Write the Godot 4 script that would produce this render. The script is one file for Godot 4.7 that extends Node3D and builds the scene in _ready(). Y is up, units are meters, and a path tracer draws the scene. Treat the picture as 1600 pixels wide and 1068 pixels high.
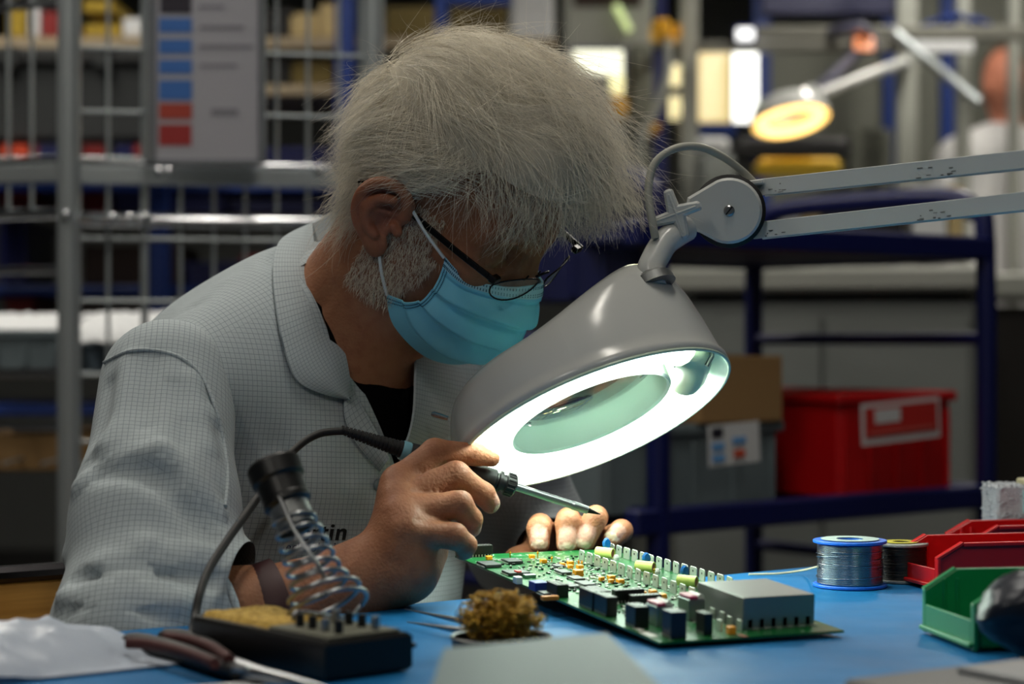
extends Node3D
# A technician with a face mask soldering a circuit board under a magnifier lamp.
# Metres, y up. The viewer stands at (0, 0.94, 0) and looks along -z; the table top is at y = 0.75.

const EYE := Vector3(0, 0.94, 0)
const FPX := 3100.0
const TABLE_Y := 0.75
var M := {}
var taken := {}
var rng := RandomNumberGenerator.new()

# ---------------------------------------------------------------- mesh collector
class MB:
	var v := PackedVector3Array()
	var n := PackedVector3Array()
	var t := PackedVector2Array()
	var c := PackedColorArray()
	var i := PackedInt32Array()

	func vert(p: Vector3, nn: Vector3, uv := Vector2.ZERO) -> int:
		v.append(p); n.append(nn); t.append(uv)
		return v.size() - 1

	func tri(a: int, b: int, d: int) -> void:
		i.append(a); i.append(b); i.append(d)

	func quad(a: int, b: int, d: int, e: int) -> void:
		i.append_array(PackedInt32Array([a, b, d, a, d, e]))

	# flat convex polygon; the normal points away from inside
	func poly(pts: Array, inside: Vector3) -> void:
		var nn: Vector3 = (pts[1] - pts[0]).cross(pts[2] - pts[0]).normalized()
		if nn.dot(pts[0] - inside) < 0.0:
			nn = -nn
		var f := v.size()
		for k in pts.size():
			var q: Vector3 = pts[k]
			vert(q, nn, Vector2(q.x + q.z, q.y))
		for k in range(1, pts.size() - 1):
			tri(f, f + k, f + k + 1)

	func box(xf: Transform3D, s: Vector3, b := 0.0) -> void:
		var h := s * 0.5
		var o := xf.origin
		b = minf(b, minf(h.x, minf(h.y, h.z)) * 0.9)
		if b <= 0.0:
			for ax in 3:
				for sg in [-1.0, 1.0]:
					var q := []
					for k in [[-1, -1], [1, -1], [1, 1], [-1, 1]]:
						var w := Vector3.ZERO
						w[ax] = sg * h[ax]
						w[(ax + 1) % 3] = k[0] * h[(ax + 1) % 3]
						w[(ax + 2) % 3] = k[1] * h[(ax + 2) % 3]
						q.append(xf * w)
					poly(q, o)
			return
		for ax in 3:
			var a1 := (ax + 1) % 3
			var a2 := (ax + 2) % 3
			for sg in [-1.0, 1.0]:
				var q := []
				for k in [[-1, -1], [1, -1], [1, 1], [-1, 1]]:
					var w := Vector3.ZERO
					w[ax] = sg * h[ax]
					w[a1] = k[0] * (h[a1] - b)
					w[a2] = k[1] * (h[a2] - b)
					q.append(xf * w)
				poly(q, o)
				for sg2 in [-1.0, 1.0]:
					var e := []
					for k in [[0, -1], [0, 1], [1, 1], [1, -1]]:
						var w := Vector3.ZERO
						w[ax] = sg * (h[ax] - (b if k[0] == 1 else 0.0))
						w[a1] = sg2 * (h[a1] - (b if k[0] == 0 else 0.0))
						w[a2] = k[1] * (h[a2] - b)
						e.append(xf * w)
					poly(e, o)
		for sx in [-1.0, 1.0]:
			for sy in [-1.0, 1.0]:
				for sz in [-1.0, 1.0]:
					poly([xf * Vector3(sx * h.x, sy * (h.y - b), sz * (h.z - b)), xf * Vector3(sx * (h.x - b), sy * h.y, sz * (h.z - b)), xf * Vector3(sx * (h.x - b), sy * (h.y - b), sz * h.z)], o)

	# a swept round bar; r is one radius or an array of radii
	func tube(pts: Array, r, sides := 8, caps := true, closed := false) -> void:
		var m := pts.size()
		var first := v.size()
		var up := Vector3.ZERO
		var run := 0.0
		for k in m:
			var p: Vector3 = pts[k]
			var d: Vector3
			if closed:
				d = pts[(k + 1) % m] - pts[(k - 1 + m) % m]
			else:
				d = pts[mini(k + 1, m - 1)] - pts[maxi(k - 1, 0)]
			d = d.normalized()
			if k == 0:
				up = (Vector3.UP if absf(d.y) < 0.9 else Vector3.RIGHT)
			else:
				run += p.distance_to(pts[k - 1])
			up = (up - d * d.dot(up)).normalized()
			var side := d.cross(up)
			var rr: float = r[k] if r is Array else r
			for s in sides + 1:
				var a := TAU * s / sides
				var nn := up * cos(a) + side * sin(a)
				vert(p + nn * rr, nn, Vector2(run, a * rr))
		var w := sides + 1
		for k in (m if closed else m - 1):
			for s in sides:
				var a := first + k * w + s
				var b := first + ((k + 1) % m) * w + s
				quad(a, b, b + 1, a + 1)
		if caps and not closed:
			for e in [0, m - 1]:
				var q := []
				for s in sides:
					q.append(v[first + e * w + s])
				poly(q, pts[1 if e == 0 else m - 2])

	# turned shape round local y; profile of (radius, height); every segment has its own edge unless smooth
	func lathe(xf: Transform3D, prof: Array, segs := 24, smooth := false) -> void:
		var nb := xf.basis
		var from := v.size()
		if smooth:
			for k in prof.size():
				var d: Vector2 = (prof[mini(k + 1, prof.size() - 1)] - prof[maxi(k - 1, 0)]).normalized()
				for s in segs + 1:
					var a := TAU * s / segs
					vert(xf * Vector3(prof[k].x * cos(a), prof[k].y, prof[k].x * sin(a)), (nb * Vector3(d.y * cos(a), -d.x, d.y * sin(a))).normalized(), Vector2(a * prof[k].x, prof[k].y))
			for k in prof.size() - 1:
				for s in segs:
					var a := from + k * (segs + 1) + s
					quad(a, a + segs + 1, a + segs + 2, a + 1)
			return
		for k in prof.size() - 1:
			var p0: Vector2 = prof[k]
			var p1: Vector2 = prof[k + 1]
			if p0.distance_to(p1) < 1e-7:
				continue
			var d := (p1 - p0).normalized()
			from = v.size()
			for p in [p0, p1]:
				for s in segs + 1:
					var a := TAU * s / segs
					vert(xf * Vector3(p.x * cos(a), p.y, p.x * sin(a)), (nb * Vector3(d.y * cos(a), -d.x, d.y * sin(a))).normalized(), Vector2(a * p.x, p.y))
			for s in segs:
				quad(from + s, from + segs + 1 + s, from + segs + 2 + s, from + s + 1)

	# polygon in local xy, extruded along z about the middle, with chamfered rims
	func prism(xf: Transform3D, pts: PackedVector2Array, depth: float, b := 0.0) -> void:
		if not Geometry2D.is_polygon_clockwise(pts):
			pts = pts.duplicate()
			pts.reverse()
		var m := pts.size()
		var inn := PackedVector2Array()
		for k in m:
			var e1 := (pts[k] - pts[(k - 1 + m) % m]).normalized()
			var e2 := (pts[(k + 1) % m] - pts[k]).normalized()
			var n1 := Vector2(e1.y, -e1.x)
			var n2 := Vector2(e2.y, -e2.x)
			var o := (n1 + n2) / maxf(1.0 + n1.dot(n2), 0.3)
			inn.append(pts[k] + o * b)
		var area_out := 0.0
		for k in m:
			area_out += inn[k].cross(inn[(k + 1) % m]) - pts[k].cross(pts[(k + 1) % m])
		if area_out < 0.0 and b > 0.0:
			for k in m:
				inn[k] = pts[k] * 2.0 - inn[k]
		var tr := Geometry2D.triangulate_polygon(inn)
		for sg in [-1.0, 1.0]:
			var f := v.size()
			var nn: Vector3 = (xf.basis * Vector3(0, 0, sg)).normalized()
			for k in m:
				vert(xf * Vector3(inn[k].x, inn[k].y, sg * depth * 0.5), nn, inn[k])
			for k in tr.size() / 3:
				tri(f + tr[k * 3], f + tr[k * 3 + 1], f + tr[k * 3 + 2])
		var rings := [[pts, depth * 0.5 - b], [pts, -(depth * 0.5 - b)]]
		if b > 0.0:
			rings = [[inn, depth * 0.5], [pts, depth * 0.5 - b], [pts, -(depth * 0.5 - b)], [inn, -depth * 0.5]]
		for q in rings.size() - 1:
			for k in m:
				var j := (k + 1) % m
				var A: PackedVector2Array = rings[q][0]
				var B: PackedVector2Array = rings[q + 1][0]
				var e := (pts[j] - pts[k]).normalized()
				var out2 := Vector2(-e.y, e.x)
				var nz: float = 0.0 if B == A else (0.7 if q == 0 else -0.7)
				var nn: Vector3 = (xf.basis * Vector3(out2.x, out2.y, nz)).normalized()
				var f := v.size()
				vert(xf * Vector3(A[k].x, A[k].y, rings[q][1]), nn, Vector2(A[k].x, rings[q][1]))
				vert(xf * Vector3(A[j].x, A[j].y, rings[q][1]), nn, Vector2(A[j].x, rings[q][1]))
				vert(xf * Vector3(B[j].x, B[j].y, rings[q + 1][1]), nn, Vector2(B[j].x, rings[q + 1][1]))
				vert(xf * Vector3(B[k].x, B[k].y, rings[q + 1][1]), nn, Vector2(B[k].x, rings[q + 1][1]))
				quad(f, f + 1, f + 2, f + 3)

	# a smooth sheet from rows of points; with thickness it gets a back and rims
	func sheet(rows: Array, thick := 0.0, uvscale := Vector2.ONE) -> void:
		var nv := rows.size()
		var nu: int = rows[0].size()
		var nor := []
		for r in nv:
			var line := []
			for q in nu:
				var du: Vector3 = rows[r][mini(q + 1, nu - 1)] - rows[r][maxi(q - 1, 0)]
				var dv: Vector3 = rows[mini(r + 1, nv - 1)][q] - rows[maxi(r - 1, 0)][q]
				line.append(du.cross(dv).normalized())
			nor.append(line)
		for side in (2 if thick > 0.0 else 1):
			var f := v.size()
			for r in nv:
				for q in nu:
					var nn: Vector3 = nor[r][q]
					vert(rows[r][q] - (nn * thick if side == 1 else Vector3.ZERO), -nn if side == 1 else nn, Vector2(float(q) / (nu - 1), float(r) / (nv - 1)) * uvscale)
			for r in nv - 1:
				for q in nu - 1:
					var a := f + r * nu + q
					quad(a, a + 1, a + nu + 1, a + nu)
		if thick > 0.0:
			var rim := []
			for q in nu: rim.append(Vector2i(0, q))
			for r in range(1, nv): rim.append(Vector2i(r, nu - 1))
			for q in range(nu - 2, -1, -1): rim.append(Vector2i(nv - 1, q))
			for r in range(nv - 2, 0, -1): rim.append(Vector2i(r, 0))
			var mid: Vector3 = rows[nv / 2][nu / 2]
			for k in rim.size():
				var a: Vector2i = rim[k]
				var b: Vector2i = rim[(k + 1) % rim.size()]
				var pa: Vector3 = rows[a.x][a.y]
				var pb: Vector3 = rows[b.x][b.y]
				if pa.distance_to(pb) < 1e-6:
					continue
				poly([pa, pb, pb - nor[b.x][b.y] * thick, pa - nor[a.x][a.y] * thick], mid)

	func mesh(check := true) -> ArrayMesh:
		if check:
			for k in i.size() / 3:
				var a := i[k * 3]
				var b := i[k * 3 + 1]
				var d := i[k * 3 + 2]
				if (v[b] - v[a]).cross(v[d] - v[a]).dot(n[a] + n[b] + n[d]) > 0.0:
					i[k * 3 + 1] = d
					i[k * 3 + 2] = b
		var arr := []
		arr.resize(Mesh.ARRAY_MAX)
		arr[Mesh.ARRAY_VERTEX] = v
		arr[Mesh.ARRAY_NORMAL] = n
		arr[Mesh.ARRAY_TEX_UV] = t
		if c.size() == v.size() and c.size() > 0:
			arr[Mesh.ARRAY_COLOR] = c
		arr[Mesh.ARRAY_INDEX] = i
		var am := ArrayMesh.new()
		am.add_surface_from_arrays(Mesh.PRIMITIVE_TRIANGLES, arr)
		return am

# ---------------------------------------------------------------- soft shapes: a distance field and its surface
class Field:
	var kind := PackedInt32Array()     # 0 tapered capsule, 1 ellipsoid, 2 fold along a segment
	var a := PackedVector3Array()
	var b := PackedVector3Array()
	var ra := PackedFloat32Array()
	var rb := PackedFloat32Array()
	var k := PackedFloat32Array()      # blend width; negative carves away
	var inv: Array[Transform3D] = []
	var reach := PackedFloat32Array()

	func cap(p: Vector3, q: Vector3, r1: float, r2: float, blend := 0.01) -> void:
		_add(0, p, q, r1, r2, blend, Transform3D())

	func ell(xf: Transform3D, r: Vector3, blend := 0.01) -> void:
		_add(1, xf.origin, r, 0.0, 0.0, blend, xf.affine_inverse())

	# raises (height > 0) or presses (height < 0) a soft line into what is there
	func fold(p: Vector3, q: Vector3, width: float, height: float) -> void:
		_add(2, p, q, width, height, 0.0, Transform3D())

	func _add(t: int, p: Vector3, q: Vector3, r1: float, r2: float, bl: float, xf: Transform3D) -> void:
		kind.append(t); a.append(p); b.append(q); ra.append(r1); rb.append(r2); k.append(bl); inv.append(xf)

	func one(j: int, p: Vector3) -> float:
		if kind[j] == 1:
			var q: Vector3 = inv[j] * p
			var r := b[j]
			var s := q / r
			var k0 := s.length()
			var k1 := (s / r).length()
			return k0 * (k0 - 1.0) / maxf(k1, 1e-6)
		var ba := b[j] - a[j]
		var pa := p - a[j]
		var h := clampf(pa.dot(ba) / maxf(ba.length_squared(), 1e-12), 0.0, 1.0)
		var d := (pa - ba * h).length()
		if kind[j] == 0:
			return d - lerpf(ra[j], rb[j], h)
		return d

	func dist(p: Vector3, use: PackedInt32Array) -> float:
		var d := 1.0
		for j in use:
			if kind[j] == 2:
				var x := one(j, p) / ra[j]
				if x < 2.4:
					d -= rb[j] * exp(-x * x)
				continue
			var e := one(j, p)
			var w := k[j]
			if w < 0.0:
				w = -w
				var h := maxf(w - absf(d + e), 0.0) / w
				d = maxf(d, -e) + h * h * w * 0.25
			else:
				var h := maxf(w - absf(d - e), 0.0) / w
				d = minf(d, e) - h * h * w * 0.25
		return d

	func all() -> PackedInt32Array:
		return PackedInt32Array(range(kind.size()))

	# surface nets; keep(p) may cut parts away; tint(p) gives vertex colours
	func surface(mb: MB, lo: Vector3, hi: Vector3, cell: float, keep = null, tint = null) -> void:
		var S := 8
		var nb := Vector3i(((hi - lo) / (cell * S)).ceil())
		var nx := nb.x * S + 1
		var ny := nb.y * S + 1
		var nz := nb.z * S + 1
		var g := PackedFloat32Array()
		g.resize(nx * ny * nz)
		g.fill(9.0)
		var half := cell * S * 0.5 * 1.7321 * 1.2 + cell * 2.0
		var everything := all()
		var active: Array[Vector3i] = []
		for bz in nb.z:
			for by in nb.y:
				for bx in nb.x:
					var mid := lo + (Vector3(bx, by, bz) + Vector3.ONE * 0.5) * cell * S
					var use := PackedInt32Array()
					var near := false
					var deep := false
					var plain := true
					for j in everything:
						var e := one(j, mid)
						if kind[j] == 2:
							if e < half + ra[j] * 2.4: use.append(j); plain = false
						else:
							if e < half + absf(k[j]): use.append(j)
							if k[j] < 0.0 and e < half - k[j]: plain = false
							if k[j] >= 0.0 and e < -half: deep = true
							if e < half + absf(k[j]) * 0.5 and k[j] >= 0.0: near = true
					if not near:
						continue
					if deep and plain:
						for z in range(bz * S, bz * S + S + 1):
							for y in range(by * S, by * S + S + 1):
								for x in range(bx * S, bx * S + S + 1):
									if g[(z * ny + y) * nx + x] > 8.0:
										g[(z * ny + y) * nx + x] = -1.0
						continue
					active.append(Vector3i(bx, by, bz))
					for z in range(bz * S, bz * S + S + 1):
						for y in range(by * S, by * S + S + 1):
							var at := (z * ny + y) * nx + bx * S
							var p := lo + Vector3(bx * S, y, z) * cell
							for x in S + 1:
								if g[at + x] > 8.0:
									g[at + x] = dist(p, use)
								p.x += cell
		var where := {}
		var sx := 1
		var sy := nx
		var sz := nx * ny
		var offs := [0, sx, sy, sx + sy, sz, sz + sx, sz + sy, sz + sx + sy]
		for blk in active:
			for z in range(blk.z * S, blk.z * S + S):
				for y in range(blk.y * S, blk.y * S + S):
					for x in range(blk.x * S, blk.x * S + S):
						var at := z * sz + y * sy + x
						var f0 := g[at]
						var mask := 0
						var v0 := g[at + offs[0]]; var v1 := g[at + offs[1]]; var v2 := g[at + offs[2]]; var v3 := g[at + offs[3]]
						var v4 := g[at + offs[4]]; var v5 := g[at + offs[5]]; var v6 := g[at + offs[6]]; var v7 := g[at + offs[7]]
						if v0 < 0.0: mask += 1
						if v1 < 0.0: mask += 1
						if v2 < 0.0: mask += 1
						if v3 < 0.0: mask += 1
						if v4 < 0.0: mask += 1
						if v5 < 0.0: mask += 1
						if v6 < 0.0: mask += 1
						if v7 < 0.0: mask += 1
						if mask == 0 or mask == 8:
							continue
						var sum := Vector3.ZERO
						var cnt := 0
						# twelve edges
						if (v0 < 0.0) != (v1 < 0.0): sum += Vector3(v0 / (v0 - v1), 0, 0); cnt += 1
						if (v2 < 0.0) != (v3 < 0.0): sum += Vector3(v2 / (v2 - v3), 1, 0); cnt += 1
						if (v4 < 0.0) != (v5 < 0.0): sum += Vector3(v4 / (v4 - v5), 0, 1); cnt += 1
						if (v6 < 0.0) != (v7 < 0.0): sum += Vector3(v6 / (v6 - v7), 1, 1); cnt += 1
						if (v0 < 0.0) != (v2 < 0.0): sum += Vector3(0, v0 / (v0 - v2), 0); cnt += 1
						if (v1 < 0.0) != (v3 < 0.0): sum += Vector3(1, v1 / (v1 - v3), 0); cnt += 1
						if (v4 < 0.0) != (v6 < 0.0): sum += Vector3(0, v4 / (v4 - v6), 1); cnt += 1
						if (v5 < 0.0) != (v7 < 0.0): sum += Vector3(1, v5 / (v5 - v7), 1); cnt += 1
						if (v0 < 0.0) != (v4 < 0.0): sum += Vector3(0, 0, v0 / (v0 - v4)); cnt += 1
						if (v1 < 0.0) != (v5 < 0.0): sum += Vector3(1, 0, v1 / (v1 - v5)); cnt += 1
						if (v2 < 0.0) != (v6 < 0.0): sum += Vector3(0, 1, v2 / (v2 - v6)); cnt += 1
						if (v3 < 0.0) != (v7 < 0.0): sum += Vector3(1, 1, v3 / (v3 - v7)); cnt += 1
						var nn := Vector3(v1 + v3 + v5 + v7 - v0 - v2 - v4 - v6, v2 + v3 + v6 + v7 - v0 - v1 - v4 - v5, v4 + v5 + v6 + v7 - v0 - v1 - v2 - v3).normalized()
						var p := lo + (Vector3(x, y, z) + sum / cnt) * cell
						where[at] = mb.vert(p, nn)
						if tint != null:
							mb.c.append(tint.call(p))
		var signs := {}
		var steps := [[sx, sy, sz], [sy, sz, sx], [sz, sx, sy]]
		for at in where:
			var f0 := g[at]
			for s in steps:
				var e: int = s[0]
				var f1 := g[at + e]
				if (f0 < 0.0) == (f1 < 0.0) or f1 > 8.0 or f0 > 8.0:
					continue
				var q0: int = where.get(at, -1)
				var q1: int = where.get(at - s[1], -1)
				var q2: int = where.get(at - s[1] - s[2], -1)
				var q3: int = where.get(at - s[2], -1)
				if q0 < 0 or q1 < 0 or q2 < 0 or q3 < 0:
					continue
				if keep == null:
					mb.quad(q0, q1, q2, q3)
					continue
				for q in [q0, q1, q2, q3]:
					if not signs.has(q):
						signs[q] = keep.call(mb.v[q])
				clip(mb, q0, q1, q2, signs, tint != null)
				clip(mb, q0, q2, q3, signs, tint != null)

	# the part of a triangle where the sign is positive
	func clip(mb: MB, a: int, b2: int, c: int, signs: Dictionary, tinted: bool) -> void:
		var src := [a, b2, c]
		var out := PackedInt32Array()
		for s in 3:
			var p: int = src[s]
			var q: int = src[(s + 1) % 3]
			var fp: float = signs[p]
			var fq: float = signs[q]
			if fp > 0.0:
				out.append(p)
			if (fp > 0.0) != (fq > 0.0):
				var t := fp / (fp - fq)
				var nv := mb.vert(mb.v[p].lerp(mb.v[q], t), mb.n[p].lerp(mb.n[q], t).normalized())
				if tinted:
					mb.c.append(mb.c[p].lerp(mb.c[q], t))
				out.append(nv)
		for s in range(1, out.size() - 1):
			mb.tri(out[0], out[s], out[s + 1])

	# where a line of sight first meets the shape
	func hit(from: Vector3, towards: Vector3) -> Vector3:
		var everything := all()
		var s := 1.0
		for step in 90:
			var d := dist(from + towards * s, everything)
			s += d * 0.8
			if d < 0.0004:
				break
		return from + towards * s

	func grad(p: Vector3) -> Vector3:
		var u := all()
		var e := 0.002
		return Vector3(dist(p + Vector3(e, 0, 0), u) - dist(p - Vector3(e, 0, 0), u), dist(p + Vector3(0, e, 0), u) - dist(p - Vector3(0, e, 0), u), dist(p + Vector3(0, 0, e), u) - dist(p - Vector3(0, 0, e), u)).normalized()

# ---------------------------------------------------------------- naming, tagging, small helpers
func numbered(called: String) -> String:
	var k: int = taken.get(called, 0)
	taken[called] = k + 1
	return called if k == 0 else "%s_%03d" % [called, k]

func tag(o: Node3D, label: String, category: String, group := "", kind := "") -> Node3D:
	if label: o.set_meta("label", label)
	if category: o.set_meta("category", category)
	if group: o.set_meta("group", group)
	if kind: o.set_meta("kind", kind)
	return o

func thing(called: String, label: String, category: String, at: Vector3, group := "", kind := "") -> Node3D:
	var o := Node3D.new()
	o.name = numbered(called)
	add_child(o)
	o.position = at
	tag(o, label, category, group, kind)
	return o

func frame_of(o: Node) -> Transform3D:
	var x := Transform3D()
	while o is Node3D and o != self:
		x = o.transform * x
		o = o.get_parent()
	return x

# a part whose shape was collected in world axes
func part(parent: Node3D, called: String, mb: MB, m: Material, label := "", check := true) -> MeshInstance3D:
	var o := MeshInstance3D.new()
	o.name = called
	o.mesh = mb.mesh(check)
	o.material_override = m
	if label: o.set_meta("label", label)
	o.transform = frame_of(parent).affine_inverse()
	parent.add_child(o, true)
	return o

# a part from a mesh that several share, placed by a world transform
func placed(parent: Node3D, called: String, me: Mesh, m: Material, xf: Transform3D, label := "") -> MeshInstance3D:
	var o := MeshInstance3D.new()
	o.name = called
	o.mesh = me
	o.material_override = m
	if label: o.set_meta("label", label)
	o.transform = frame_of(parent).affine_inverse() * xf
	parent.add_child(o, true)
	return o

func solo(called: String, mb: MB, m: Material, label: String, category: String, group := "", kind := "") -> MeshInstance3D:
	var o := MeshInstance3D.new()
	o.name = numbered(called)
	o.mesh = mb.mesh()
	o.material_override = m
	add_child(o)
	return tag(o, label, category, group, kind)

func structure(called: String, mb: MB, m: Material) -> MeshInstance3D:
	var o := MeshInstance3D.new()
	o.name = called
	o.mesh = mb.mesh()
	o.material_override = m
	add_child(o)
	o.set_meta("kind", "structure")
	return o

func P(u: float, v: float, d: float) -> Vector3:
	return EYE + Vector3((u - 800.0) / FPX * d, -(v - 534.0) / FPX * d, -d)

func ray(u: float, v: float) -> Vector3:
	return Vector3((u - 800.0) / FPX, -(v - 534.0) / FPX, -1.0).normalized()

# where the line of sight through a pixel meets the table top (or a plane over it)
func T(u: float, v: float, over := 0.0) -> Vector3:
	var d := (EYE.y - TABLE_Y - over) * FPX / (v - 534.0)
	return P(u, v, d)

func at(o: Vector3, turn := 0.0) -> Transform3D:
	return Transform3D(Basis(Vector3.UP, turn), o)

# axes from a z direction and an up hint
func axes(o: Vector3, z: Vector3, up := Vector3.UP) -> Transform3D:
	z = z.normalized()
	var x := up.cross(z).normalized()
	return Transform3D(Basis(x, z.cross(x), z), o)

# axes with y along a direction (for lathes)
func along(o: Vector3, y: Vector3, hint := Vector3(0.3, 0.2, 0.9)) -> Transform3D:
	y = y.normalized()
	var x := y.cross(hint).normalized()
	return Transform3D(Basis(x, y, x.cross(y)), o)

func bez(pts: Array, m: int) -> Array:
	# Catmull-Rom through the points
	var out := []
	var cnt := pts.size()
	for s in cnt - 1:
		var p0: Vector3 = pts[maxi(s - 1, 0)]
		var p1: Vector3 = pts[s]
		var p2: Vector3 = pts[s + 1]
		var p3: Vector3 = pts[mini(s + 2, cnt - 1)]
		for q in m:
			var t := float(q) / m
			out.append(0.5 * (2.0 * p1 + (p2 - p0) * t + (2.0 * p0 - 5.0 * p1 + 4.0 * p2 - p3) * t * t + (3.0 * p1 - p0 - 3.0 * p2 + p3) * t * t * t))
	out.append(pts[cnt - 1])
	return out

# ---------------------------------------------------------------- materials
func mat(called: String, col: Color, rough := 0.6, metal := 0.0, spec := 0.5) -> StandardMaterial3D:
	var m := StandardMaterial3D.new()
	m.resource_name = called
	m.albedo_color = col
	m.roughness = rough
	m.metallic = metal
	m.metallic_specular = spec
	M[called] = m
	return m

func noise_tex(freq: float, cols: Array, seed_no: int, size := 256, octaves := 4) -> NoiseTexture2D:
	var f := FastNoiseLite.new()
	f.seed = seed_no
	f.frequency = freq
	f.fractal_octaves = octaves
	var g := Gradient.new()
	var offs := PackedFloat32Array()
	for k in cols.size():
		offs.append(float(k) / maxf(cols.size() - 1, 1))
	g.offsets = offs
	g.colors = PackedColorArray(cols)
	var tx := NoiseTexture2D.new()
	tx.width = size
	tx.height = size
	tx.seamless = true
	tx.noise = f
	tx.color_ramp = g
	return tx

func mottled(m: StandardMaterial3D, tx: Texture2D, scale: float, world := true) -> StandardMaterial3D:
	m.albedo_texture = tx
	m.uv1_triplanar = true
	m.uv1_world_triplanar = world
	m.uv1_scale = Vector3.ONE * scale
	return m

# ---------------------------------------------------------------- the scene
func _ready() -> void:
	rng.seed = 7
	camera_and_light()
	materials()
	room()
	work_table()
	person()
	magnifier_lamp()
	circuit_board()
	bench_things()
	cage_trolley()
	blue_trolley()
	far_background()

func camera_and_light() -> void:
	var cam := Camera3D.new()
	cam.name = "camera"
	cam.position = EYE
	var lens := CameraAttributesPhysical.new()
	lens.frustum_focal_length = 69.66
	lens.frustum_focus_distance = 1.5
	lens.frustum_near = 0.05
	lens.frustum_far = 60.0
	lens.exposure_aperture = 5.0
	cam.attributes = lens
	add_child(cam)
	cam.current = true
	var we := WorldEnvironment.new()
	we.name = "surroundings"
	var e := Environment.new()
	e.background_mode = Environment.BG_COLOR
	e.background_color = Color(0, 0, 0)
	e.tonemap_mode = Environment.TONE_MAPPER_LINEAR
	e.tonemap_exposure = 1.0
	e.sdfgi_enabled = true
	e.ssao_enabled = true
	e.ssil_enabled = true
	we.environment = e
	add_child(we)
	# ceiling luminaires of the hall: soft, cool-white panels
	for k in LUMINAIRES.size():
		var q: Array = LUMINAIRES[k]
		luminaire(q[0], q[1], q[2], q[3])

const LUMINAIRES := [
	[Vector3(-1.25, 2.75, 0.8), 1.0, 1.9, "the unseen floor behind the viewer at left"],  # out of view, set low in angle as frontal key light
	[Vector3(0.1, 2.75, -1.5), 1.0, 1.5, "the magnifier lamp"],
	[Vector3(0.8, 2.75, 1.3), 1.0, 1.5, "the unseen floor behind the viewer at right"],  # unseen behind the viewer, set there as front fill light
	[Vector3(-1.2, 2.75, -2.6), 1.0, 2.3, "the wire cage"],
	[Vector3(1.0, 2.75, -3.2), 1.0, 1.1, "the blue trolley"],
	[Vector3(-1.2, 2.75, -3.9), 1.0, 2.2, "the far racks"],
	[Vector3(1.3, 2.75, -5.0), 1.0, 3.8, "the far workstation"],
]

func luminaire(o: Vector3, size: float, power: float, over: String) -> void:
	var t := thing("ceiling_luminaire", "flat white ceiling luminaire hanging above %s" % over, "ceiling light", o, "ceiling luminaires")
	var f := MB.new()
	for s in [-1, 1]:
		f.box(at(o + Vector3(s * 0.10, 0.0, 0)), Vector3(0.04, 0.08, size * 1.2 + 0.08), 0.004)
		f.box(at(o + Vector3(0, 0.0, s * (size * 0.6 + 0.02))), Vector3(0.16, 0.08, 0.04), 0.004)
	f.box(at(o + Vector3(0, 0.05, 0)), Vector3(0.24, 0.02, size * 1.2 + 0.08), 0.004)
	part(t, "frame", f, mat("luminaire white", Color(0.85, 0.85, 0.84), 0.5))
	var d := MB.new()
	d.box(at(o + Vector3(0, 0.015, 0)), Vector3(0.16, 0.01, size * 1.2), 0.0)
	var g := mat("luminaire glow", Color(0.9, 0.9, 0.88), 0.6)
	g.emission_enabled = true
	g.emission = Color(1.0, 0.97, 0.9)
	g.emission_energy_multiplier = 2.2 * power
	part(t, "diffuser", d, g)
	var l := AreaLight3D.new()
	l.name = "luminaire_light"
	l.area_size = Vector2(0.15, size * 1.18)
	l.light_color = Color(1.0, 0.975, 0.93)
	l.light_energy = 0.80 * power
	l.area_range = 30.0
	l.shadow_enabled = true
	l.position = Vector3(0, 0.0, 0)
	l.rotation.x = -PI / 2
	t.add_child(l)

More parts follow.
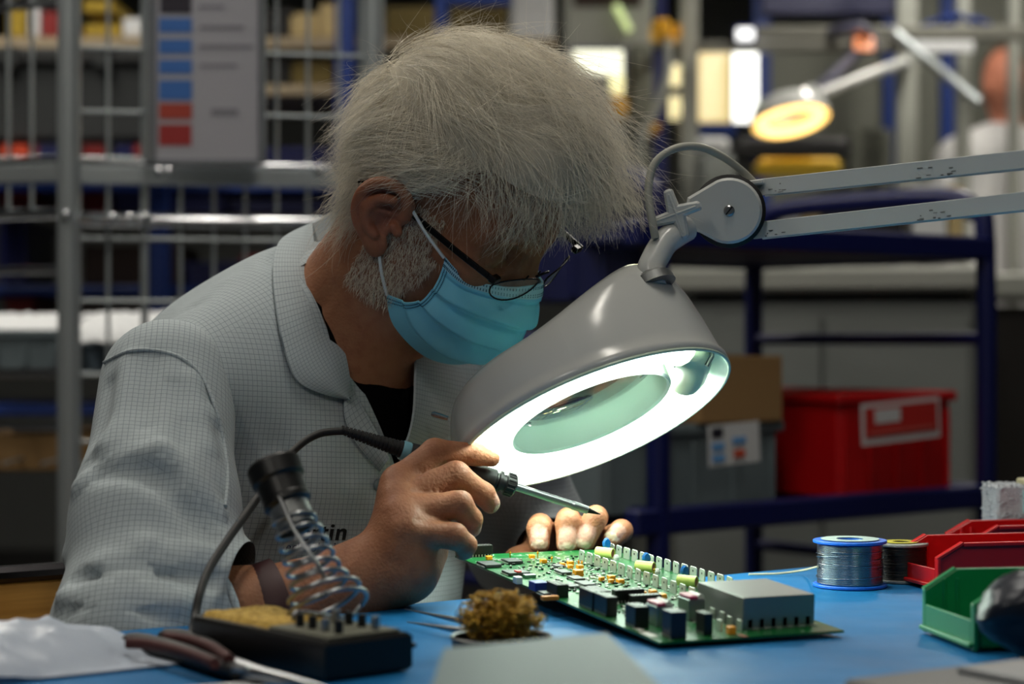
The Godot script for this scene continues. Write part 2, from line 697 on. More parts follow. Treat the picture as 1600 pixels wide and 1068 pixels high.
func materials() -> void:
	mat("hall wall", Color(0.42, 0.43, 0.42), 0.9)
	mat("hall floor", Color(0.22, 0.22, 0.22), 0.7)
	mat("hall ceiling", Color(0.6, 0.6, 0.58), 0.95)
	# bench mat
	var b := mat("bench mat", Color(0.96, 0.98, 1.0), 0.58, 0.0, 0.24)
	mottled(b, noise_tex(0.012, [Color(0.08, 0.39, 0.59), Color(0.10, 0.42, 0.63), Color(0.12, 0.45, 0.67)], 5, 512, 6), 1.7)
	b.roughness_texture = noise_tex(0.03, [Color(0.75, 0.75, 0.75), Color(1, 1, 1)], 6, 256, 5)
	mat("bench edge", Color(0.16, 0.17, 0.19), 0.5)
	# cloth of the coat: pale grey weave with a fine dark check
	var im := Image.create(256, 256, false, Image.FORMAT_RGB8)
	var nz := FastNoiseLite.new()
	nz.frequency = 0.05
	for y in 256:
		for x in 256:
			var q := 0.88 + 0.025 * nz.get_noise_2d(x, y) + 0.012 * (((x / 2) + (y / 2)) % 2)
			var tone := Color(q * 0.955, q * 0.985, q)
			var lx := absf(fmod(x, 32.0) - 16.0)
			var ly := absf(fmod(y, 32.0) - 16.0)
			if lx < 1.7 or ly < 1.7:
				var w := 0.34 + 0.08 * nz.get_noise_2d(x * 3.0, y * 3.0)
				tone = tone.lerp(Color(0.24, 0.25, 0.30), w)
			im.set_pixel(x, y, tone)
	im.generate_mipmaps()
	M.check = ImageTexture.create_from_image(im)
	for nm in ["coat", "sleeve", "collar"]:
		var m := mat(nm, Color(0.80, 0.82, 0.825), 0.9, 0.0, 0.3)
		m.albedo_texture = M.check
		m.rim_enabled = true
		m.rim = 0.12
		if nm == "collar":
			m.uv1_scale = Vector3(1, 1, 1)
		else:
			m.uv1_triplanar = true
			m.uv1_triplanar_sharpness = 12.0
			m.uv1_scale = Vector3.ONE * 31.0
	mat("black cotton", Color(0.025, 0.025, 0.028), 0.95, 0.0, 0.2)
	var sk := mat("skin", Color(1, 1, 1), 0.60, 0.0, 0.42)
	sk.vertex_color_use_as_albedo = true
	sk.subsurf_scatter_enabled = true
	sk.subsurf_scatter_strength = 0.12
	mottled(sk, noise_tex(0.02, [Color(0.86, 0.80, 0.78), Color(0.97, 0.94, 0.92), Color(1, 0.99, 0.98)], 11, 256, 5), 14.0)
	sk.heightmap_enabled = true
	sk.heightmap_texture = noise_tex(0.09, [Color.BLACK, Color.WHITE], 12, 256, 4)
	sk.heightmap_scale = 0.05
	var hr := mat("grey hair", Color(1, 1, 1), 0.5, 0.0, 0.4)
	hr.vertex_color_use_as_albedo = true
	hr.backlight_enabled = true
	hr.backlight = Color(0.62, 0.62, 0.62)
	mat("hair bed", Color(0.74, 0.71, 0.64), 0.95, 0.0, 0.1)
	mat("black plastic", Color(0.035, 0.036, 0.038), 0.42)
	mat("black rubber", Color(0.03, 0.03, 0.032), 0.6)
	mat("steel", Color(0.62, 0.63, 0.64), 0.32, 1.0)
	mat("dull steel", Color(0.55, 0.56, 0.56), 0.5, 1.0)
	mat("chrome", Color(0.82, 0.83, 0.85), 0.12, 1.0)
	mat("zinc", Color(0.68, 0.71, 0.72), 0.34, 0.6)
	mat("lamp white", Color(0.76, 0.77, 0.76), 0.20, 0.0, 0.5)
	mat("white plastic", Color(0.85, 0.86, 0.84), 0.4)
	mat("grey plastic", Color(0.42, 0.47, 0.49), 0.5)
	mat("paper white", Color(0.82, 0.83, 0.84), 0.8)
	mat("navy paint", Color(0.05, 0.085, 0.32), 0.4)
	mat("bright blue", Color(0.10, 0.42, 0.85), 0.4)
	mat("red plastic", Color(0.74, 0.05, 0.07), 0.36)
	mat("green plastic", Color(0.02, 0.50, 0.29), 0.36)
	mat("cardboard", Color(0.60, 0.47, 0.30), 0.9)
	mat("cream board", Color(0.72, 0.64, 0.46), 0.85)
	mat("yellow plastic", Color(0.85, 0.62, 0.05), 0.5)
	var gl := mat("clear glass", Color(0.9, 0.97, 0.95, 0.10), 0.02, 0.0, 0.5)
	gl.transparency = BaseMaterial3D.TRANSPARENCY_ALPHA

func room() -> void:
	var x0 := -4.2; var x1 := 4.6; var z0 := -9.0; var z1 := 3.0; var h := 3.0
	var m := MB.new()
	m.box(at(Vector3((x0 + x1) / 2, -0.1, (z0 + z1) / 2)), Vector3(x1 - x0 + 0.4, 0.2, z1 - z0 + 0.4))
	structure("floor", m, M["hall floor"])
	m = MB.new()
	m.box(at(Vector3((x0 + x1) / 2, h + 0.1, (z0 + z1) / 2)), Vector3(x1 - x0 + 0.4, 0.2, z1 - z0 + 0.4))
	structure("ceiling", m, M["hall ceiling"])
	for w in [["wall_left", Vector3(x0 - 0.1, h / 2, (z0 + z1) / 2), Vector3(0.2, h, z1 - z0 + 0.4)], ["wall_right", Vector3(x1 + 0.1, h / 2, (z0 + z1) / 2), Vector3(0.2, h, z1 - z0 + 0.4)],
			["wall_back", Vector3((x0 + x1) / 2, h / 2, z0 - 0.1), Vector3(x1 - x0, h, 0.2)], ["wall_front", Vector3((x0 + x1) / 2, h / 2, z1 + 0.1), Vector3(x1 - x0, h, 0.2)]]:
		m = MB.new()
		m.box(at(w[1]), w[2])
		structure(w[0], m, M["hall wall"])

# the bench: its far edge runs from near the elbow to behind the solder reel
const EDGE_O := Vector3(-0.279, 0.75, -1.29)
const EDGE_D := Vector3(0.8076, 0, -0.5898)
const EDGE_N := Vector3(0.5898, 0, 0.8076)

func work_table() -> void:
	var len := 2.0
	var deep := 0.86
	var mid := EDGE_O + EDGE_D * 0.42 + EDGE_N * deep * 0.5
	var bs := Basis(EDGE_D, Vector3.UP, EDGE_N)
	var t := thing("workbench", "blue topped electronics workbench in front of the seated technician", "workbench", Vector3(mid.x, 0, mid.z))
	var m := MB.new()
	m.box(Transform3D(bs, mid + Vector3(0, -0.0015, 0)), Vector3(len, 0.003, deep), 0.001)
	part(t, "blue_mat", m, M["bench mat"], "smooth blue bench mat")
	m = MB.new()
	m.box(Transform3D(bs, mid + Vector3(0, -0.0185, 0)), Vector3(len, 0.031, deep), 0.002)
	part(t, "table_top", m, M["bench edge"])
	for sx in [-1, 1]:
		for sz in [-1, 1]:
			m = MB.new()
			m.box(Transform3D(bs, mid + EDGE_D * sx * (len / 2 - 0.06) + EDGE_N * sz * (deep / 2 - 0.06) + Vector3(0, -0.392, 0)), Vector3(0.05, 0.716, 0.05), 0.004)
			part(t, "leg", m, M["dull steel"])

# ---------------------------------------------------------------- the technician
var HEAD := Transform3D()
var TORSO := Transform3D()       # x to his left, y up, z forward; origin between the shoulders
var SHOULDER_R := Vector3()
var SHOULDER_L := Vector3()
var ELBOW_R := Vector3()
var WRIST_R := Vector3()
const SKIN := Color(0.34, 0.150, 0.078)

func hd(x: float, y: float, z: float) -> Vector3:
	return HEAD * Vector3(x, y, z)

func pose() -> void:
	var f := Vector3(0.745, -0.604, 0.282).normalized()
	var l := Vector3(0.49, 0.21, -0.846)
	l = (l - f * l.dot(f)).normalized()
	HEAD = Transform3D(Basis(l, f.cross(l), f), P(610, 335, 1.52) + l * 0.076)
	SHOULDER_R = P(262, 604, 1.52)
	var lt := Vector3(0.70, 0, -0.714).normalized()
	var ft := Vector3(0.714, 0, 0.70).normalized()
	TORSO = Transform3D(Basis(lt, Vector3.UP, ft), SHOULDER_R + lt * 0.16 - ft * 0.03)
	SHOULDER_L = SHOULDER_R + lt * 0.33
	ELBOW_R = P(213, 1030, 1.375)
	WRIST_R = P(606, 892, 1.425)

func torso_field(g: float) -> Field:
	# g grows (coat) or shrinks (shirt, skin) the shape
	var f := Field.new()
	var nb := TORSO * Vector3(0.008, 0.046, -0.004)
	f.ell(Transform3D(TORSO.basis * Basis(Vector3.RIGHT, 0.16), TORSO * Vector3(0, -0.10, -0.005)), Vector3(0.172, 0.185, 0.112) + Vector3.ONE * g, 0.05)
	f.ell(Transform3D(TORSO.basis, TORSO * Vector3(0, -0.30, -0.03)), Vector3(0.165, 0.18, 0.125) + Vector3.ONE * g, 0.08)
	f.cap(nb, SHOULDER_R + Vector3(0.012, 0.0, -0.01), 0.058 + g, 0.046 + g, 0.05)
	f.cap(nb, SHOULDER_L + Vector3(-0.012, 0.0, 0.0), 0.058 + g, 0.046 + g, 0.05)
	f.ell(Transform3D(TORSO.basis, TORSO * Vector3(0, -0.02, -0.07)), Vector3(0.13, 0.10, 0.075) + Vector3.ONE * g, 0.06)
	return f

func tint_skin(p: Vector3) -> Color:
	var c := SKIN
	var q := HEAD.affine_inverse() * p
	if q.length() < 0.2:
		# ruddier ear and cheek, greyer jaw where the stubble grows
		var ear := clampf(1.0 - (q - Vector3(-0.082, 0.0, -0.006)).length() / 0.035, 0.0, 1.0)
		c = c.lerp(Color(0.42, 0.15, 0.10), ear * 0.9)
		var jaw := clampf(1.0 - (q - Vector3(-0.05, -0.055, 0.03)).length() / 0.05, 0.0, 1.0)
		c = c.lerp(Color(0.44, 0.29, 0.22), jaw * 0.6)
	for s in nails:
		var w: Vector3 = s[0] * p
		if absf(w.x) < 1.08 and absf(w.y) < 1.08 and w.z > -0.6 and w.length() < 1.32:
			return Color(0.50, 0.29, 0.22) if w.y < 0.55 else Color(0.64, 0.53, 0.40)
	return c

var nails := []

# nail plate on a fingertip: a from the last joint, b the tip, out the direction the nail faces
func nail(f: Field, a: Vector3, b: Vector3, out: Vector3, r: float) -> void:
	var y := (b - a).normalized()
	var z := (out - y * out.dot(y)).normalized()
	var xf := Transform3D(Basis(y.cross(z), y, z), b + z * r * 0.66 - y * r * 0.34)
	var rad := Vector3(r * 0.70, r * 0.95, r * 0.46)
	f.ell(xf, rad, 0.0012)
	nails.append([(xf.scaled_local(rad)).affine_inverse()])

func finger(f: Field, j: Array, r: Array, k := 0.007) -> void:
	for s in j.size() - 1:
		f.cap(j[s], j[s + 1], r[s], r[s + 1], k)

func head_field() -> Field:
	var f := Field.new()
	var hb := HEAD.basis
	f.ell(Transform3D(hb, hd(0, 0.032, 0.002)), Vector3(0.070, 0.084, 0.085), 0.03)
	f.ell(Transform3D(hb, hd(0, -0.012, 0.034)), Vector3(0.057, 0.072, 0.053), 0.03)
	for s in [-1.0, 1.0]:
		f.cap(hd(s * 0.047, -0.046, 0.010), hd(s * 0.014, -0.078, 0.070), 0.015, 0.015, 0.025)
		f.cap(hd(s * 0.055, -0.005, 0.004), hd(s * 0.047, -0.046, 0.010), 0.015, 0.015, 0.025)
		f.ell(Transform3D(hb, hd(s * 0.041, -0.010, 0.060)), Vector3(0.019, 0.017, 0.02), 0.02)
		f.cap(hd(s * 0.012, 0.028, 0.081), hd(s * 0.046, 0.026, 0.066), 0.012, 0.010, 0.014)
		f.ell(Transform3D(hb, hd(s * 0.033, 0.008, 0.083)), Vector3(0.018, 0.012, 0.012), -0.012)
		f.ell(Transform3D(hb, hd(s * 0.032, 0.007, 0.068)), Vector3(0.0135, 0.0115, 0.0125), 0.004)
		f.cap(hd(s * 0.022, 0.0045, 0.0795), hd(s * 0.042, 0.0035, 0.0755), 0.0022, 0.002, 0.003)
		f.ell(Transform3D(hb, hd(s * 0.011, -0.033, 0.094)), Vector3(0.008, 0.007, 0.011), 0.006)
	f.cap(hd(0, 0.016, 0.083), hd(0, -0.026, 0.103), 0.007, 0.011, 0.012)
	f.ell(Transform3D(hb, hd(0, -0.080, 0.074)), Vector3(0.022, 0.015, 0.016), 0.02)
	f.cap(hd(-0.02, -0.056, 0.084), hd(0.02, -0.056, 0.084), 0.008, 0.008, 0.015)
	# neck, leaning forward out of the collar
	f.cap(hd(0, -0.018, -0.014), TORSO * Vector3(0.0, 0.030, 0.028), 0.047, 0.056, 0.04)
	f.cap(hd(-0.012, -0.05, 0.01), TORSO * Vector3(-0.004, 0.012, 0.058), 0.034, 0.030, 0.04)
	f.ell(Transform3D(TORSO.basis * Basis(Vector3.RIGHT, 0.16), TORSO * Vector3(0, -0.06, 0.0)), Vector3(0.13, 0.11, 0.095), 0.05)
	# neck cords and creases
	f.fold(hd(-0.062, -0.045, -0.028), TORSO * Vector3(-0.022, 0.012, 0.088), 0.012, 0.0045)
	f.fold(hd(-0.058, -0.062, 0.0), TORSO * Vector3(-0.048, 0.05, 0.05), 0.008, -0.003)
	f.fold(hd(-0.045, -0.082, 0.028), TORSO * Vector3(-0.02, 0.05, 0.085), 0.006, -0.0025)
	f.fold(hd(-0.03, -0.088, 0.03), TORSO * Vector3(0.0, 0.04, 0.09), 0.006, 0.0025)
	# crow's feet and the cheek line
	for k in 3:
		f.fold(hd(-0.052, 0.008 - k * 0.005, 0.062), hd(-0.064, 0.012 - k * 0.010, 0.050), 0.0022, -0.0007)
	f.fold(hd(-0.024, -0.006, 0.078), hd(-0.05, -0.012, 0.066), 0.0035, -0.0015)
	return f

func ear_field() -> Field:
	var f := Field.new()
	var pts := []
	# helix seen from the side: z forward, y up; x out of the head
	var rim := [[0.012, 0.004, -0.076], [0.013, 0.018, -0.081], [0.004, 0.027, -0.086], [-0.008, 0.027, -0.091], [-0.018, 0.019, -0.094], [-0.022, 0.006, -0.094], [-0.020, -0.008, -0.091], [-0.012, -0.019, -0.087], [-0.001, -0.027, -0.083]]
	for q in rim:
		pts.append(hd(q[2], q[1], q[0]))
	pts = bez(pts, 3)
	for s in pts.size() - 1:
		f.cap(pts[s], pts[s + 1], 0.0036, 0.0036, 0.003)
	# shell behind it and lobe
	f.ell(Transform3D(HEAD.basis * Basis(Vector3.UP, 0.38), hd(-0.083, 0.004, -0.005)), Vector3(0.0035, 0.026, 0.018), 0.005)
	f.ell(Transform3D(HEAD.basis * Basis(Vector3.UP, 0.3), hd(-0.081, -0.026, 0.004)), Vector3(0.0045, 0.010, 0.0085), 0.005)
	f.ell(Transform3D(HEAD.basis, hd(-0.088, -0.001, 0.002)), Vector3(0.010, 0.014, 0.010), -0.004)
	var anti := bez([hd(-0.087, 0.017, 0.002), hd(-0.091, 0.012, -0.008), hd(-0.092, 0.0, -0.012), hd(-0.089, -0.012, -0.008), hd(-0.086, -0.017, 0.001)], 3)
	for s in anti.size() - 1:
		f.cap(anti[s], anti[s + 1], 0.003, 0.003, 0.003)
	f.cap(hd(-0.080, -0.006, 0.014), hd(-0.083, -0.003, 0.009), 0.004, 0.003, 0.004)
	f.cap(hd(-0.074, 0.006, 0.012), hd(-0.086, 0.004, -0.004), 0.003, 0.002, 0.003)
	f.cap(hd(-0.072, -0.002, -0.008), hd(-0.088, 0.002, -0.014), 0.014, 0.006, 0.006)
	return f

func right_arm_field() -> Field:
	var f := Field.new()
	# forearm resting behind the bench edge
	f.cap(ELBOW_R + Vector3(0.0, 0.0, 0.0), ELBOW_R.lerp(WRIST_R, 0.35) + Vector3(0, 0.002, 0), 0.040, 0.036, 0.02)
	f.cap(ELBOW_R.lerp(WRIST_R, 0.35) + Vector3(0, 0.002, 0), ELBOW_R.lerp(WRIST_R, 0.9), 0.036, 0.0245, 0.02)
	f.cap(ELBOW_R.lerp(WRIST_R, 0.88), P(620, 868, 1.425), 0.0245, 0.0250, 0.02)
	var m := [P(624, 754, 1.448), P(624, 778, 1.434), P(628, 804, 1.418), P(636, 829, 1.406)]
	# metacarpals
	f.cap(P(612, 872, 1.448), m[0], 0.017, 0.0135, 0.016)
	f.cap(P(614, 876, 1.435), m[1], 0.017, 0.0135, 0.016)
	f.cap(P(618, 880, 1.42), m[2], 0.017, 0.0130, 0.016)
	f.cap(P(628, 886, 1.412), m[3], 0.018, 0.0125, 0.016)
	f.cap(P(640, 892, 1.425), P(668, 858, 1.44), 0.018, 0.014, 0.02)   # heel of the hand
	f.cap(P(630, 880, 1.45), P(672, 815, 1.465), 0.018, 0.014, 0.02)   # ball of the thumb
	# index, middle, ring, little finger; thumb behind the iron
	finger(f, [m[0], P(679, 706, 1.466), P(741, 709, 1.475), P(768, 716, 1.478)], [0.0125, 0.0098, 0.0082, 0.0064], 0.004)
	finger(f, [m[1], P(712, 743, 1.448), P(756, 772, 1.46), P(766, 789, 1.463)], [0.0127, 0.0104, 0.0082, 0.0065], 0.004)
	finger(f, [m[2], P(716, 787, 1.428), P(736, 811, 1.44), P(735, 827, 1.446)], [0.0123, 0.0102, 0.0080, 0.0065], 0.004)
	finger(f, [m[3], P(708, 836, 1.414), P(728, 851, 1.424), P(724, 862, 1.43)], [0.0118, 0.0096, 0.0075, 0.0060], 0.004)
	finger(f, [P(650, 820, 1.478), P(700, 775, 1.502), P(742, 752, 1.503), P(764, 748, 1.50)], [0.0140, 0.0115, 0.0100, 0.0080], 0.008)
	nail(f, P(741, 709, 1.475), P(768, 716, 1.478), Vector3(0.2, 0.8, -0.3), 0.0072)
	nail(f, P(756, 772, 1.46), P(766, 789, 1.463), Vector3(0.8, 0.35, 0.1), 0.0074)
	nail(f, P(736, 811, 1.44), P(735, 827, 1.446), Vector3(0.8, 0.1, 0.1), 0.0072)
	nail(f, P(728, 851, 1.424), P(724, 862, 1.43), Vector3(0.8, 0.0, 0.2), 0.0066)
	# tendons on the back of the hand, skin folds over the joints and between the fingers
	for q in 4:
		f.fold(m[q] + Vector3(-0.006, 0.004, 0.010), P(600 + q * 6, 850 + q * 4, 1.43 - q * 0.01) + Vector3(0, 0, 0.014), 0.005, 0.0014)
	f.fold(P(640, 756, 1.43), P(660, 738, 1.445), 0.004, -0.0022)
	f.fold(P(652, 776, 1.41), P(720, 764, 1.43), 0.0035, -0.0016)
	f.fold(P(652, 814, 1.40), P(728, 812, 1.42), 0.0035, -0.0016)
	for w in [[680, 696, 1.452], [712, 733, 1.434], [716, 778, 1.414], [708, 828, 1.40]]:
		for e in [-1, 0, 1]:
			f.fold(P(w[0] + e * 7, w[1] - 8, w[2]), P(w[0] + e * 7 + 3, w[1] + 12, w[2]), 0.0016, -0.0005)
	# veins along forearm and hand
	f.fold(P(560, 880, 1.40), P(600, 820, 1.415), 0.004, 0.0012)
	f.fold(P(600, 820, 1.415), P(612, 790, 1.41), 0.003, 0.0010)
	f.fold(P(500, 905, 1.38), P(560, 880, 1.40), 0.004, 0.0010)
	return f

func left_arm_field() -> Field:
	var f := Field.new()
	var el := P(826, 846, 1.90)
	var wr := P(872, 872, 1.735)
	f.cap(el, wr, 0.038, 0.026, 0.02)
	# knuckles hidden behind the bent fingers
	var mk := [P(848, 850, 1.672), P(880, 843, 1.672), P(912, 842, 1.676), P(940, 850, 1.684)]
	for q in 4:
		f.cap(wr, mk[q], 0.021, 0.0135, 0.014)
	finger(f, [mk[0], P(844, 821, 1.632), P(842, 826, 1.607), P(843, 849, 1.600)], [0.0130, 0.0098, 0.0096, 0.0084], 0.003)
	finger(f, [mk[1], P(888, 812, 1.628), P(887, 817, 1.602), P(886, 850, 1.596)], [0.0130, 0.0098, 0.0097, 0.0086], 0.003)
	finger(f, [mk[2], P(931, 808, 1.628), P(929, 812, 1.606), P(914, 847, 1.600)], [0.0128, 0.0096, 0.0094, 0.0082], 0.003)
	finger(f, [mk[3], P(971, 829, 1.632), P(969, 831, 1.614), P(957, 842, 1.606)], [0.0120, 0.0092, 0.0090, 0.0078], 0.003)
	finger(f, [wr, P(812, 880, 1.66), P(824, 886, 1.63), P(838, 880, 1.615)], [0.018, 0.0125, 0.0105, 0.0090], 0.010)
	nail(f, P(842, 826, 1.607), P(843, 849, 1.600), Vector3(0.02, 0.15, 1), 0.0094)
	nail(f, P(887, 817, 1.602), P(886, 850, 1.596), Vector3(-0.02, 0.15, 1), 0.0096)
	nail(f, P(929, 812, 1.606), P(914, 847, 1.600), Vector3(-0.25, 0.15, 1), 0.0092)
	nail(f, P(969, 831, 1.614), P(957, 842, 1.606), Vector3(-0.35, 0.25, 1), 0.0086)
	for w in [[843, 822, 1.594], [887, 816, 1.588], [926, 815, 1.592], [966, 828, 1.602]]:
		for e in 3:
			f.fold(P(w[0] - 14, w[1] + e * 5, w[2]), P(w[0] + 14, w[1] + e * 5, w[2]), 0.0016, -0.0006)
	return f

func person() -> void:
	pose()
	var base := Vector3(TORSO.origin.x, 0.0, TORSO.origin.z)
	var who := thing("person", "grey-haired technician in pale checked lab coat bending over the board with soldering iron", "person", base)
	# skin: one mesh for head, neck, chest and both arms
	var mb := MB.new()
	var tint := tint_skin
	var hf := head_field()
	hf.surface(mb, HEAD.origin + Vector3(-0.16, -0.24, -0.17), HEAD.origin + Vector3(0.15, 0.15, 0.15), 0.0036, null, tint)
	ear_field().surface(mb, hd(-0.083, 0, 0) - Vector3.ONE * 0.045, hd(-0.083, 0, 0) + Vector3.ONE * 0.045, 0.0015, null, tint)
	nails.clear()
	var ra := right_arm_field()
	ra.surface(mb, Vector3(-0.32, 0.67, -1.54), Vector3(0.02, 0.90, -1.30), 0.0022, null, tint)
	nails.clear()
	var la := left_arm_field()
	la.surface(mb, Vector3(-0.06, 0.70, -1.96), Vector3(0.13, 0.83, -1.56), 0.0019, null, tint)
	nails.clear()
	var trunk := torso_field(-0.02)
	trunk.cap(SHOULDER_R, ELBOW_R, 0.042, 0.038, 0.02)
	trunk.cap(SHOULDER_L, P(826, 846, 1.90), 0.042, 0.036, 0.02)
	# hips, thighs and lower legs on the chair, out of sight under the bench
	var hip := TORSO * Vector3(0, -0.46, -0.06)
	trunk.cap(hip - TORSO.basis.x * 0.07, hip + TORSO.basis.x * 0.07, 0.10, 0.10, 0.05)
	for s in [-1.0, 1.0]:
		var knee: Vector3 = hip + TORSO.basis.x * s * 0.12 + TORSO.basis.z * 0.38 + Vector3(0, 0.03, 0)
		var foot: Vector3 = Vector3(knee.x, 0.06, knee.z)
		trunk.cap(hip + TORSO.basis.x * s * 0.09, knee, 0.075, 0.055, 0.03)
		trunk.cap(knee, foot, 0.052, 0.036, 0.03)
		trunk.cap(foot, foot + TORSO.basis.z * 0.16 + Vector3(0, -0.02, 0), 0.04, 0.035, 0.02)
	var lo := Vector3(-0.42, 0.0, -2.0)
	trunk.surface(mb, lo, Vector3(0.40, 0.98, -1.1), 0.014, func(p: Vector3) -> float: return 0.88 - p.y, tint)
	part(who, "body", mb, M["skin"])
	clothes(who)
	hair(who, hf)
	face_mask()
	glasses()
	wristwatch()

# ---------------------------------------------------------------- clothes
var COAT: Field
var COATF: Field

func local_part(who: Node3D, called: String, mb: MB, m: Material, bs: Basis, o: Vector3, label := "") -> MeshInstance3D:
	# keeps the mesh in turned axes so that its cloth pattern follows it
	var inv := Transform3D(bs, o).affine_inverse()
	for k in mb.v.size():
		mb.v[k] = inv * mb.v[k]
		mb.n[k] = inv.basis * mb.n[k]
	var mi := MeshInstance3D.new()
	mi.name = called
	mi.mesh = mb.mesh()
	mi.material_override = m
	if label: mi.set_meta("label", label)
	mi.transform = frame_of(who).affine_inverse() * Transform3D(bs, o)
	who.add_child(mi, true)
	return mi

func on_coat(u: float, v: float, lift: float) -> Vector3:
	var p := COAT.hit(EYE, ray(u, v))
	if p.z < -1.9:
		return P(u, v, 1.66)
	return p + COAT.grad(p) * lift

func clothes(who: Node3D) -> void:
	COAT = torso_field(0.0)
	var tb := TORSO.basis
	# folds of the front panel and the back
	COAT.fold(P(345, 640, 1.55), P(470, 905, 1.50), 0.012, 0.005)
	COAT.fold(P(385, 640, 1.55), P(500, 800, 1.50), 0.014, -0.004)
	COAT.fold(P(440, 640, 1.55), P(560, 880, 1.52), 0.012, 0.003)
	COAT.fold(P(420, 380, 1.62), P(445, 460, 1.60), 0.010, -0.004)
	COAT.fold(P(360, 450, 1.60), P(440, 520, 1.58), 0.010, 0.003)
	COAT.fold(P(300, 480, 1.57), P(420, 560, 1.56), 0.012, -0.003)
	COAT.fold(P(400, 560, 1.56), P(430, 760, 1.53), 0.010, 0.003)
	COAT.fold(P(560, 760, 1.55), P(590, 900, 1.52), 0.010, 0.003)
	COAT.fold(P(330, 520, 1.56), P(430, 478, 1.60), 0.004, -0.002)    # yoke seam
	var inv := TORSO.affine_inverse()
	var neck_a := hd(0, -0.02, -0.02)
	var neck_b := TORSO * Vector3(0, 0.02, 0.02)
	var open := func(p: Vector3) -> float:
		var q: Vector3 = inv * p
		var gap := absf(q.x - 0.006) - minf((q.y + 0.07) * 0.42, 0.05) - 0.001
		var hole := Geometry3D.get_closest_point_to_segment_uncapped(p, neck_a, neck_b).distance_to(p) - 0.043
		return minf(p.y - 0.60, minf(maxf(gap, 0.04 - q.z), maxf(hole, 0.03 - q.y)))
	var mb := MB.new()
	COAT.surface(mb, Vector3(-0.42, 0.58, -1.93), Vector3(0.14, 1.06, -1.44), 0.0058, open)
	local_part(who, "coat_body", mb, M["coat"], tb * Basis(Vector3.FORWARD, 0.06), TORSO.origin, "pale grey lab coat with fine dark check")
	# black shirt under the open collar
	var sf := torso_field(-0.008)
	sf.cap(TORSO * Vector3(-0.004, 0.03, 0.050), TORSO * Vector3(0, -0.045, 0.048), 0.048, 0.048, 0.03)
	mb = MB.new()
	sf.surface(mb, TORSO.origin + Vector3(-0.12, -0.24, -0.14), TORSO.origin + Vector3(0.24, 0.12, 0.22), 0.006, func(p: Vector3) -> float:
		var q: Vector3 = inv * p
		return minf(0.012 + absf(q.x - 0.012) * 1.15 - q.y, minf(q.z - 0.04, q.x + 0.045)))
	part(who, "shirt", mb, M["black cotton"], "black v-neck shirt")
	# right sleeve, pushed up to the forearm
	var sl := Field.new()
	var cuff := ELBOW_R.lerp(WRIST_R, 0.33) + Vector3(0, 0.002, 0)
	sl.cap(SHOULDER_R, ELBOW_R.lerp(SHOULDER_R, 0.5) + Vector3(0.004, 0, 0.01), 0.052, 0.055, 0.03)
	sl.cap(ELBOW_R.lerp(SHOULDER_R, 0.5) + Vector3(0.004, 0, 0.01), ELBOW_R + Vector3(0, 0.012, 0), 0.055, 0.055, 0.03)
	sl.cap(ELBOW_R + Vector3(0, 0.012, 0), cuff + Vector3(0, 0.012, 0), 0.054, 0.050, 0.03)
	sl.cap(ELBOW_R.lerp(WRIST_R, 0.14), cuff, 0.051, 0.051, 0.01)
	# folds that run round the bend of the elbow and up the arm
	var fl := [[[130, 700], [330, 650], 0.010, 0.004], [[120, 760], [250, 700], 0.008, 0.005], [[250, 700], [345, 800], 0.007, 0.006], [[150, 735], [260, 745], 0.010, -0.006], [[205, 720], [330, 835], 0.009, -0.005],
		[[100, 870], [230, 850], 0.009, 0.004], [[120, 905], [340, 905], 0.008, -0.006], [[100, 930], [280, 940], 0.009, 0.006], [[150, 880], [320, 860], 0.010, 0.003], [[100, 955], [250, 960], 0.005, -0.004],
		[[200, 560], [175, 690], 0.010, 0.003], [[240, 560], [230, 660], 0.009, -0.003], [[300, 590], [330, 700], 0.008, 0.003], [[270, 600], [290, 690], 0.007, -0.002], [[170, 600], [140, 720], 0.008, -0.003]]
	for q in fl:
		var a: Vector3 = sl.hit(EYE, ray(q[0][0], q[0][1]))
		var b: Vector3 = sl.hit(EYE, ray(q[1][0], q[1][1]))
		if a.z < -1.75: a = P(q[0][0], q[0][1], 1.42)
		if b.z < -1.75: b = P(q[1][0], q[1][1], 1.42)
		q.append([a, b])
	for q in fl:
		sl.fold(q[4][0], q[4][1], q[2] * 0.85, q[3] * 1.5)
	mb = MB.new()
	sl.surface(mb, Vector3(-0.36, 0.64, -1.60), Vector3(-0.10, 0.99, -1.29), 0.0050, func(p: Vector3) -> float: return maxf(0.006 - (p - cuff).dot((WRIST_R - ELBOW_R).normalized()), Geometry3D.get_closest_point_to_segment(p, ELBOW_R, WRIST_R).distance_to(p) - Geometry3D.get_closest_point_to_segment(p, SHOULDER_R, ELBOW_R).distance_to(p) + 0.03))
	COATF = sl
	var up := (SHOULDER_R - ELBOW_R).normalized()
	var sb := along(Vector3.ZERO, up, Vector3(0.2, 0, 1)).basis
	local_part(who, "sleeve", mb, M["sleeve"], sb, SHOULDER_R)
	# rolled hem of the sleeve
	var hem := []
	var cx := axes(cuff, WRIST_R - ELBOW_R)
	for s in 28:
		var a := TAU * s / 28
		hem.append(cx * Vector3(cos(a) * 0.0505, sin(a) * 0.0505, 0.006 + 0.003 * sin(a * 3.0)))
	mb = MB.new()
	mb.tube(hem, 0.0035, 8, false, true)
	local_part(who, "sleeve_hem", mb, M["sleeve"], sb, SHOULDER_R)
	# armhole seam
	mb = MB.new()
	var seam := []
	for q in [[163, 566], [200, 549], [240, 547], [285, 560], [318, 592], [338, 640], [350, 690], [356, 740], [352, 790]]:
		var p1 := COAT.hit(EYE, ray(q[0], q[1]))
		var p2 := sl.hit(EYE, ray(q[0], q[1]))
		seam.append((p1 if p1.z > p2.z else p2) + Vector3(0, 0, 0.0005))
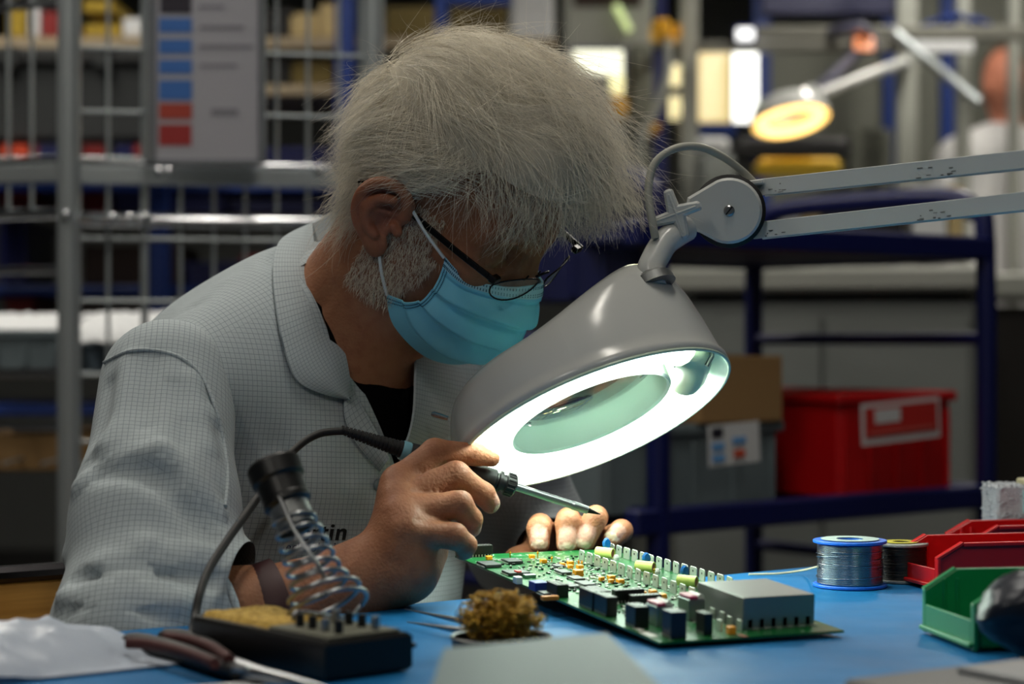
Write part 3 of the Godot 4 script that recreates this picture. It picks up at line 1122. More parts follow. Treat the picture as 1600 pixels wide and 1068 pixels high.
	mb.tube(bez(seam, 5), 0.0016, 6)
	local_part(who, "armhole_seam", mb, M["sleeve"], sb, SHOULDER_R)
	# left sleeve, mostly behind the lamp
	var ls := Field.new()
	var el := P(826, 846, 1.90)
	ls.cap(SHOULDER_L, el, 0.056, 0.056, 0.03)
	ls.cap(el, P(862, 868, 1.765), 0.052, 0.034, 0.03)
	ls.fold(P(800, 760, 1.8), P(850, 800, 1.8), 0.01, 0.004)
	ls.fold(P(790, 800, 1.8), P(850, 830, 1.8), 0.01, -0.004)
	mb = MB.new()
	var wl := P(862, 868, 1.765)
	ls.surface(mb, Vector3(-0.12, 0.66, -2.0), Vector3(0.12, 1.0, -1.68), 0.006, func(p: Vector3) -> float: return maxf(-(p - wl).dot((P(872, 872, 1.735) - el).normalized()), Geometry3D.get_closest_point_to_segment(p, el, wl).distance_to(p) - Geometry3D.get_closest_point_to_segment(p, SHOULDER_L, el.lerp(SHOULDER_L, 0.12)).distance_to(p)))
	local_part(who, "sleeve", mb, M["sleeve"], tb, SHOULDER_L)
	# collar leaf on the near side, lying from the nape over the chest
	var outer := [[476, 352], [440, 384], [427, 430], [431, 500], [444, 560], [462, 598], [500, 617], [541, 627]]
	var inner := [[488, 348], [491, 380], [497, 420], [510, 470], [524, 514], [538, 546], [547, 590], [548, 624]]
	var po := []
	var pi_ := []
	for q in outer.size():
		po.append(on_coat(outer[q][0], outer[q][1], 0.005) if q > 0 else P(476, 352, 1.675))
		var w := P(inner[q][0], inner[q][1], [1.66, 1.635, 1.615, 1.592, 1.577, 1.565, 1.558, 1.555][q])
		pi_.append(w)
	cloth_leaf(who, "collar", po, pi_, 0.006, 0.0022, 60.0)
	# the far leaf behind the neck
	var fo := [P(488, 348, 1.665), P(506, 340, 1.72), P(530, 336, 1.76), P(600, 400, 1.79), P(640, 470, 1.77), P(655, 520, 1.73)]
	var fi := [P(500, 385, 1.67), P(515, 378, 1.72), P(535, 380, 1.75), P(600, 440, 1.77), P(640, 500, 1.745), P(650, 550, 1.70)]
	cloth_leaf(who, "collar", fo, fi, 0.0, 0.0022, 50.0)
	var ro := [P(650, 545, 1.66), P(665, 555, 1.66), P(700, 570, 1.66), P(730, 600, 1.66)]
	# lapels turned back along the opening
	var l1 := [on_coat(541, 596, 0.004), on_coat(533, 640, 0.004), on_coat(545, 680, 0.004), on_coat(570, 715, 0.004), on_coat(590, 736, 0.003)]
	var l2 := [P(549, 594, 1.570), P(560, 622, 1.563), P(578, 655, 1.556), P(597, 690, 1.552), P(608, 716, 1.550)]
	cloth_leaf(who, "lapel", l1, l2, 0.004, 0.002, 30.0)
	var l3 := [P(651, 552, 1.60), P(650, 590, 1.592), P(648, 640, 1.578), P(640, 680, 1.566), P(624, 716, 1.555)]
	var l4 := [on_coat(716, 566, 0.004), on_coat(722, 610, 0.004), on_coat(706, 660, 0.004), on_coat(676, 700, 0.004), on_coat(640, 736, 0.004)]
	cloth_leaf(who, "lapel", l3, l4, 0.004, 0.002, 30.0)
	# button and the printed name
	mb = MB.new()
	var bp := on_coat(590, 757, 0.001)
	var bx := along(bp, COAT.grad(bp))
	mb.lathe(bx, [Vector2(0, 0.0025), Vector2(0.004, 0.0028), Vector2(0.0052, 0.0018), Vector2(0.0052, 0.0)], 16)
	part(who, "button", mb, M["grey plastic"])
	var ink := mat("print black", Color(0.03, 0.03, 0.035), 0.8)
	var ink2 := mat("print blue", Color(0.07, 0.10, 0.30), 0.8)
	print_on_coat(who, "bertin", 450, 834, 541, 832, 0.021, true, ink)
	print_on_coat(who, "technologies", 440, 855, 541, 855, 0.0105, false, ink2)

func print_on_coat(who: Node3D, word: String, u0: float, v0: float, u1: float, v1: float, height: float, bold: bool, m: Material) -> void:
	var font := SystemFont.new()
	font.font_names = PackedStringArray(["Droid Sans"])
	font.font_weight = 700 if bold else 400
	var tm := TextMesh.new()
	tm.text = word
	tm.font = font
	tm.font_size = 64
	tm.pixel_size = 0.001
	tm.depth = 0.004
	tm.horizontal_alignment = HORIZONTAL_ALIGNMENT_LEFT
	tm.curve_step = 3.0
	var arr := tm.get_mesh_arrays()
	var vs: PackedVector3Array = arr[Mesh.ARRAY_VERTEX]
	var lo := INF
	var hi := -INF
	for q in vs:
		lo = minf(lo, q.x)
		hi = maxf(hi, q.x)
	var ns := PackedVector3Array()
	ns.resize(vs.size())
	# lay every letter point onto the cloth, leaning forward as italics do
	var span := u1 - u0
	for k in vs.size():
		var q := vs[k]
		var x := (q.x - lo) / (hi - lo)
		var y := q.y / (hi - lo) * span
		var up := span / (hi - lo)
		var pu := u0 + x * span + y * 0.18
		var pv := lerpf(v0, v1, x) - y
		var p := COAT.hit(EYE, ray(pu, pv))
		var g := COAT.grad(p)
		vs[k] = p + g * (0.0006 if q.z > 0.0 else -0.0002)
		ns[k] = g
	arr[Mesh.ARRAY_VERTEX] = vs
	arr[Mesh.ARRAY_NORMAL] = ns
	arr[Mesh.ARRAY_TANGENT] = null
	var am := ArrayMesh.new()
	am.add_surface_from_arrays(Mesh.PRIMITIVE_TRIANGLES, arr)
	var o := MeshInstance3D.new()
	o.name = "printed_name"
	o.mesh = am
	o.material_override = m
	o.transform = frame_of(who).affine_inverse()
	who.add_child(o, true)

# a leaf of cloth between two edges, bulging a little, with thickness
func cloth_leaf(who: Node3D, called: String, ea: Array, eb: Array, bulge: float, thick: float, checks: float) -> void:
	var A := bez(ea, 6)
	var B := bez(eb, 6)
	var rows := []
	for s in A.size():
		var line := []
		for k in 9:
			var t := k / 8.0
			line.append(A[s].lerp(B[s], t))
		rows.append(line)
	var mid: Vector3 = rows[A.size() / 2][4]
	var towards := (EYE - mid).normalized()
	for s in rows.size():
		for k in 9:
			rows[s][k] += towards * bulge * sin(PI * k / 8.0)
	# orient the sheet so that its face looks to the eye
	var n0: Vector3 = (rows[0][1] - rows[0][0]).cross(rows[1][0] - rows[0][0])
	if n0.dot(towards) < 0.0:
		for s in rows.size():
			rows[s].reverse()
	var mb := MB.new()
	var wid: float = rows[rows.size() / 2][0].distance_to(rows[rows.size() / 2][8])
	var len := 0.0
	for s in rows.size() - 1:
		len += rows[s][4].distance_to(rows[s + 1][4])
	mb.sheet(rows, thick, Vector2(wid, len) * 31.0)
	part(who, called, mb, M["collar"])

# ---------------------------------------------------------------- hair, mask, spectacles, watch
func hair(who: Node3D, hf: Field) -> void:
	var r := RandomNumberGenerator.new()
	r.seed = 21
	var nz := FastNoiseLite.new()
	nz.seed = 3
	nz.frequency = 14.0
	var C := Vector3(0, 0.034, 0.004)
	var R := Vector3(0.072, 0.087, 0.088)
	# a felted bed under the strands
	var bed := Field.new()
	bed.ell(Transform3D(HEAD.basis, HEAD * (C + Vector3(0, 0.011, 0.003))), R + Vector3(0.006, 0.012, 0.010), 0.02)
	bed.ell(Transform3D(HEAD.basis, hd(0, 0.085, 0.066)), Vector3(0.062, 0.040, 0.042), 0.03)
	bed.ell(Transform3D(HEAD.basis, hd(0, 0.0, -0.05)), Vector3(0.056, 0.055, 0.036), 0.02)
	var hinv := HEAD.affine_inverse()
	var bm := MB.new()
	bed.surface(bm, HEAD.origin + Vector3(-0.16, -0.12, -0.16), HEAD.origin + Vector3(0.17, 0.17, 0.16), 0.006, func(p: Vector3) -> float: return hair_line(hinv * p) - (0.022 if (hinv * p).z > 0.03 else 0.010))
	var hp := part(who, "hair", bm, M["hair bed"], "thick tousled grey-white hair")
	var mb := MB.new()
	for s in 21000:
		var dir := Vector3(r.randfn(), r.randfn(), r.randfn()).normalized()
		var layer := r.randf()
		var front := clampf((dir.z * 0.75 + dir.y * 0.55 - 0.25) * 1.6, 0.0, 1.0)
		var thick := 0.006 + 0.016 * clampf(dir.y * 1.4 + 0.3, 0.0, 1.0) + 0.020 * front
		var q := C + R * dir
		if not in_hair(q, 0.0):
			continue
		q += dir * layer * thick
		var length := r.randf_range(0.035, 0.075) * (1.0 + 0.35 * front)
		var n := dir
		var topness := smoothstep(0.055, 0.105, q.y)
		var wob := Vector3(nz.get_noise_3d(q.x, q.y, q.z), nz.get_noise_3d(q.x + 5.0, q.y, q.z), nz.get_noise_3d(q.x, q.y + 5.0, q.z))
		var lower := Vector3(-0.10, -0.42 - 0.5 * clampf(-q.z * 14.0, 0.0, 1.0), -1.0)
		var upper := Vector3(signf(q.x) * 0.12 - 0.02, 0.10, 0.95)
		var flow := lower.lerp(upper, topness) + wob * (0.9 + 0.9 * front)
		if q.z > 0.05 and q.y < 0.095:
			flow = Vector3(-0.30, -0.25, 0.55) + wob * 1.3
			length *= 0.55
		var lift := 0.10 + 0.28 * front + (0.5 * r.randf() if r.randf() < 0.10 else 0.0)
		var d := (flow - n * flow.dot(n)).normalized() + n * lift
		strand(mb, q, d.normalized(), length, r, 0.55 + 1.1 * front, r.randf_range(0.00012, 0.00022), hair_tone(r, 0.22 * nz.get_noise_3d(q.x * 2.2 + 9.0, q.y * 2.2, q.z * 2.2)))
	# loose wisps round the outline
	for s in 700:
		var dir := Vector3(r.randfn(), absf(r.randfn()) + 0.1, r.randfn() * 0.8 + 0.5).normalized()
		var q := C + (R + Vector3.ONE * 0.022) * dir
		if in_hair(q, 0.0):
			strand(mb, q, (dir * 0.7 + Vector3(r.randfn(), r.randfn(), r.randfn()) * 0.6).normalized(), r.randf_range(0.02, 0.05), r, 2.2, 0.00011, hair_tone(r, 0.08))
	# a lock curling down behind the ear
	for s in 900:
		var q := Vector3(-0.066 + r.randfn() * 0.004, -0.004 + r.randfn() * 0.020, -0.036 + r.randfn() * 0.009)
		strand(mb, q, Vector3(-0.25 + r.randfn() * 0.1, -1.0, -0.25 + r.randfn() * 0.2).normalized(), r.randf_range(0.015, 0.035), r, 0.6, 0.00017, hair_tone(r, 0.0))
	var st := part(hp, "strands", mb, M["grey hair"], "", false)
	st.set_meta("kind", "stuff")
	# stubble and sideburn, eyebrows
	mb = MB.new()
	var sd := 0
	for s in 5200:
		var q := Vector3(-0.045 - r.randf() * 0.03, r.randf_range(-0.072, 0.02), r.randf_range(-0.010, 0.075))
		var edge := 0.034 + q.y * 0.30
		if q.z > 0.055 + q.y * 0.35 or (q.y > -0.012 and (q.z > 0.040 or q.z < 0.014)):
			continue
		if r.randf() > clampf(1.15 - absf(q.z - 0.022) * 12.0, 0.15, 1.0):
			continue
		var w := HEAD * Vector3(-0.12, q.y, q.z)
		var use := hf.all()
		var hit := false
		for it in 12:
			var dd := hf.dist(w, use)
			if dd < 0.0006:
				hit = true
				break
			w += HEAD.basis.x * dd * 0.95
		if not hit:
			continue
		sd += 1
		var g := hf.grad(w)
		var gl := HEAD.basis.inverse() * g
		var dl := (Vector3(-0.1, -0.9, 0.35) + Vector3(r.randfn(), r.randfn(), r.randfn()) * 0.3 + gl * 0.45).normalized()
		strand(mb, hinv * w, dl, r.randf_range(0.003, 0.008), r, 0.8, 0.00018, hair_tone(r, 0.26), 3)
	for s in 420:
		var side := -1.0 if r.randf() < 0.65 else 1.0
		var t := r.randf()
		var q := Vector3(side * lerpf(0.010, 0.050, t), 0.030 + 0.006 * sin(t * 2.6) + r.randfn() * 0.0028, lerpf(0.0955, 0.074, t))
		strand(mb, q, Vector3(side * 0.75, 0.15 + r.randfn() * 0.35, 0.55).normalized(), r.randf_range(0.007, 0.014), r, 1.0, 0.00013, hair_tone(r, 0.02), 4)
	var bd := part(who, "stubble", mb, M["grey hair"], "short white stubble and eyebrows", false)
	bd.set_meta("kind", "stuff")

func hair_tone(r: RandomNumberGenerator, more: float) -> Color:
	var w := 0.90 + r.randfn() * 0.09 + more
	w = clampf(w, 0.3, 1.0)
	if r.randf() < 0.06:
		w *= 0.6
	return Color(w, w * 0.94, w * 0.80)

# whether a point in head axes lies where hair grows
func in_hair(q: Vector3, slack: float) -> bool:
	return hair_line(q) > slack

func hair_line(q: Vector3) -> float:
	var low: float
	if q.z > 0.052: low = 0.056
	elif q.z > 0.012: low = lerpf(0.024, 0.056, (q.z - 0.012) / 0.040)
	elif q.z > -0.018: low = 0.024
	elif q.z > -0.032: low = lerpf(-0.046, 0.024, (q.z + 0.032) / 0.014)
	else: low = -0.046
	return q.y - low

func strand(mb: MB, q: Vector3, d: Vector3, length: float, r: RandomNumberGenerator, curl: float, rad: float, col: Color, segs := 6) -> void:
	var step := length / segs
	var bend := Vector3(r.randfn(), r.randfn(), r.randfn()) * curl * 0.28
	var down := HEAD.basis.inverse() * Vector3.DOWN
	var f := mb.v.size()
	var p := q
	var side := d.cross(Vector3(0.31, 0.5, 0.81)).normalized()
	var up := d.cross(side)
	var hb := HEAD.basis
	var sides := [hb * side, hb * (side * -0.5 + up * 0.866), hb * (side * -0.5 - up * 0.866)]
	for k in segs + 1:
		var w := HEAD * p
		var rr := rad * (1.0 - 0.75 * k / segs)
		for s in 3:
			mb.v.append(w + sides[s] * rr)
			mb.n.append(sides[s])
			mb.t.append(Vector2.ZERO)
			mb.c.append(col)
		if p.z > 0.085 and p.y < 0.047 + (p.z - 0.113) and segs > 4:
			step = 0.0001
		p += d * step
		d = (d + bend * 0.35 + down * 0.035 - (p - Vector3(0, 0.03, 0)).normalized() * 0.09).normalized()
	for k in segs:
		var a := f + k * 3
		for s in 3:
			var b := a + (s + 1) % 3
			mb.i.append_array(PackedInt32Array([a + s, a + s + 3, b, b, a + s + 3, b + 3]))

func face_mask() -> void:
	var t := thing("face_mask", "light blue pleated surgical mask over the technician's nose and chin", "face mask", hd(0, -0.06, 0.10))
	# half of the mask from the cheek edge to the middle line, in head axes
	var half := [
		[Vector3(-0.067, -0.004, 0.053), Vector3(-0.055, -0.012, 0.071), Vector3(-0.028, -0.012, 0.092), Vector3(0, -0.004, 0.1075)],
		[Vector3(-0.068, -0.022, 0.057), Vector3(-0.058, -0.026, 0.075), Vector3(-0.030, -0.028, 0.100), Vector3(0, -0.028, 0.1175)],
		[Vector3(-0.069, -0.043, 0.055), Vector3(-0.060, -0.047, 0.072), Vector3(-0.033, -0.054, 0.098), Vector3(0, -0.056, 0.1165)],
		[Vector3(-0.068, -0.054, 0.045), Vector3(-0.060, -0.068, 0.060), Vector3(-0.035, -0.081, 0.086), Vector3(0, -0.082, 0.1060)],
		[Vector3(-0.069, -0.060, 0.026), Vector3(-0.060, -0.084, 0.040), Vector3(-0.034, -0.101, 0.068), Vector3(0, -0.103, 0.086)]]
	var cols := []
	for row in half:
		var line: Array = row.duplicate()
		for k in range(2, -1, -1):
			line.append(Vector3(-row[k].x, row[k].y, row[k].z))
		cols.append(bez(line, 7))
	var rows := []
	var nu: int = cols[0].size()
	for c in nu:
		var pts := []
		for k in 5:
			pts.append(cols[k][c])
		rows.append(bez(pts, 16))
	# rows[c][t]; push pleats out along the face
	var nt: int = rows[0].size()
	var world := []
	for c in nu:
		var line := []
		for k in nt:
			var tt := float(k) / (nt - 1)
			var s := absf(2.0 * c / (nu - 1) - 1.0)
			var amp := 0.0075 * (1.0 - s * s * 0.4)
			var saw := fposmod((tt - 0.16) * 4.41, 1.0)
			var bump := 0.0
			if tt > 0.16 and tt < 0.84:
				bump = amp * (saw if saw < 0.86 else (1.0 - saw) / 0.14 * 0.86) - amp * 0.4
			var ripple := 0.0012 * sin(s * 9.0 + tt * 5.0) * s
			line.append(HEAD * (rows[c][k] + (rows[c][k] - Vector3(0, -0.05, 0.02)).normalized() * (bump + ripple)))
		world.append(line)
	var mb := MB.new()
	# face outwards
	var n0: Vector3 = (world[1][0] - world[0][0]).cross(world[0][1] - world[0][0])
	world_rows_out(world, hd(0, -0.05, 0.0))
	mb.sheet(world, 0.0012, Vector2(1, 1))
	var m := mat("mask blue", Color(0.58, 0.90, 0.99), 0.85, 0.0, 0.2)
	m.heightmap_enabled = true
	m.heightmap_texture = noise_tex(0.2, [Color.BLACK, Color.WHITE], 31, 256, 3)
	m.heightmap_scale = 0.02
	m.uv1_triplanar = true
	m.uv1_scale = Vector3.ONE * 30.0
	m.backlight_enabled = true
	m.backlight = Color(0.35, 0.45, 0.5)
	part(t, "mask_panel", mb, m)
	# paler top band with its rows of dotted seams
	var band := []
	for c in world.size():
		var line := []
		for k in 9:
			var q: Vector3 = world[c][k]
			line.append(q + (q - hd(0, -0.05, 0.0)).normalized() * 0.0008)
		band.append(line)
	mb = MB.new()
	world_rows_out(band, hd(0, -0.05, 0.0))
	mb.sheet(band, 0.0005)
	part(t, "top_band", mb, mat("mask band", Color(0.74, 0.90, 0.95), 0.85, 0.0, 0.2), "paler folded top band")
	var dots := mat("mask seam", Color(0.16, 0.40, 0.52), 0.9)
	mb = MB.new()
	for k in [2, 3, 6, 7]:
		for c in world.size():
			for h in 2:
				var a: Vector3 = world[c][k]
				if c + 1 < world.size(): a = a.lerp(world[c + 1][k], h * 0.5)
				var o := (a - hd(0, -0.05, 0.0)).normalized()
				mb.lathe(along(a + o * 0.0009, o), [Vector2(0, 0.0003), Vector2(0.0005, 0.0002), Vector2(0.0006, 0.0)], 5)
	var n1: int = world.size()
	for e in [0, 1]:
		for c in ([1, 2] if e == 0 else [n1 - 3, n1 - 2]):
			for k in range(8, nt - 1):
				var a: Vector3 = world[c][k]
				var o := (a - hd(0, -0.05, 0.0)).normalized()
				mb.lathe(along(a + o * 0.0006, o), [Vector2(0, 0.0003), Vector2(0.0005, 0.0002), Vector2(0.0006, 0.0)], 5)
	var sm := part(t, "seam", mb, dots)
	sm.set_meta("kind", "stuff")
	# ear loops
	var loop := mat("loop white", Color(0.86, 0.88, 0.88), 0.8)
	for s in [-1.0, 1.0]:
		mb = MB.new()
		mb.tube(bez([hd(s * 0.0685, -0.004, 0.053), hd(s * 0.0755, 0.006, 0.034), hd(s * 0.0795, 0.016, 0.017), hd(s * 0.081, 0.021, 0.006), hd(s * 0.080, 0.016, -0.010), hd(s * 0.078, 0.0, -0.016), hd(s * 0.077, -0.018, -0.006), hd(s * 0.079, -0.031, 0.008), hd(s * 0.076, -0.045, 0.017), hd(s * 0.070, -0.060, 0.027)], 4), 0.0014, 6)
		part(t, "ear_loop", mb, loop)

func world_rows_out(rows: Array, inside: Vector3) -> void:
	var c: int = rows.size() / 2
	var k: int = rows[0].size() / 2
	var n: Vector3 = (rows[c][k + 1] - rows[c][k - 1]).cross(rows[c + 1][k] - rows[c - 1][k])
	if n.dot(rows[c][k] - inside) < 0.0:
		rows.reverse()

func glasses() -> void:
	var t := thing("eyeglasses", "dark half-rimmed eyeglasses slipped down the technician's nose", "glasses", hd(0, 0.0, 0.10))
	var frame := mat("spectacle frame", Color(0.03, 0.03, 0.04), 0.25, 0.4)
	var rim := mat("spectacle rim", Color(0.16, 0.17, 0.20), 0.2, 0.9)
	var tilt := Basis(HEAD.basis.x, 0.30)
	for s in [-1.0, 1.0]:
		var mb := MB.new()
		var path := bez([hd(s * 0.071, 0.009, 0.099), hd(s * 0.074, 0.010, 0.060), hd(s * 0.0765, 0.0125, 0.010), hd(s * 0.0775, 0.0135, -0.020), hd(s * 0.0765, 0.004, -0.036)], 4)
		var rows := []
		for k in path.size():
			var w := 0.0028 if k < path.size() - 6 else 0.0035
			rows.append([path[k] - HEAD.basis.y * w, path[k] + HEAD.basis.y * w])
		for k in path.size() - 1:
			var mid: Vector3 = (path[k] + path[k + 1]) * 0.5
			var z: Vector3 = (path[k + 1] - path[k])
			var len := z.length() * 1.06
			mb.box(axes(mid, z, HEAD.basis.y), Vector3(0.0022, 0.0050 if k < path.size() - 6 else 0.0066, len), 0.0006)
		part(t, "temple", mb, frame)
		# rim with its lens
		var ring := []
		var low := []
		var c := Vector3(s * 0.0345, -0.001, 0.1075)
		for k in 28:
			var a := TAU * k / 28
			var w := Vector3(cos(a) * 0.0275, sin(a) * (0.0075 if sin(a) > 0 else 0.0150), 0)
			w = Vector3(w.x, w.y * cos(0.12), w.y * sin(0.12))
			w.z -= absf(c.x + w.x) * absf(c.x + w.x) * 3.2
			ring.append(HEAD * (c + w))
		mb = MB.new()
		mb.tube(ring, 0.0007, 6, false, true)
		part(t, "rim", mb, rim)
		mb = MB.new()
		var mid := Vector3.ZERO
		for q in ring: mid += q / 28.0
		mid += HEAD.basis.z * 0.0012
		var f0 := mb.vert(mid, HEAD.basis.z)
		for q in ring: mb.vert(q, HEAD.basis.z)
		for k in 28: mb.tri(f0, f0 + 1 + k, f0 + 1 + (k + 1) % 28)
		part(t, "lens", mb, M["clear glass"])
		mb = MB.new()
		mb.tube(bez([hd(s * 0.010, 0.000, 0.099), hd(s * 0.009, -0.006, 0.097), hd(s * 0.0105, -0.010, 0.092)], 3), 0.0007, 5)
		part(t, "nose_pad", mb, rim)
		mb = MB.new()
		mb.box(axes(hd(s * 0.067, 0.008, 0.0965), HEAD.basis.z, HEAD.basis.y), Vector3(0.010, 0.0055, 0.006), 0.001)
		part(t, "hinge", mb, frame)
	var mb2 := MB.new()
	mb2.tube(bez([hd(-0.0095, 0.003, 0.1045), hd(-0.004, 0.0065, 0.1065), hd(0.004, 0.0065, 0.1065), hd(0.0095, 0.003, 0.1045)], 4), 0.0011, 6)
	part(t, "bridge", mb2, rim)

func wristwatch() -> void:
	var a := ELBOW_R.lerp(WRIST_R, 0.52)
	var dir := (WRIST_R - ELBOW_R).normalized()
	var t := thing("wristwatch", "dark red strapped watch on the technician's forearm behind the spring holder", "wristwatch", a)
	var xf := axes(a, dir)
	var mb := MB.new()
	var prof := []
	var seg := 40
	for k in seg:
		for e in 2:
			pass
	var ring := []
	for k in seg:
		var an := TAU * k / seg
		ring.append([cos(an), sin(an)])
	var rr := 0.0345
	for w in [[0.0, 0.0], [0.0016, 0.0016]]:
		pass
	var rows := []
	for q in [[-0.013, 0.0], [-0.012, 0.0018], [0.012, 0.0018], [0.013, 0.0]]:
		var line := []
		for k in seg + 1:
			var an := TAU * k / seg
			line.append(xf * Vector3(cos(an) * (rr + q[1]), sin(an) * (rr + q[1]), q[0]))
		rows.append(line)
	world_rows_out2(rows, a)
	mb.sheet(rows, 0.0)
	part(t, "strap", mb, mat("strap red", Color(0.20, 0.025, 0.045), 0.55), "dark red strap")
	mb = MB.new()
	var up := (Vector3(-0.2, 0.35, -0.9) - dir * Vector3(-0.2, 0.35, -0.9).dot(dir)).normalized()
	var cx := along(a + up * 0.033, up, dir)
	mb.lathe(cx, [Vector2(0.0, 0.007), Vector2(0.014, 0.007), Vector2(0.0165, 0.005), Vector2(0.017, -0.001), Vector2(0.014, -0.003)], 24)
	part(t, "case", mb, M["black plastic"])
	mb = MB.new()
	for s in [-1, 1]:
		mb.box(axes(a + up * 0.0385 + dir * s * 0.013, dir, up), Vector3(0.018, 0.003, 0.004), 0.0008)
	part(t, "strap_loop", mb, M["black rubber"])

func world_rows_out2(rows: Array, inside: Vector3) -> void:
	var n: Vector3 = (rows[1][1] - rows[1][0]).cross(rows[2][0] - rows[1][0])
	if n.dot(rows[1][0] - inside) < 0.0:
		rows.reverse()

# ---------------------------------------------------------------- the magnifier lamp
func magnifier_lamp() -> void:
	var n := Vector3(0.351, -0.868, 0.35).normalized()
	var a := Vector3(0.927, 0.375, 0.0)
	a = (a - n * a.dot(n)).normalized()
	var C := P(926, 652, 1.53)
	var X := Transform3D(Basis(a, -n, a.cross(-n)), C)
	var foot := Vector3(0.43, TABLE_Y, -1.2)
	var t := thing("magnifier_lamp", "white magnifier lamp on a jointed arm, lit, hanging over the circuit board", "lamp", foot)
	# housing: round, higher towards the arm
	var prof := [[0.1120, -0.0030, 0.0], [0.1140, 0.0, 0.0], [0.1138, 0.004, 0.0], [0.1115, 0.0065, 0.02], [0.1105, 0.012, 0.10], [0.1085, 0.022, 0.32], [0.1050, 0.033, 0.6], [0.1000, 0.042, 0.83], [0.0930, 0.0475, 0.95], [0.0840, 0.0500, 1.0], [0.0700, 0.0505, 1.0], [0.0650, 0.0500, 1.0]]
	var rows := []
	for q in prof:
		var line := []
		for s in 73:
			var an := TAU * (s % 72) / 72 + PI / 2
			var x: float = q[0] * cos(an)
			var z: float = q[0] * sin(an)
			var hump := 0.040 * smoothstep(-0.035, 0.075, x) * (1.0 - 0.35 * smoothstep(0.03, 0.10, absf(z)))
			line.append(X * Vector3(x, q[1] + hump * q[2], z))
		rows.append(line)
	var mb := MB.new()
	var flip := []
	for r in rows:
		var l2: Array = r.duplicate()
		flip.append(l2)
	world_rows_out2(flip, C)
	mb.sheet(flip, 0.0)
	part(t, "housing", mb, M["lamp white"], "glossy white round housing")
	# inside: reflector, inner collar
	var inner := mat("lamp inside", Color(0.88, 0.94, 0.90), 0.45)
	var milky := mat("lamp collar", Color(0.87, 0.92, 0.89), 0.4)
	milky.backlight_enabled = true
	milky.backlight = Color(0.50, 0.53, 0.515)
	mb = MB.new()
	mb.lathe(X, [Vector2(0.1115, -0.0028), Vector2(0.1088, 0.006), Vector2(0.1040, 0.020), Vector2(0.0970, 0.030), Vector2(0.066, 0.034)], 64)
	part(t, "reflector", mb, inner)
	mb = MB.new()
	mb.lathe(X, [Vector2(0.0680, 0.034), Vector2(0.0668, 0.004), Vector2(0.0650, 0.002), Vector2(0.0632, 0.004), Vector2(0.0640, 0.049)], 64)
	part(t, "lens_collar", mb, milky)
	mb = MB.new()
	var rim := []
	for s in 64:
		var an := TAU * s / 64
		rim.append(X * Vector3(cos(an) * 0.1125, -0.003, sin(an) * 0.1125))
	mb.tube(rim, 0.0014, 6, false, true)
	part(t, "rim", mb, mat("rim clear", Color(0.78, 0.86, 0.78), 0.25))
	# magnifying glass
	mb = MB.new()
	var pl := []
	for s in 13:
		var x := 0.0630 * s / 12.0
		pl.append(Vector2(x, 0.026 - 0.0075 * (1.0 - pow(x / 0.063, 2.0))))
	for s in 13:
		var x := 0.0630 * (12 - s) / 12.0
		pl.append(Vector2(x, 0.029 + 0.0075 * (1.0 - pow(x / 0.063, 2.0))))
	mb.lathe(X, pl, 64, true)
	var gl := mat("lens glass", Color(0.97, 1.0, 0.98, 0.02), 0.01)
	gl.refraction_enabled = true
	gl.refraction_scale = 0.05
	part(t, "lens", mb, gl, "round magnifying lens")
	# three lens screws
	for s in 3:
		mb = MB.new()
		var an := -0.5 + TAU * s / 3
		var o := X * Vector3(cos(an) * 0.060, 0.028, sin(an) * 0.060)
		mb.lathe(along(o, -(X.basis * Vector3(cos(an), 0.4, sin(an)))), [Vector2(0.0, 0.006), Vector2(0.0022, 0.006), Vector2(0.003, 0.004), Vector2(0.003, -0.002)], 12)
		part(t, "screw", mb, M["chrome"])
	# ring tube and its plug
	var ring := []
	for s in 65:
		var an := 0.42 + (TAU - 0.84) * s / 64
		ring.append(X * Vector3(cos(an) * 0.0885, 0.0135, sin(an) * 0.0885))
	mb = MB.new()
	mb.tube(ring, 0.0138, 14)
	var glow := mat("ring tube", Color(0.9, 0.95, 0.92), 0.4)
	glow.emission_enabled = true
	glow.emission = Color(0.95, 1.0, 0.95)
	glow.emission_energy_multiplier = 5.0
	part(t, "ring_tube", mb, glow, "lit ring tube")
	mb = MB.new()
	var plug := []
	for s in 9:
		var an := -0.46 + 0.92 * s / 8
		plug.append(X * Vector3(cos(an) * 0.0885, 0.0140, sin(an) * 0.0885))
	mb.tube(plug, [0.0150, 0.0155, 0.0150, 0.0150, 0.0150, 0.0150, 0.0150, 0.0155, 0.0150], 14)
	part(t, "tube_plug", mb, mat("plug cream", Color(0.80, 0.84, 0.72), 0.4))
	mb = MB.new()
	var clip := []
	for s in 10:
		var an := PI * 1.5 * s / 9 - 0.4
		var cc := Vector3(0.0885, 0.014, 0.0)
		clip.append(X * (cc + Vector3(-cos(an) * 0.0165, sin(an) * 0.0165, 0.017)))
	mb.tube(clip, 0.0018, 6)
	part(t, "tube_clip", mb, M["dull steel"])
	for s in 10:
		var an := 0.62 + (TAU - 1.24) * s / 9
		var l := OmniLight3D.new()
		l.name = "ring_light"
		l.light_color = Color(0.95, 1.0, 0.95)
		l.light_energy = 0.0082
		l.light_size = 0.011
		l.omni_range = 12.0
		l.omni_attenuation = 2.0
		l.shadow_enabled = true
		l.position = X * Vector3(cos(an) * 0.0885, 0.0135, sin(an) * 0.0885) - foot
		t.add_child(l, true)
	# small chrome pin of the lens cover
	mb = MB.new()
	mb.tube([P(700, 654, 1.575), P(690, 651, 1.575), P(677, 647, 1.575), P(673.5, 646, 1.575)], [0.0022, 0.0026, 0.0026, 0.001], 10)
	part(t, "cover_pin", mb, M["chrome"])
	# neck and joint
	var j0 := P(1020, 446, 1.50)
	var j1 := P(1018, 415, 1.505)
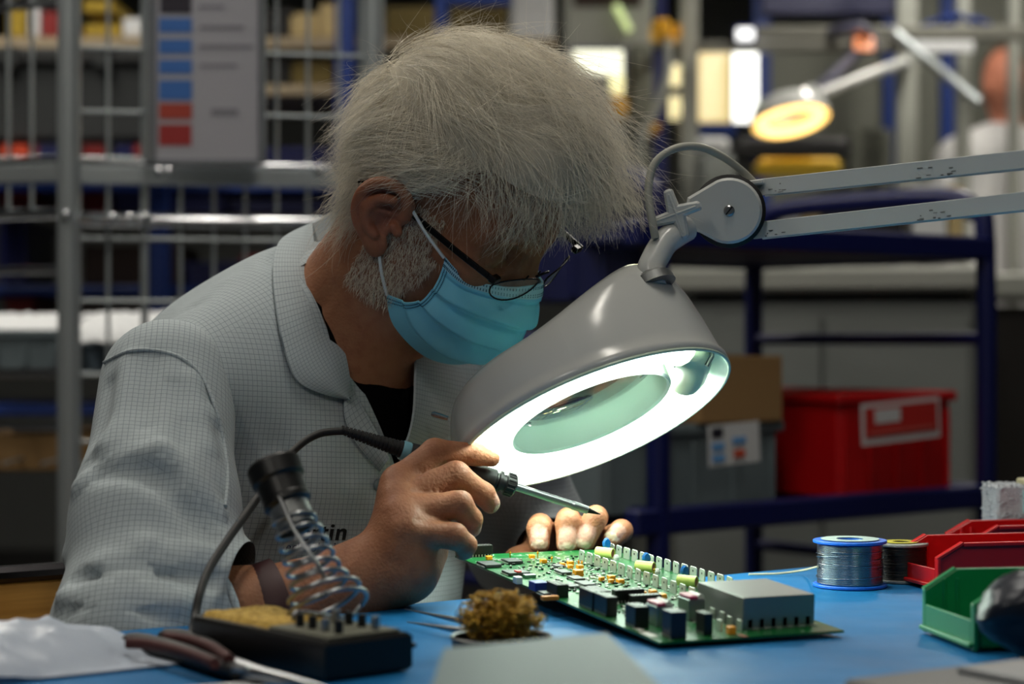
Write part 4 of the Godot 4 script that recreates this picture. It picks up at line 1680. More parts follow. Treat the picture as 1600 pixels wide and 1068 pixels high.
	var j2 := P(1036, 382, 1.515)
	var j3 := P(1072, 356, 1.53)
	mb = MB.new()
	mb.tube(bez([j0, P(1018, 428, 1.502), j1, j2, P(1052, 368, 1.52), j3], 4), 0.0105, 16)
	part(t, "neck", mb, M["lamp white"])
	mb = MB.new()
	mb.lathe(along(P(1020, 440, 1.50), X.basis.y), [Vector2(0, 0.006), Vector2(0.012, 0.006), Vector2(0.016, 0.003), Vector2(0.017, -0.004), Vector2(0.0, -0.004)], 28)
	part(t, "neck_washer", mb, M["dull steel"])
	# joint cover: a drop-shaped pair of cheeks with a slotted screw
	var jc := P(1139, 330, 1.545)
	var face := Vector3(-0.10, -0.03, 1.0).normalized()
	var JX := axes(jc, face)
	var drop := PackedVector2Array()
	for s in 25:
		var an := -1.95 + 3.9 * s / 24.0
		drop.append(Vector2(cos(an), sin(an)) * 0.0255)
	drop.append(Vector2(-0.032, 0.0105))
	drop.append(Vector2(-0.034, 0.0))
	drop.append(Vector2(-0.032, -0.0115))
	for s in [-1.0, 1.0]:
		mb = MB.new()
		mb.prism(JX.translated_local(Vector3(0, 0, s * 0.0095)), drop, 0.0075, 0.002)
		part(t, "joint_cheek", mb, M["lamp white"])
	mb = MB.new()
	mb.lathe(along(jc, face), [Vector2(0.0, 0.006), Vector2(0.0235, 0.006), Vector2(0.0285, 0.004), Vector2(0.0285, -0.004), Vector2(0.0235, -0.006), Vector2(0.0, -0.006)], 40)
	part(t, "joint_disc", mb, M["black plastic"])
	mb = MB.new()
	mb.lathe(along(jc + face * 0.0130, face), [Vector2(0.0, 0.0022), Vector2(0.0030, 0.0022), Vector2(0.0042, 0.0012), Vector2(0.0044, -0.002)], 20)
	var scr := part(t, "joint_screw", mb, M["steel"])
	mb = MB.new()
	mb.box(axes(jc + face * 0.0152, face).rotated_local(Vector3(0, 0, 1), 0.9), Vector3(0.0078, 0.0011, 0.0006))
	part(scr, "slot", mb, M["black plastic"])
	# cross-shaped knob
	var kc := P(1057, 334, 1.515)
	var KX := axes(kc, Vector3(-0.15, -0.05, 1.0))
	var cross := PackedVector2Array()
	for s in 4:
		var an := 0.35 + s * PI / 2
		var ux := Vector2(cos(an), sin(an))
		var uy := Vector2(-ux.y, ux.x)
		cross.append(ux * 0.0052 - uy * 0.0040 + ux * 0.001)
		cross.append(ux * 0.0185 - uy * 0.0036)
		cross.append(ux * 0.0198 - uy * 0.0016)
		cross.append(ux * 0.0198 + uy * 0.0016)
		cross.append(ux * 0.0185 + uy * 0.0036)
	mb = MB.new()
	mb.prism(KX, cross, 0.010, 0.0018)
	var kn := part(t, "tension_knob", mb, M["lamp white"], "white cross-shaped knob")
	for s in 2:
		mb = MB.new()
		mb.box(KX.rotated_local(Vector3(0, 0, 1), 0.35 + s * PI / 2).translated_local(Vector3(0, 0, 0.0052)), Vector3(0.032, 0.0018, 0.0014), 0.0005)
		part(kn, "rib", mb, M["lamp white"])
	mb = MB.new()
	mb.tube([kc, kc - KX.basis.z * 0.030], 0.0045, 12)
	part(t, "knob_bolt", mb, M["steel"])
	# the two arm channels
	var grime := mat("arm white", Color(0.80, 0.82, 0.82), 0.35)
	for q in [[1188, 294, 1.556, 1640, 246, 1.36], [1184, 361, 1.556, 1640, 311, 1.36]]:
		var p0 := P(q[0], q[1], q[2])
		var p1 := P(q[3], q[4], q[5])
		var dir := (p1 - p0).normalized()
		var q1: Vector3 = p0 + dir * 0.62
		mb = MB.new()
		var BX := axes((p0 + q1) * 0.5, dir)
		mb.box(BX.translated_local(Vector3(-0.0052, 0, 0)), Vector3(0.0012, 0.0128, 0.62), 0.0004)
		mb.box(BX.translated_local(Vector3(0.0052, 0, 0)), Vector3(0.0012, 0.0128, 0.62), 0.0004)
		mb.box(BX.translated_local(Vector3(0, 0.0060, 0)), Vector3(0.0116, 0.0012, 0.62), 0.0004)
		var ab := part(t, "arm_bar", mb, grime)
		# chipped paint
		var r := RandomNumberGenerator.new()
		r.seed = 5 + q[1]
		mb = MB.new()
		for s in 16:
			var side := -0.00585 if BX.basis.x.z < 0.0 else 0.00585
			var along_z := 0.155 + r.randf() * 0.035 if s < 10 else 0.012 + r.randf() * 0.02
			mb.box(BX.translated_local(Vector3(side, r.randf_range(-0.006, -0.003) if s % 3 else r.randf_range(-0.003, 0.002), -0.31 + along_z)), Vector3(0.0002, r.randf_range(0.0004, 0.0010), r.randf_range(0.0010, 0.0050)))
		var ch := part(ab, "paint_chip", mb, M["dull steel"])
		ch.set_meta("kind", "stuff")
	mb = MB.new()
	mb.box(axes(P(1160, 288, 1.55), Vector3(1, 0.1, 0.3)), Vector3(0.012, 0.004, 0.034), 0.001)
	part(t, "joint_plate", mb, M["lamp white"])
	# post with elbow joint at the far end of the arm, clamped to the bench
	var e0 := P(1188, 294, 1.556) + (P(1640, 246, 1.36) - P(1188, 294, 1.556)).normalized() * 0.60
	foot = Vector3(e0.x, TABLE_Y, e0.z)
	mb = MB.new()
	mb.tube([Vector3(e0.x, TABLE_Y + 0.002, e0.z), e0 + Vector3(0, 0.02, 0)], 0.011, 14)
	part(t, "post", mb, M["lamp white"])
	mb = MB.new()
	mb.lathe(Transform3D(Basis(), Vector3(e0.x, TABLE_Y, e0.z)), [Vector2(0, 0.022), Vector2(0.03, 0.022), Vector2(0.034, 0.018), Vector2(0.036, 0.0), Vector2(0, 0.0)], 28)
	part(t, "base", mb, M["lamp white"])
	# power cable looping over the joint
	mb = MB.new()
	mb.tube(bez([P(1024, 372, 1.505), P(1019, 345, 1.505), P(1013, 300, 1.51), P(1022, 257, 1.515), P(1052, 233, 1.52), P(1090, 229, 1.53), P(1126, 243, 1.54), P(1156, 264, 1.55), P(1178, 285, 1.555)], 6), 0.0031, 10)
	part(t, "cable", mb, mat("cable grey", Color(0.62, 0.62, 0.58), 0.5))

# ---------------------------------------------------------------- the circuit board
var BOARD := Transform3D()
const BOARD_W := 0.133
const BOARD_L := 0.354

func bp(u: float, v: float) -> Vector3:
	# where the line of sight meets the board's top, in board axes
	var r := ray(u, v)
	var nn := BOARD.basis.y
	var s := (BOARD.origin - EYE).dot(nn) / r.dot(nn)
	return BOARD.affine_inverse() * (EYE + r * s)

func circuit_board() -> void:
	var A := T(1030, 1003, 0.0048)
	var e1 := (T(1308, 985, 0.0048) - A).normalized()
	var e2 := Vector3(-e1.z * -1.0, 0, -e1.x)
	e2 = (Vector3(e1.z, 0.052, -e1.x)).normalized()
	var nn := e2.cross(e1).normalized()
	if nn.y < 0: nn = -nn
	BOARD = Transform3D(Basis(e1, nn, e1.cross(nn)), A)
	var t := thing("circuit_board", "green circuit board crowded with components, tilted up under the lamp", "circuit board", A + Vector3(0, -0.0048, 0))
	var mb := MB.new()
	mb.box(BOARD.translated_local(Vector3(BOARD_W / 2, -0.0009, -BOARD_L / 2)), Vector3(BOARD_W, 0.0016, BOARD_L), 0.0003)
	var green := mat("board green", Color(0.03, 0.34, 0.14), 0.3)
	part(t, "substrate", mb, green)
	# printed side: traces, pads, silk screen
	var im := Image.create(512, 1360, false, Image.FORMAT_RGB8)
	im.fill(Color(0.03, 0.34, 0.15))
	var r := RandomNumberGenerator.new()
	r.seed = 77
	for k in 420:
		var x := r.randi_range(4, 500)
		var y := r.randi_range(4, 1350)
		var l := r.randi_range(10, 90)
		if k % 2: im.fill_rect(Rect2i(x, y, l, 2), Color(0.05, 0.40, 0.19))
		else: im.fill_rect(Rect2i(x, y, 2, l), Color(0.05, 0.40, 0.19))
	for k in 520:
		var x := r.randi_range(4, 500)
		var y := r.randi_range(4, 1350)
		im.fill_rect(Rect2i(x, y, r.randi_range(3, 8), r.randi_range(3, 8)), Color(0.72, 0.76, 0.66) if k % 3 else Color(0.80, 0.84, 0.80))
	for k in 40:
		im.fill_rect(Rect2i(r.randi_range(4, 460), r.randi_range(4, 1330), r.randi_range(14, 34), 2), Color(0.82, 0.86, 0.82))
	for k in 3:
		im.fill_rect(Rect2i(14, 20 + k * 7, 484, 2), Color(0.06, 0.42, 0.20))
		im.fill_rect(Rect2i(10 + k * 7, 20, 2, 1310), Color(0.06, 0.42, 0.20))
	mb = MB.new()
	var rows := []
	for q in 2:
		var line := []
		for k in 2:
			line.append(BOARD * Vector3(BOARD_W * k, 0.0, -BOARD_L * q))
		rows.append(line)
	world_rows_up(rows)
	mb.sheet(rows)
	var pr := mat("board print", Color(1, 1, 1), 0.28, 0.0, 0.5)
	pr.albedo_texture = ImageTexture.create_from_image(im)
	part(t, "solder_mask", mb, pr, "glossy green printed side")
	var K := {
		"k": mat("part black", Color(0.03, 0.03, 0.034), 0.4), "c": mat("chip grey", Color(0.20, 0.21, 0.215), 0.5), "y": mat("part yellow", Color(0.92, 0.60, 0.06), 0.4), "b": mat("relay blue", Color(0.05, 0.12, 0.48), 0.4),
		"n": mat("part navy", Color(0.06, 0.07, 0.15), 0.4), "w": mat("part white", Color(0.82, 0.83, 0.80), 0.5), "r": mat("switch red", Color(0.78, 0.12, 0.10), 0.5), "s": M["steel"], "o": mat("resistor tan", Color(0.72, 0.45, 0.12), 0.5),
		"p": mat("connector pink", Color(0.70, 0.22, 0.40), 0.35), "g": mat("gold pin", Color(0.90, 0.68, 0.25), 0.3, 1.0), "d": mat("disc blue", Color(0.03, 0.42, 0.72), 0.35), "l": mat("coil lime", Color(0.80, 0.85, 0.45), 0.4),
		"u": mat("copper brown", Color(0.50, 0.26, 0.12), 0.5), "t": mat("tin", Color(0.80, 0.81, 0.78), 0.38, 0.8), "i": mat("shield tin", Color(0.56, 0.57, 0.56), 0.42, 0.85)}
	var shared := {}
	# flat chips with leads: base centre in the picture, size in mm across, high, along
	for q in [[764, 884, 13, 2.2, 19], [800, 879, 12, 2.2, 16], [806, 897, 17, 2.2, 15], [880, 896, 8, 2, 15], [900, 905, 9, 1.6, 14], [915, 914, 10, 1.8, 17], [930, 921, 8, 1.6, 13], [941, 925, 8, 1.6, 13], [893, 917, 8, 1.4, 12], [855, 928, 10, 1.4, 12], [955, 931, 7, 1.4, 11], [872, 886, 7, 1.6, 10]]:
		chip(t, bp(q[0], q[1]), Vector3(q[2], q[3], q[4]) * 0.001, K["c"], K["t"], shared)
	# box-shaped parts
	for q in [["header", "k", 741, 869, 28, 9, 7], ["capacitor", "y", 764, 874, 4.5, 3, 4], ["dip_switch", "w", 809, 911, 5, 5, 7], ["dip_rocker", "r", 809, 903, 4, 1.2, 6], ["crystal", "s", 827, 902, 9, 2.6, 5], ["relay", "b", 841, 921, 10, 6, 12],
			["socket", "k", 871, 930, 9, 9, 18], ["resistor_network", "o", 859, 937, 12, 3, 5], ["capacitor", "y", 849, 879, 4.5, 3, 5], ["capacitor", "y", 879, 884, 3.5, 2.6, 4], ["capacitor", "y", 891, 882, 4.5, 3, 5], ["capacitor", "y", 891, 888, 3.5, 3, 4],
			["capacitor", "y", 906, 888, 4.5, 3, 5], ["capacitor", "y", 903, 899, 6, 4.5, 7], ["capacitor", "y", 940, 907, 3.5, 3, 4], ["capacitor", "y", 955, 905, 4.5, 3.2, 6], ["capacitor", "y", 955, 911, 3.5, 3, 4], ["capacitor", "y", 969, 911, 4.5, 3.2, 6],
			["capacitor", "y", 1005, 930, 3.5, 3, 4], ["capacitor", "y", 1020, 928, 4.5, 3.2, 6], ["capacitor", "y", 1020, 934, 3.5, 3, 4], ["capacitor", "y", 1035, 934, 4.5, 3.2, 6], ["capacitor", "y", 831, 872, 4, 3, 4], ["socket", "k", 923, 950, 8, 13, 22], ["socket", "k", 946, 959, 8, 13, 20],
			["header", "k", 981, 940, 22, 9, 7], ["header", "k", 1008, 944, 22, 7, 7], ["socket", "k", 995, 978, 10, 14, 15], ["socket", "n", 1053, 995, 11, 17, 13], ["socket", "k", 1100, 990, 6, 14, 12], ["connector", "s", 1030, 975, 12, 13, 16], ["connector", "s", 1080, 966, 12, 14, 16], ["capacitor", "y", 1142, 990, 5, 5, 5]]:
		var key := "%s%s%d%d%d" % [q[0], q[1], q[4] * 10, q[5] * 10, q[6] * 10]
		var size := Vector3(q[4], q[5], q[6]) * 0.001
		if not shared.has(key):
			var sb := MB.new()
			sb.box(Transform3D(), size, 0.0003)
			shared[key] = sb.mesh()
		var o := bp(q[2], q[3])
		var h := 0.0045 if q[0] == "dip_rocker" else 0.0
		var pt := placed(t, q[0], shared[key], K[q[1]], BOARD.translated_local(o + Vector3(0, size.y / 2 + h, 0)))
		if q[0] in ["socket", "header"]:
			# rows of contact holes and their pins below
			var sb := MB.new()
			var cnt := int(maxf(size.x, size.z) / 0.00254)
			for k in cnt:
				for s in [-1, 1]:
					var off := (k - (cnt - 1) * 0.5) * 0.00254
					var w := Vector3(s * 0.0018, size.y + 0.0001, off) if size.z > size.x else Vector3(off, size.y + 0.0001, s * 0.0018)
					sb.box(BOARD.translated_local(o + w), Vector3(0.0009, 0.0003, 0.0009))
					var w2 := Vector3(s * size.x * 0.5, 0.0008, off) if size.z > size.x else Vector3(off, 0.0008, s * size.z * 0.5)
					sb.box(BOARD.translated_local(o + w2), Vector3(0.0007, 0.0022, 0.0007))
			part(pt, "contacts", sb, K["t"]).set_meta("kind", "stuff")
		if q[0] == "connector":
			var sb := MB.new()
			sb.box(BOARD.translated_local(o + Vector3(-size.x * 0.2, size.y + 0.0012, 0)), Vector3(size.x * 0.5, 0.0024, size.z), 0.0006)
			part(pt, "pink_strip", sb, K["p"])
			sb = MB.new()
			sb.tube([BOARD * (o + Vector3(size.x * 0.25, size.y + 0.001, -size.z * 0.45)), BOARD * (o + Vector3(size.x * 0.25, size.y + 0.001, size.z * 0.45))], 0.0024, 10)
			part(pt, "clear_strip", sb, K["w"])
	# gold test pins
	for q in [[797, 871], [840, 871], [862, 879], [904, 885], [909, 886], [1010, 905], [1022, 898]]:
		var o := bp(q[0], q[1])
		var sb := MB.new()
		sb.tube([BOARD * o, BOARD * (o + Vector3(0, 0.0055, 0))], 0.00045, 6)
		sb.lathe(BOARD.translated_local(o + Vector3(0, 0.003, 0)), [Vector2(0.0004, 0), Vector2(0.0009, 0.0002), Vector2(0.0009, 0.0014), Vector2(0.0004, 0.0016)], 8)
		part(t, "test_pin", sb, K["g"])
	# two long rows of blade terminals
	var blade := MB.new()
	blade.prism(Transform3D(Basis(Vector3(0, 0, 1), Vector3.UP, Vector3(-1, 0, 0)), Vector3.ZERO), PackedVector2Array([Vector2(-0.0048, 0), Vector2(0.0048, 0), Vector2(0.0048, 0.0078), Vector2(0.0036, 0.0090), Vector2(-0.0036, 0.0090), Vector2(-0.0048, 0.0078)]), 0.0009, 0.0002)
	var bm := blade.mesh()
	var hole := MB.new()
	hole.lathe(Transform3D(Basis(Vector3(0, 0, 1), Vector3(1, 0, 0), Vector3(0, 1, 0)), Vector3(0, 0.0058, 0)), [Vector2(0, 0.00052), Vector2(0.0009, 0.00052), Vector2(0.0009, -0.00052), Vector2(0, -0.00052)], 10)
	var hm := hole.mesh()
	var n0 := bp(909, 877)
	var n1 := bp(1096, 942)
	var f0 := bp(955, 866)
	var f1 := bp(1140, 920)
	for row in [[n0, n1, 15], [f0, f1, 15]]:
		for k in row[2]:
			var o: Vector3 = row[0].lerp(row[1], k / float(row[2] - 1))
			var xf := BOARD.translated_local(o).rotated_local(Vector3.UP, rng.randf_range(-0.08, 0.08))
			var bl := placed(t, "blade_terminal", bm, K["t"], xf)
			placed(bl, "hole", hm, K["k"], xf)  # black disc on the blade, stands in for the dark of a punched hole
	for q in [[1098, 960], [1113, 966], [1128, 972], [1124, 985], [1139, 979], [1155, 985]]:
		placed(t, "blade_terminal", bm, K["t"], BOARD.translated_local(bp(q[0], q[1])).scaled_local(Vector3(1, 0.8, 0.7)))
	# chokes: lime sleeves with dark ends, and blue disc capacitors beside them
	for q in [[945, 872, 951, 861], [1008, 894, 1013, 885], [1074, 917, 1073, 906]]:
		var o := bp(q[0], q[1])
		var sb := MB.new()
		var XF := Transform3D(BOARD.basis * Basis(Vector3(0, 0, 1), Vector3(0.45, 0, 0.9).normalized(), Vector3(0.9, 0, -0.45).normalized()), BOARD * (o + Vector3(0, 0.0048, 0)))
		XF = along(BOARD * (o + Vector3(0, 0.0046, 0)), BOARD.basis * Vector3(0.62, 0, 0.78))
		sb.lathe(XF, [Vector2(0.0034, -0.0072), Vector2(0.0041, -0.0072), Vector2(0.0041, 0.0072), Vector2(0.0034, 0.0072), Vector2(0.0034, -0.0072)], 20)
		var ck := part(t, "choke", sb, K["l"], "lime green sleeve")
		sb = MB.new()
		sb.lathe(XF, [Vector2(0, -0.0066), Vector2(0.0033, -0.0066), Vector2(0.0033, 0.0064), Vector2(0, 0.0064)], 16)
		part(ck, "winding", sb, K["u"])
		sb = MB.new()
		sb.lathe(BOARD.translated_local(o + Vector3(0.006, 0.0, 0.008)), [Vector2(0.0022, 0), Vector2(0.0024, 0.002), Vector2(0.0016, 0.0038), Vector2(0, 0.0042)], 12)
		part(ck, "glue_blob", sb, K["w"])
		var od := bp(q[2], q[3] + 6)
		sb = MB.new()
		sb.lathe(along(BOARD * (od + Vector3(-0.002, 0.0092, 0)), BOARD.basis * Vector3(0.45, 0.15, 0.9)), [Vector2(0, -0.0016), Vector2(0.0036, -0.0014), Vector2(0.0048, 0), Vector2(0.0036, 0.0014), Vector2(0, 0.0016)], 20)
		var dc := part(t, "disc_capacitor", sb, K["d"])
		sb = MB.new()
		for s in [-1, 1]:
			sb.tube([BOARD * (od + Vector3(0, 0, s * 0.0015)), BOARD * (od + Vector3(-0.002, 0.006, s * 0.0015))], 0.0003, 5)
		part(dc, "wires", sb, K["t"])
	# tin shield box with a row of slots
	var s0 := bp(1161, 984)
	var sx := 0.052
	var sz := 0.062
	var sh := 0.0205
	s0.x += sx * 0.5
	s0.z -= sz * 0.5
	var th := 0.0006
	mb = MB.new()
	mb.box(BOARD.translated_local(s0 + Vector3(0, sh, 0)), Vector3(sx, th, sz), 0.0002)
	var box := part(t, "shield_box", mb, K["i"], "folded tin shield box")
	for q in [[Vector3(-sx / 2, sh / 2, 0), Vector3(th, sh, sz)], [Vector3(sx / 2, sh / 2, 0), Vector3(th, sh, sz)], [Vector3(0, sh / 2, -sz / 2), Vector3(sx, sh, th)], [Vector3(0, 0.0066 + (sh - 0.0066) / 2, sz / 2), Vector3(sx, sh - 0.0066, th)], [Vector3(0, 0.0006, sz / 2), Vector3(sx, 0.0012, th)]]:
		mb = MB.new()
		mb.box(BOARD.translated_local(s0 + q[0]), q[1])
		part(box, "wall", mb, K["i"])
	# seven feet leave six open slots along the foot of the front wall
	for k in 7:
		var x0 := -sx / 2 if k == 0 else -sx / 2 + 0.0066 + (k - 1) * 0.0085
		var x1 := sx / 2 if k == 6 else -sx / 2 + 0.0034 + k * 0.0085
		mb = MB.new()
		mb.box(BOARD.translated_local(s0 + Vector3((x0 + x1) / 2, 0.0039, sz / 2)), Vector3(x1 - x0, 0.0056, th))
		part(box, "wall_foot", mb, K["i"])
	for k in 6:
		mb = MB.new()
		mb.box(BOARD.translated_local(s0 + Vector3(-sx / 2 + 0.009 + k * 0.0085, 0.0006, sz / 2 + 0.0008)), Vector3(0.0042, 0.0010, 0.0016), 0.0002)
		part(box, "solder_tab", mb, K["t"])
	# the rest of the tiny parts, too many to tell apart
	mb = MB.new()
	var dark := MB.new()
	for k in 620:
		var w := Vector3(r.randf_range(0.018, 0.096), 0, -r.randf_range(0.05, 0.325))
		if k % 3 == 0:
			w.x = r.randf_range(0.05, 0.10)
		var s := Vector3(r.randf_range(0.0010, 0.0026), r.randf_range(0.0006, 0.0016), r.randf_range(0.0010, 0.0022))
		(mb if k % 5 < 3 else dark).box(BOARD.translated_local(w + Vector3(0, s.y / 2, 0)), s)
	part(t, "small_components", mb, K["t"]).set_meta("kind", "stuff")
	part(t, "small_components", dark, K["k"]).set_meta("kind", "stuff")
	# labels and patches on the near strip
	for q in [[1013, 991, 16, 6], [998, 983, 10, 4], [1160, 993, 9, 4], [992, 968, 10, 6]]:
		mb = MB.new()
		mb.box(BOARD.translated_local(bp(q[0], q[1]) + Vector3(0, 0.0002, 0)), Vector3(q[3] * 0.001, 0.0004, q[2] * 0.001))
		part(t, "label_strip", mb, K["w"] if q[0] != 1160 else K["u"])

func world_rows_up(rows: Array) -> void:
	var n: Vector3 = (rows[0][1] - rows[0][0]).cross(rows[1][0] - rows[0][0])
	if n.y < 0.0:
		rows.reverse()

func chip(t: Node3D, o: Vector3, s: Vector3, body: Material, lead: Material, shared: Dictionary) -> void:
	var key := "chip%s" % s
	if not shared.has(key):
		var b := MB.new()
		b.box(Transform3D(Basis(), Vector3(0, s.y / 2 + 0.0004, 0)), s, 0.0003)
		var l := MB.new()
		var n := int(s.z / 0.0013)
		for k in n:
			for e in [-1, 1]:
				var z := (k - (n - 1) * 0.5) * 0.0013
				l.box(Transform3D(Basis(), Vector3(e * (s.x / 2 + 0.0004), s.y * 0.4, z)), Vector3(0.0009, 0.0003, 0.0006))
				l.box(Transform3D(Basis(), Vector3(e * (s.x / 2 + 0.0008), s.y * 0.2, z)), Vector3(0.0003, s.y * 0.4, 0.0006))
		shared[key] = [b.mesh(), l.mesh()]
	var p := placed(t, "chip", shared[key][0], body, BOARD.translated_local(o))
	placed(p, "leads", shared[key][1], lead, BOARD.translated_local(o)).set_meta("kind", "stuff")

# ---------------------------------------------------------------- things on the bench
func bench_things() -> void:
	soldering_iron()
	iron_stand()
	brass_wool()
	solder_reels()
	storage_bins()
	foreground_things()
	chair()

func soldering_iron() -> void:
	var p0 := P(533, 671, 1.462)
	var p1 := P(938, 803, 1.505)
	var d := (p1 - p0).normalized()
	var len := p0.distance_to(p1)
	var t := thing("soldering_iron", "black soldering iron with fine steel tip held in the technician's hand", "soldering iron", p1)
	var X := along(p0, d)
	var mb := MB.new()
	# ribbed strain relief
	var pr := [Vector2(0.0, 0.0)]
	var k := 0
	while k < 15:
		var y := 0.0 + k * 0.0030
		var r := lerpf(0.0034, 0.0062, k / 15.0)
		pr.append(Vector2(r, y))
		pr.append(Vector2(r, y + 0.0019))
		pr.append(Vector2(r - 0.0009, y + 0.0021))
		pr.append(Vector2(r - 0.0009, y + 0.0029))
		k += 1
	pr.append(Vector2(0.0066, 0.0452))
	pr.append(Vector2(0.0066, 0.0475))
	pr.append(Vector2(0, 0.0475))
	mb.lathe(X, pr, 20)
	part(t, "strain_relief", mb, M["black rubber"], "ribbed black rubber sleeve")
	mb = MB.new()
	mb.lathe(X, [Vector2(0, 0.0476), Vector2(0.0069, 0.0476), Vector2(0.0071, 0.0490), Vector2(0.0071, 0.0530), Vector2(0.0066, 0.0540), Vector2(0, 0.0540)], 24)
	part(t, "colour_ring", mb, mat("pale blue ring", Color(0.45, 0.66, 0.72), 0.4), "pale blue ring")
	mb = MB.new()
	mb.lathe(X, [Vector2(0, 0.0541), Vector2(0.0072, 0.0541), Vector2(0.0076, 0.060), Vector2(0.0070, 0.085), Vector2(0.0072, 0.105), Vector2(0.0078, 0.112), Vector2(0.0078, 0.1215), Vector2(0.0065, 0.1225), Vector2(0, 0.1225)], 24)
	part(t, "grip", mb, M["black rubber"])
	mb = MB.new()
	pr = [Vector2(0, 0.1226), Vector2(0.0060, 0.1226), Vector2(0.0060, 0.1240), Vector2(0.0080, 0.1245), Vector2(0.0080, 0.1270), Vector2(0.0062, 0.1274), Vector2(0.0062, 0.1300), Vector2(0.0084, 0.1306), Vector2(0.0084, 0.1372), Vector2(0.0070, 0.1384), Vector2(0, 0.1384)]
	mb.lathe(X, pr, 20)
	var nut := part(t, "collar_nut", mb, M["black plastic"])
	mb = MB.new()
	for s in 18:
		var a := TAU * s / 18
		mb.box(X.translated_local(Vector3(cos(a) * 0.0084, 0.1339, sin(a) * 0.0084)), Vector3(0.0009, 0.0056, 0.0009))
	part(nut, "knurl", mb, M["black plastic"]).set_meta("kind", "stuff")
	mb = MB.new()
	mb.lathe(X, [Vector2(0.0, 0.138), Vector2(0.0030, 0.138), Vector2(0.0030, len - 0.024), Vector2(0.0034, len - 0.022), Vector2(0.0030, len - 0.0105), Vector2(0, len - 0.0105)], 18)
	part(t, "barrel", mb, M["steel"])
	mb = MB.new()
	mb.lathe(X, [Vector2(0, len - 0.0105), Vector2(0.0024, len - 0.0105), Vector2(0.0012, len - 0.0045), Vector2(0.0003, len), Vector2(0, len)], 14)
	part(t, "tip", mb, mat("burnt tip", Color(0.20, 0.19, 0.18), 0.4, 0.8))
	mb = MB.new()
	var end := T(296, 969, 0.003)
	mb.tube(bez([p0 + d * 0.003, P(500, 677, 1.455), P(466, 697, 1.44), P(432, 735, 1.41), P(392, 792, 1.375), P(352, 848, 1.335), P(326, 890, 1.305), P(312, 928, 1.285), P(305, 965, 1.272), T(301, 1000, 0.004), T(330, 1004, 0.003)], 6), 0.0029, 10)
	part(t, "cable", mb, M["black rubber"])

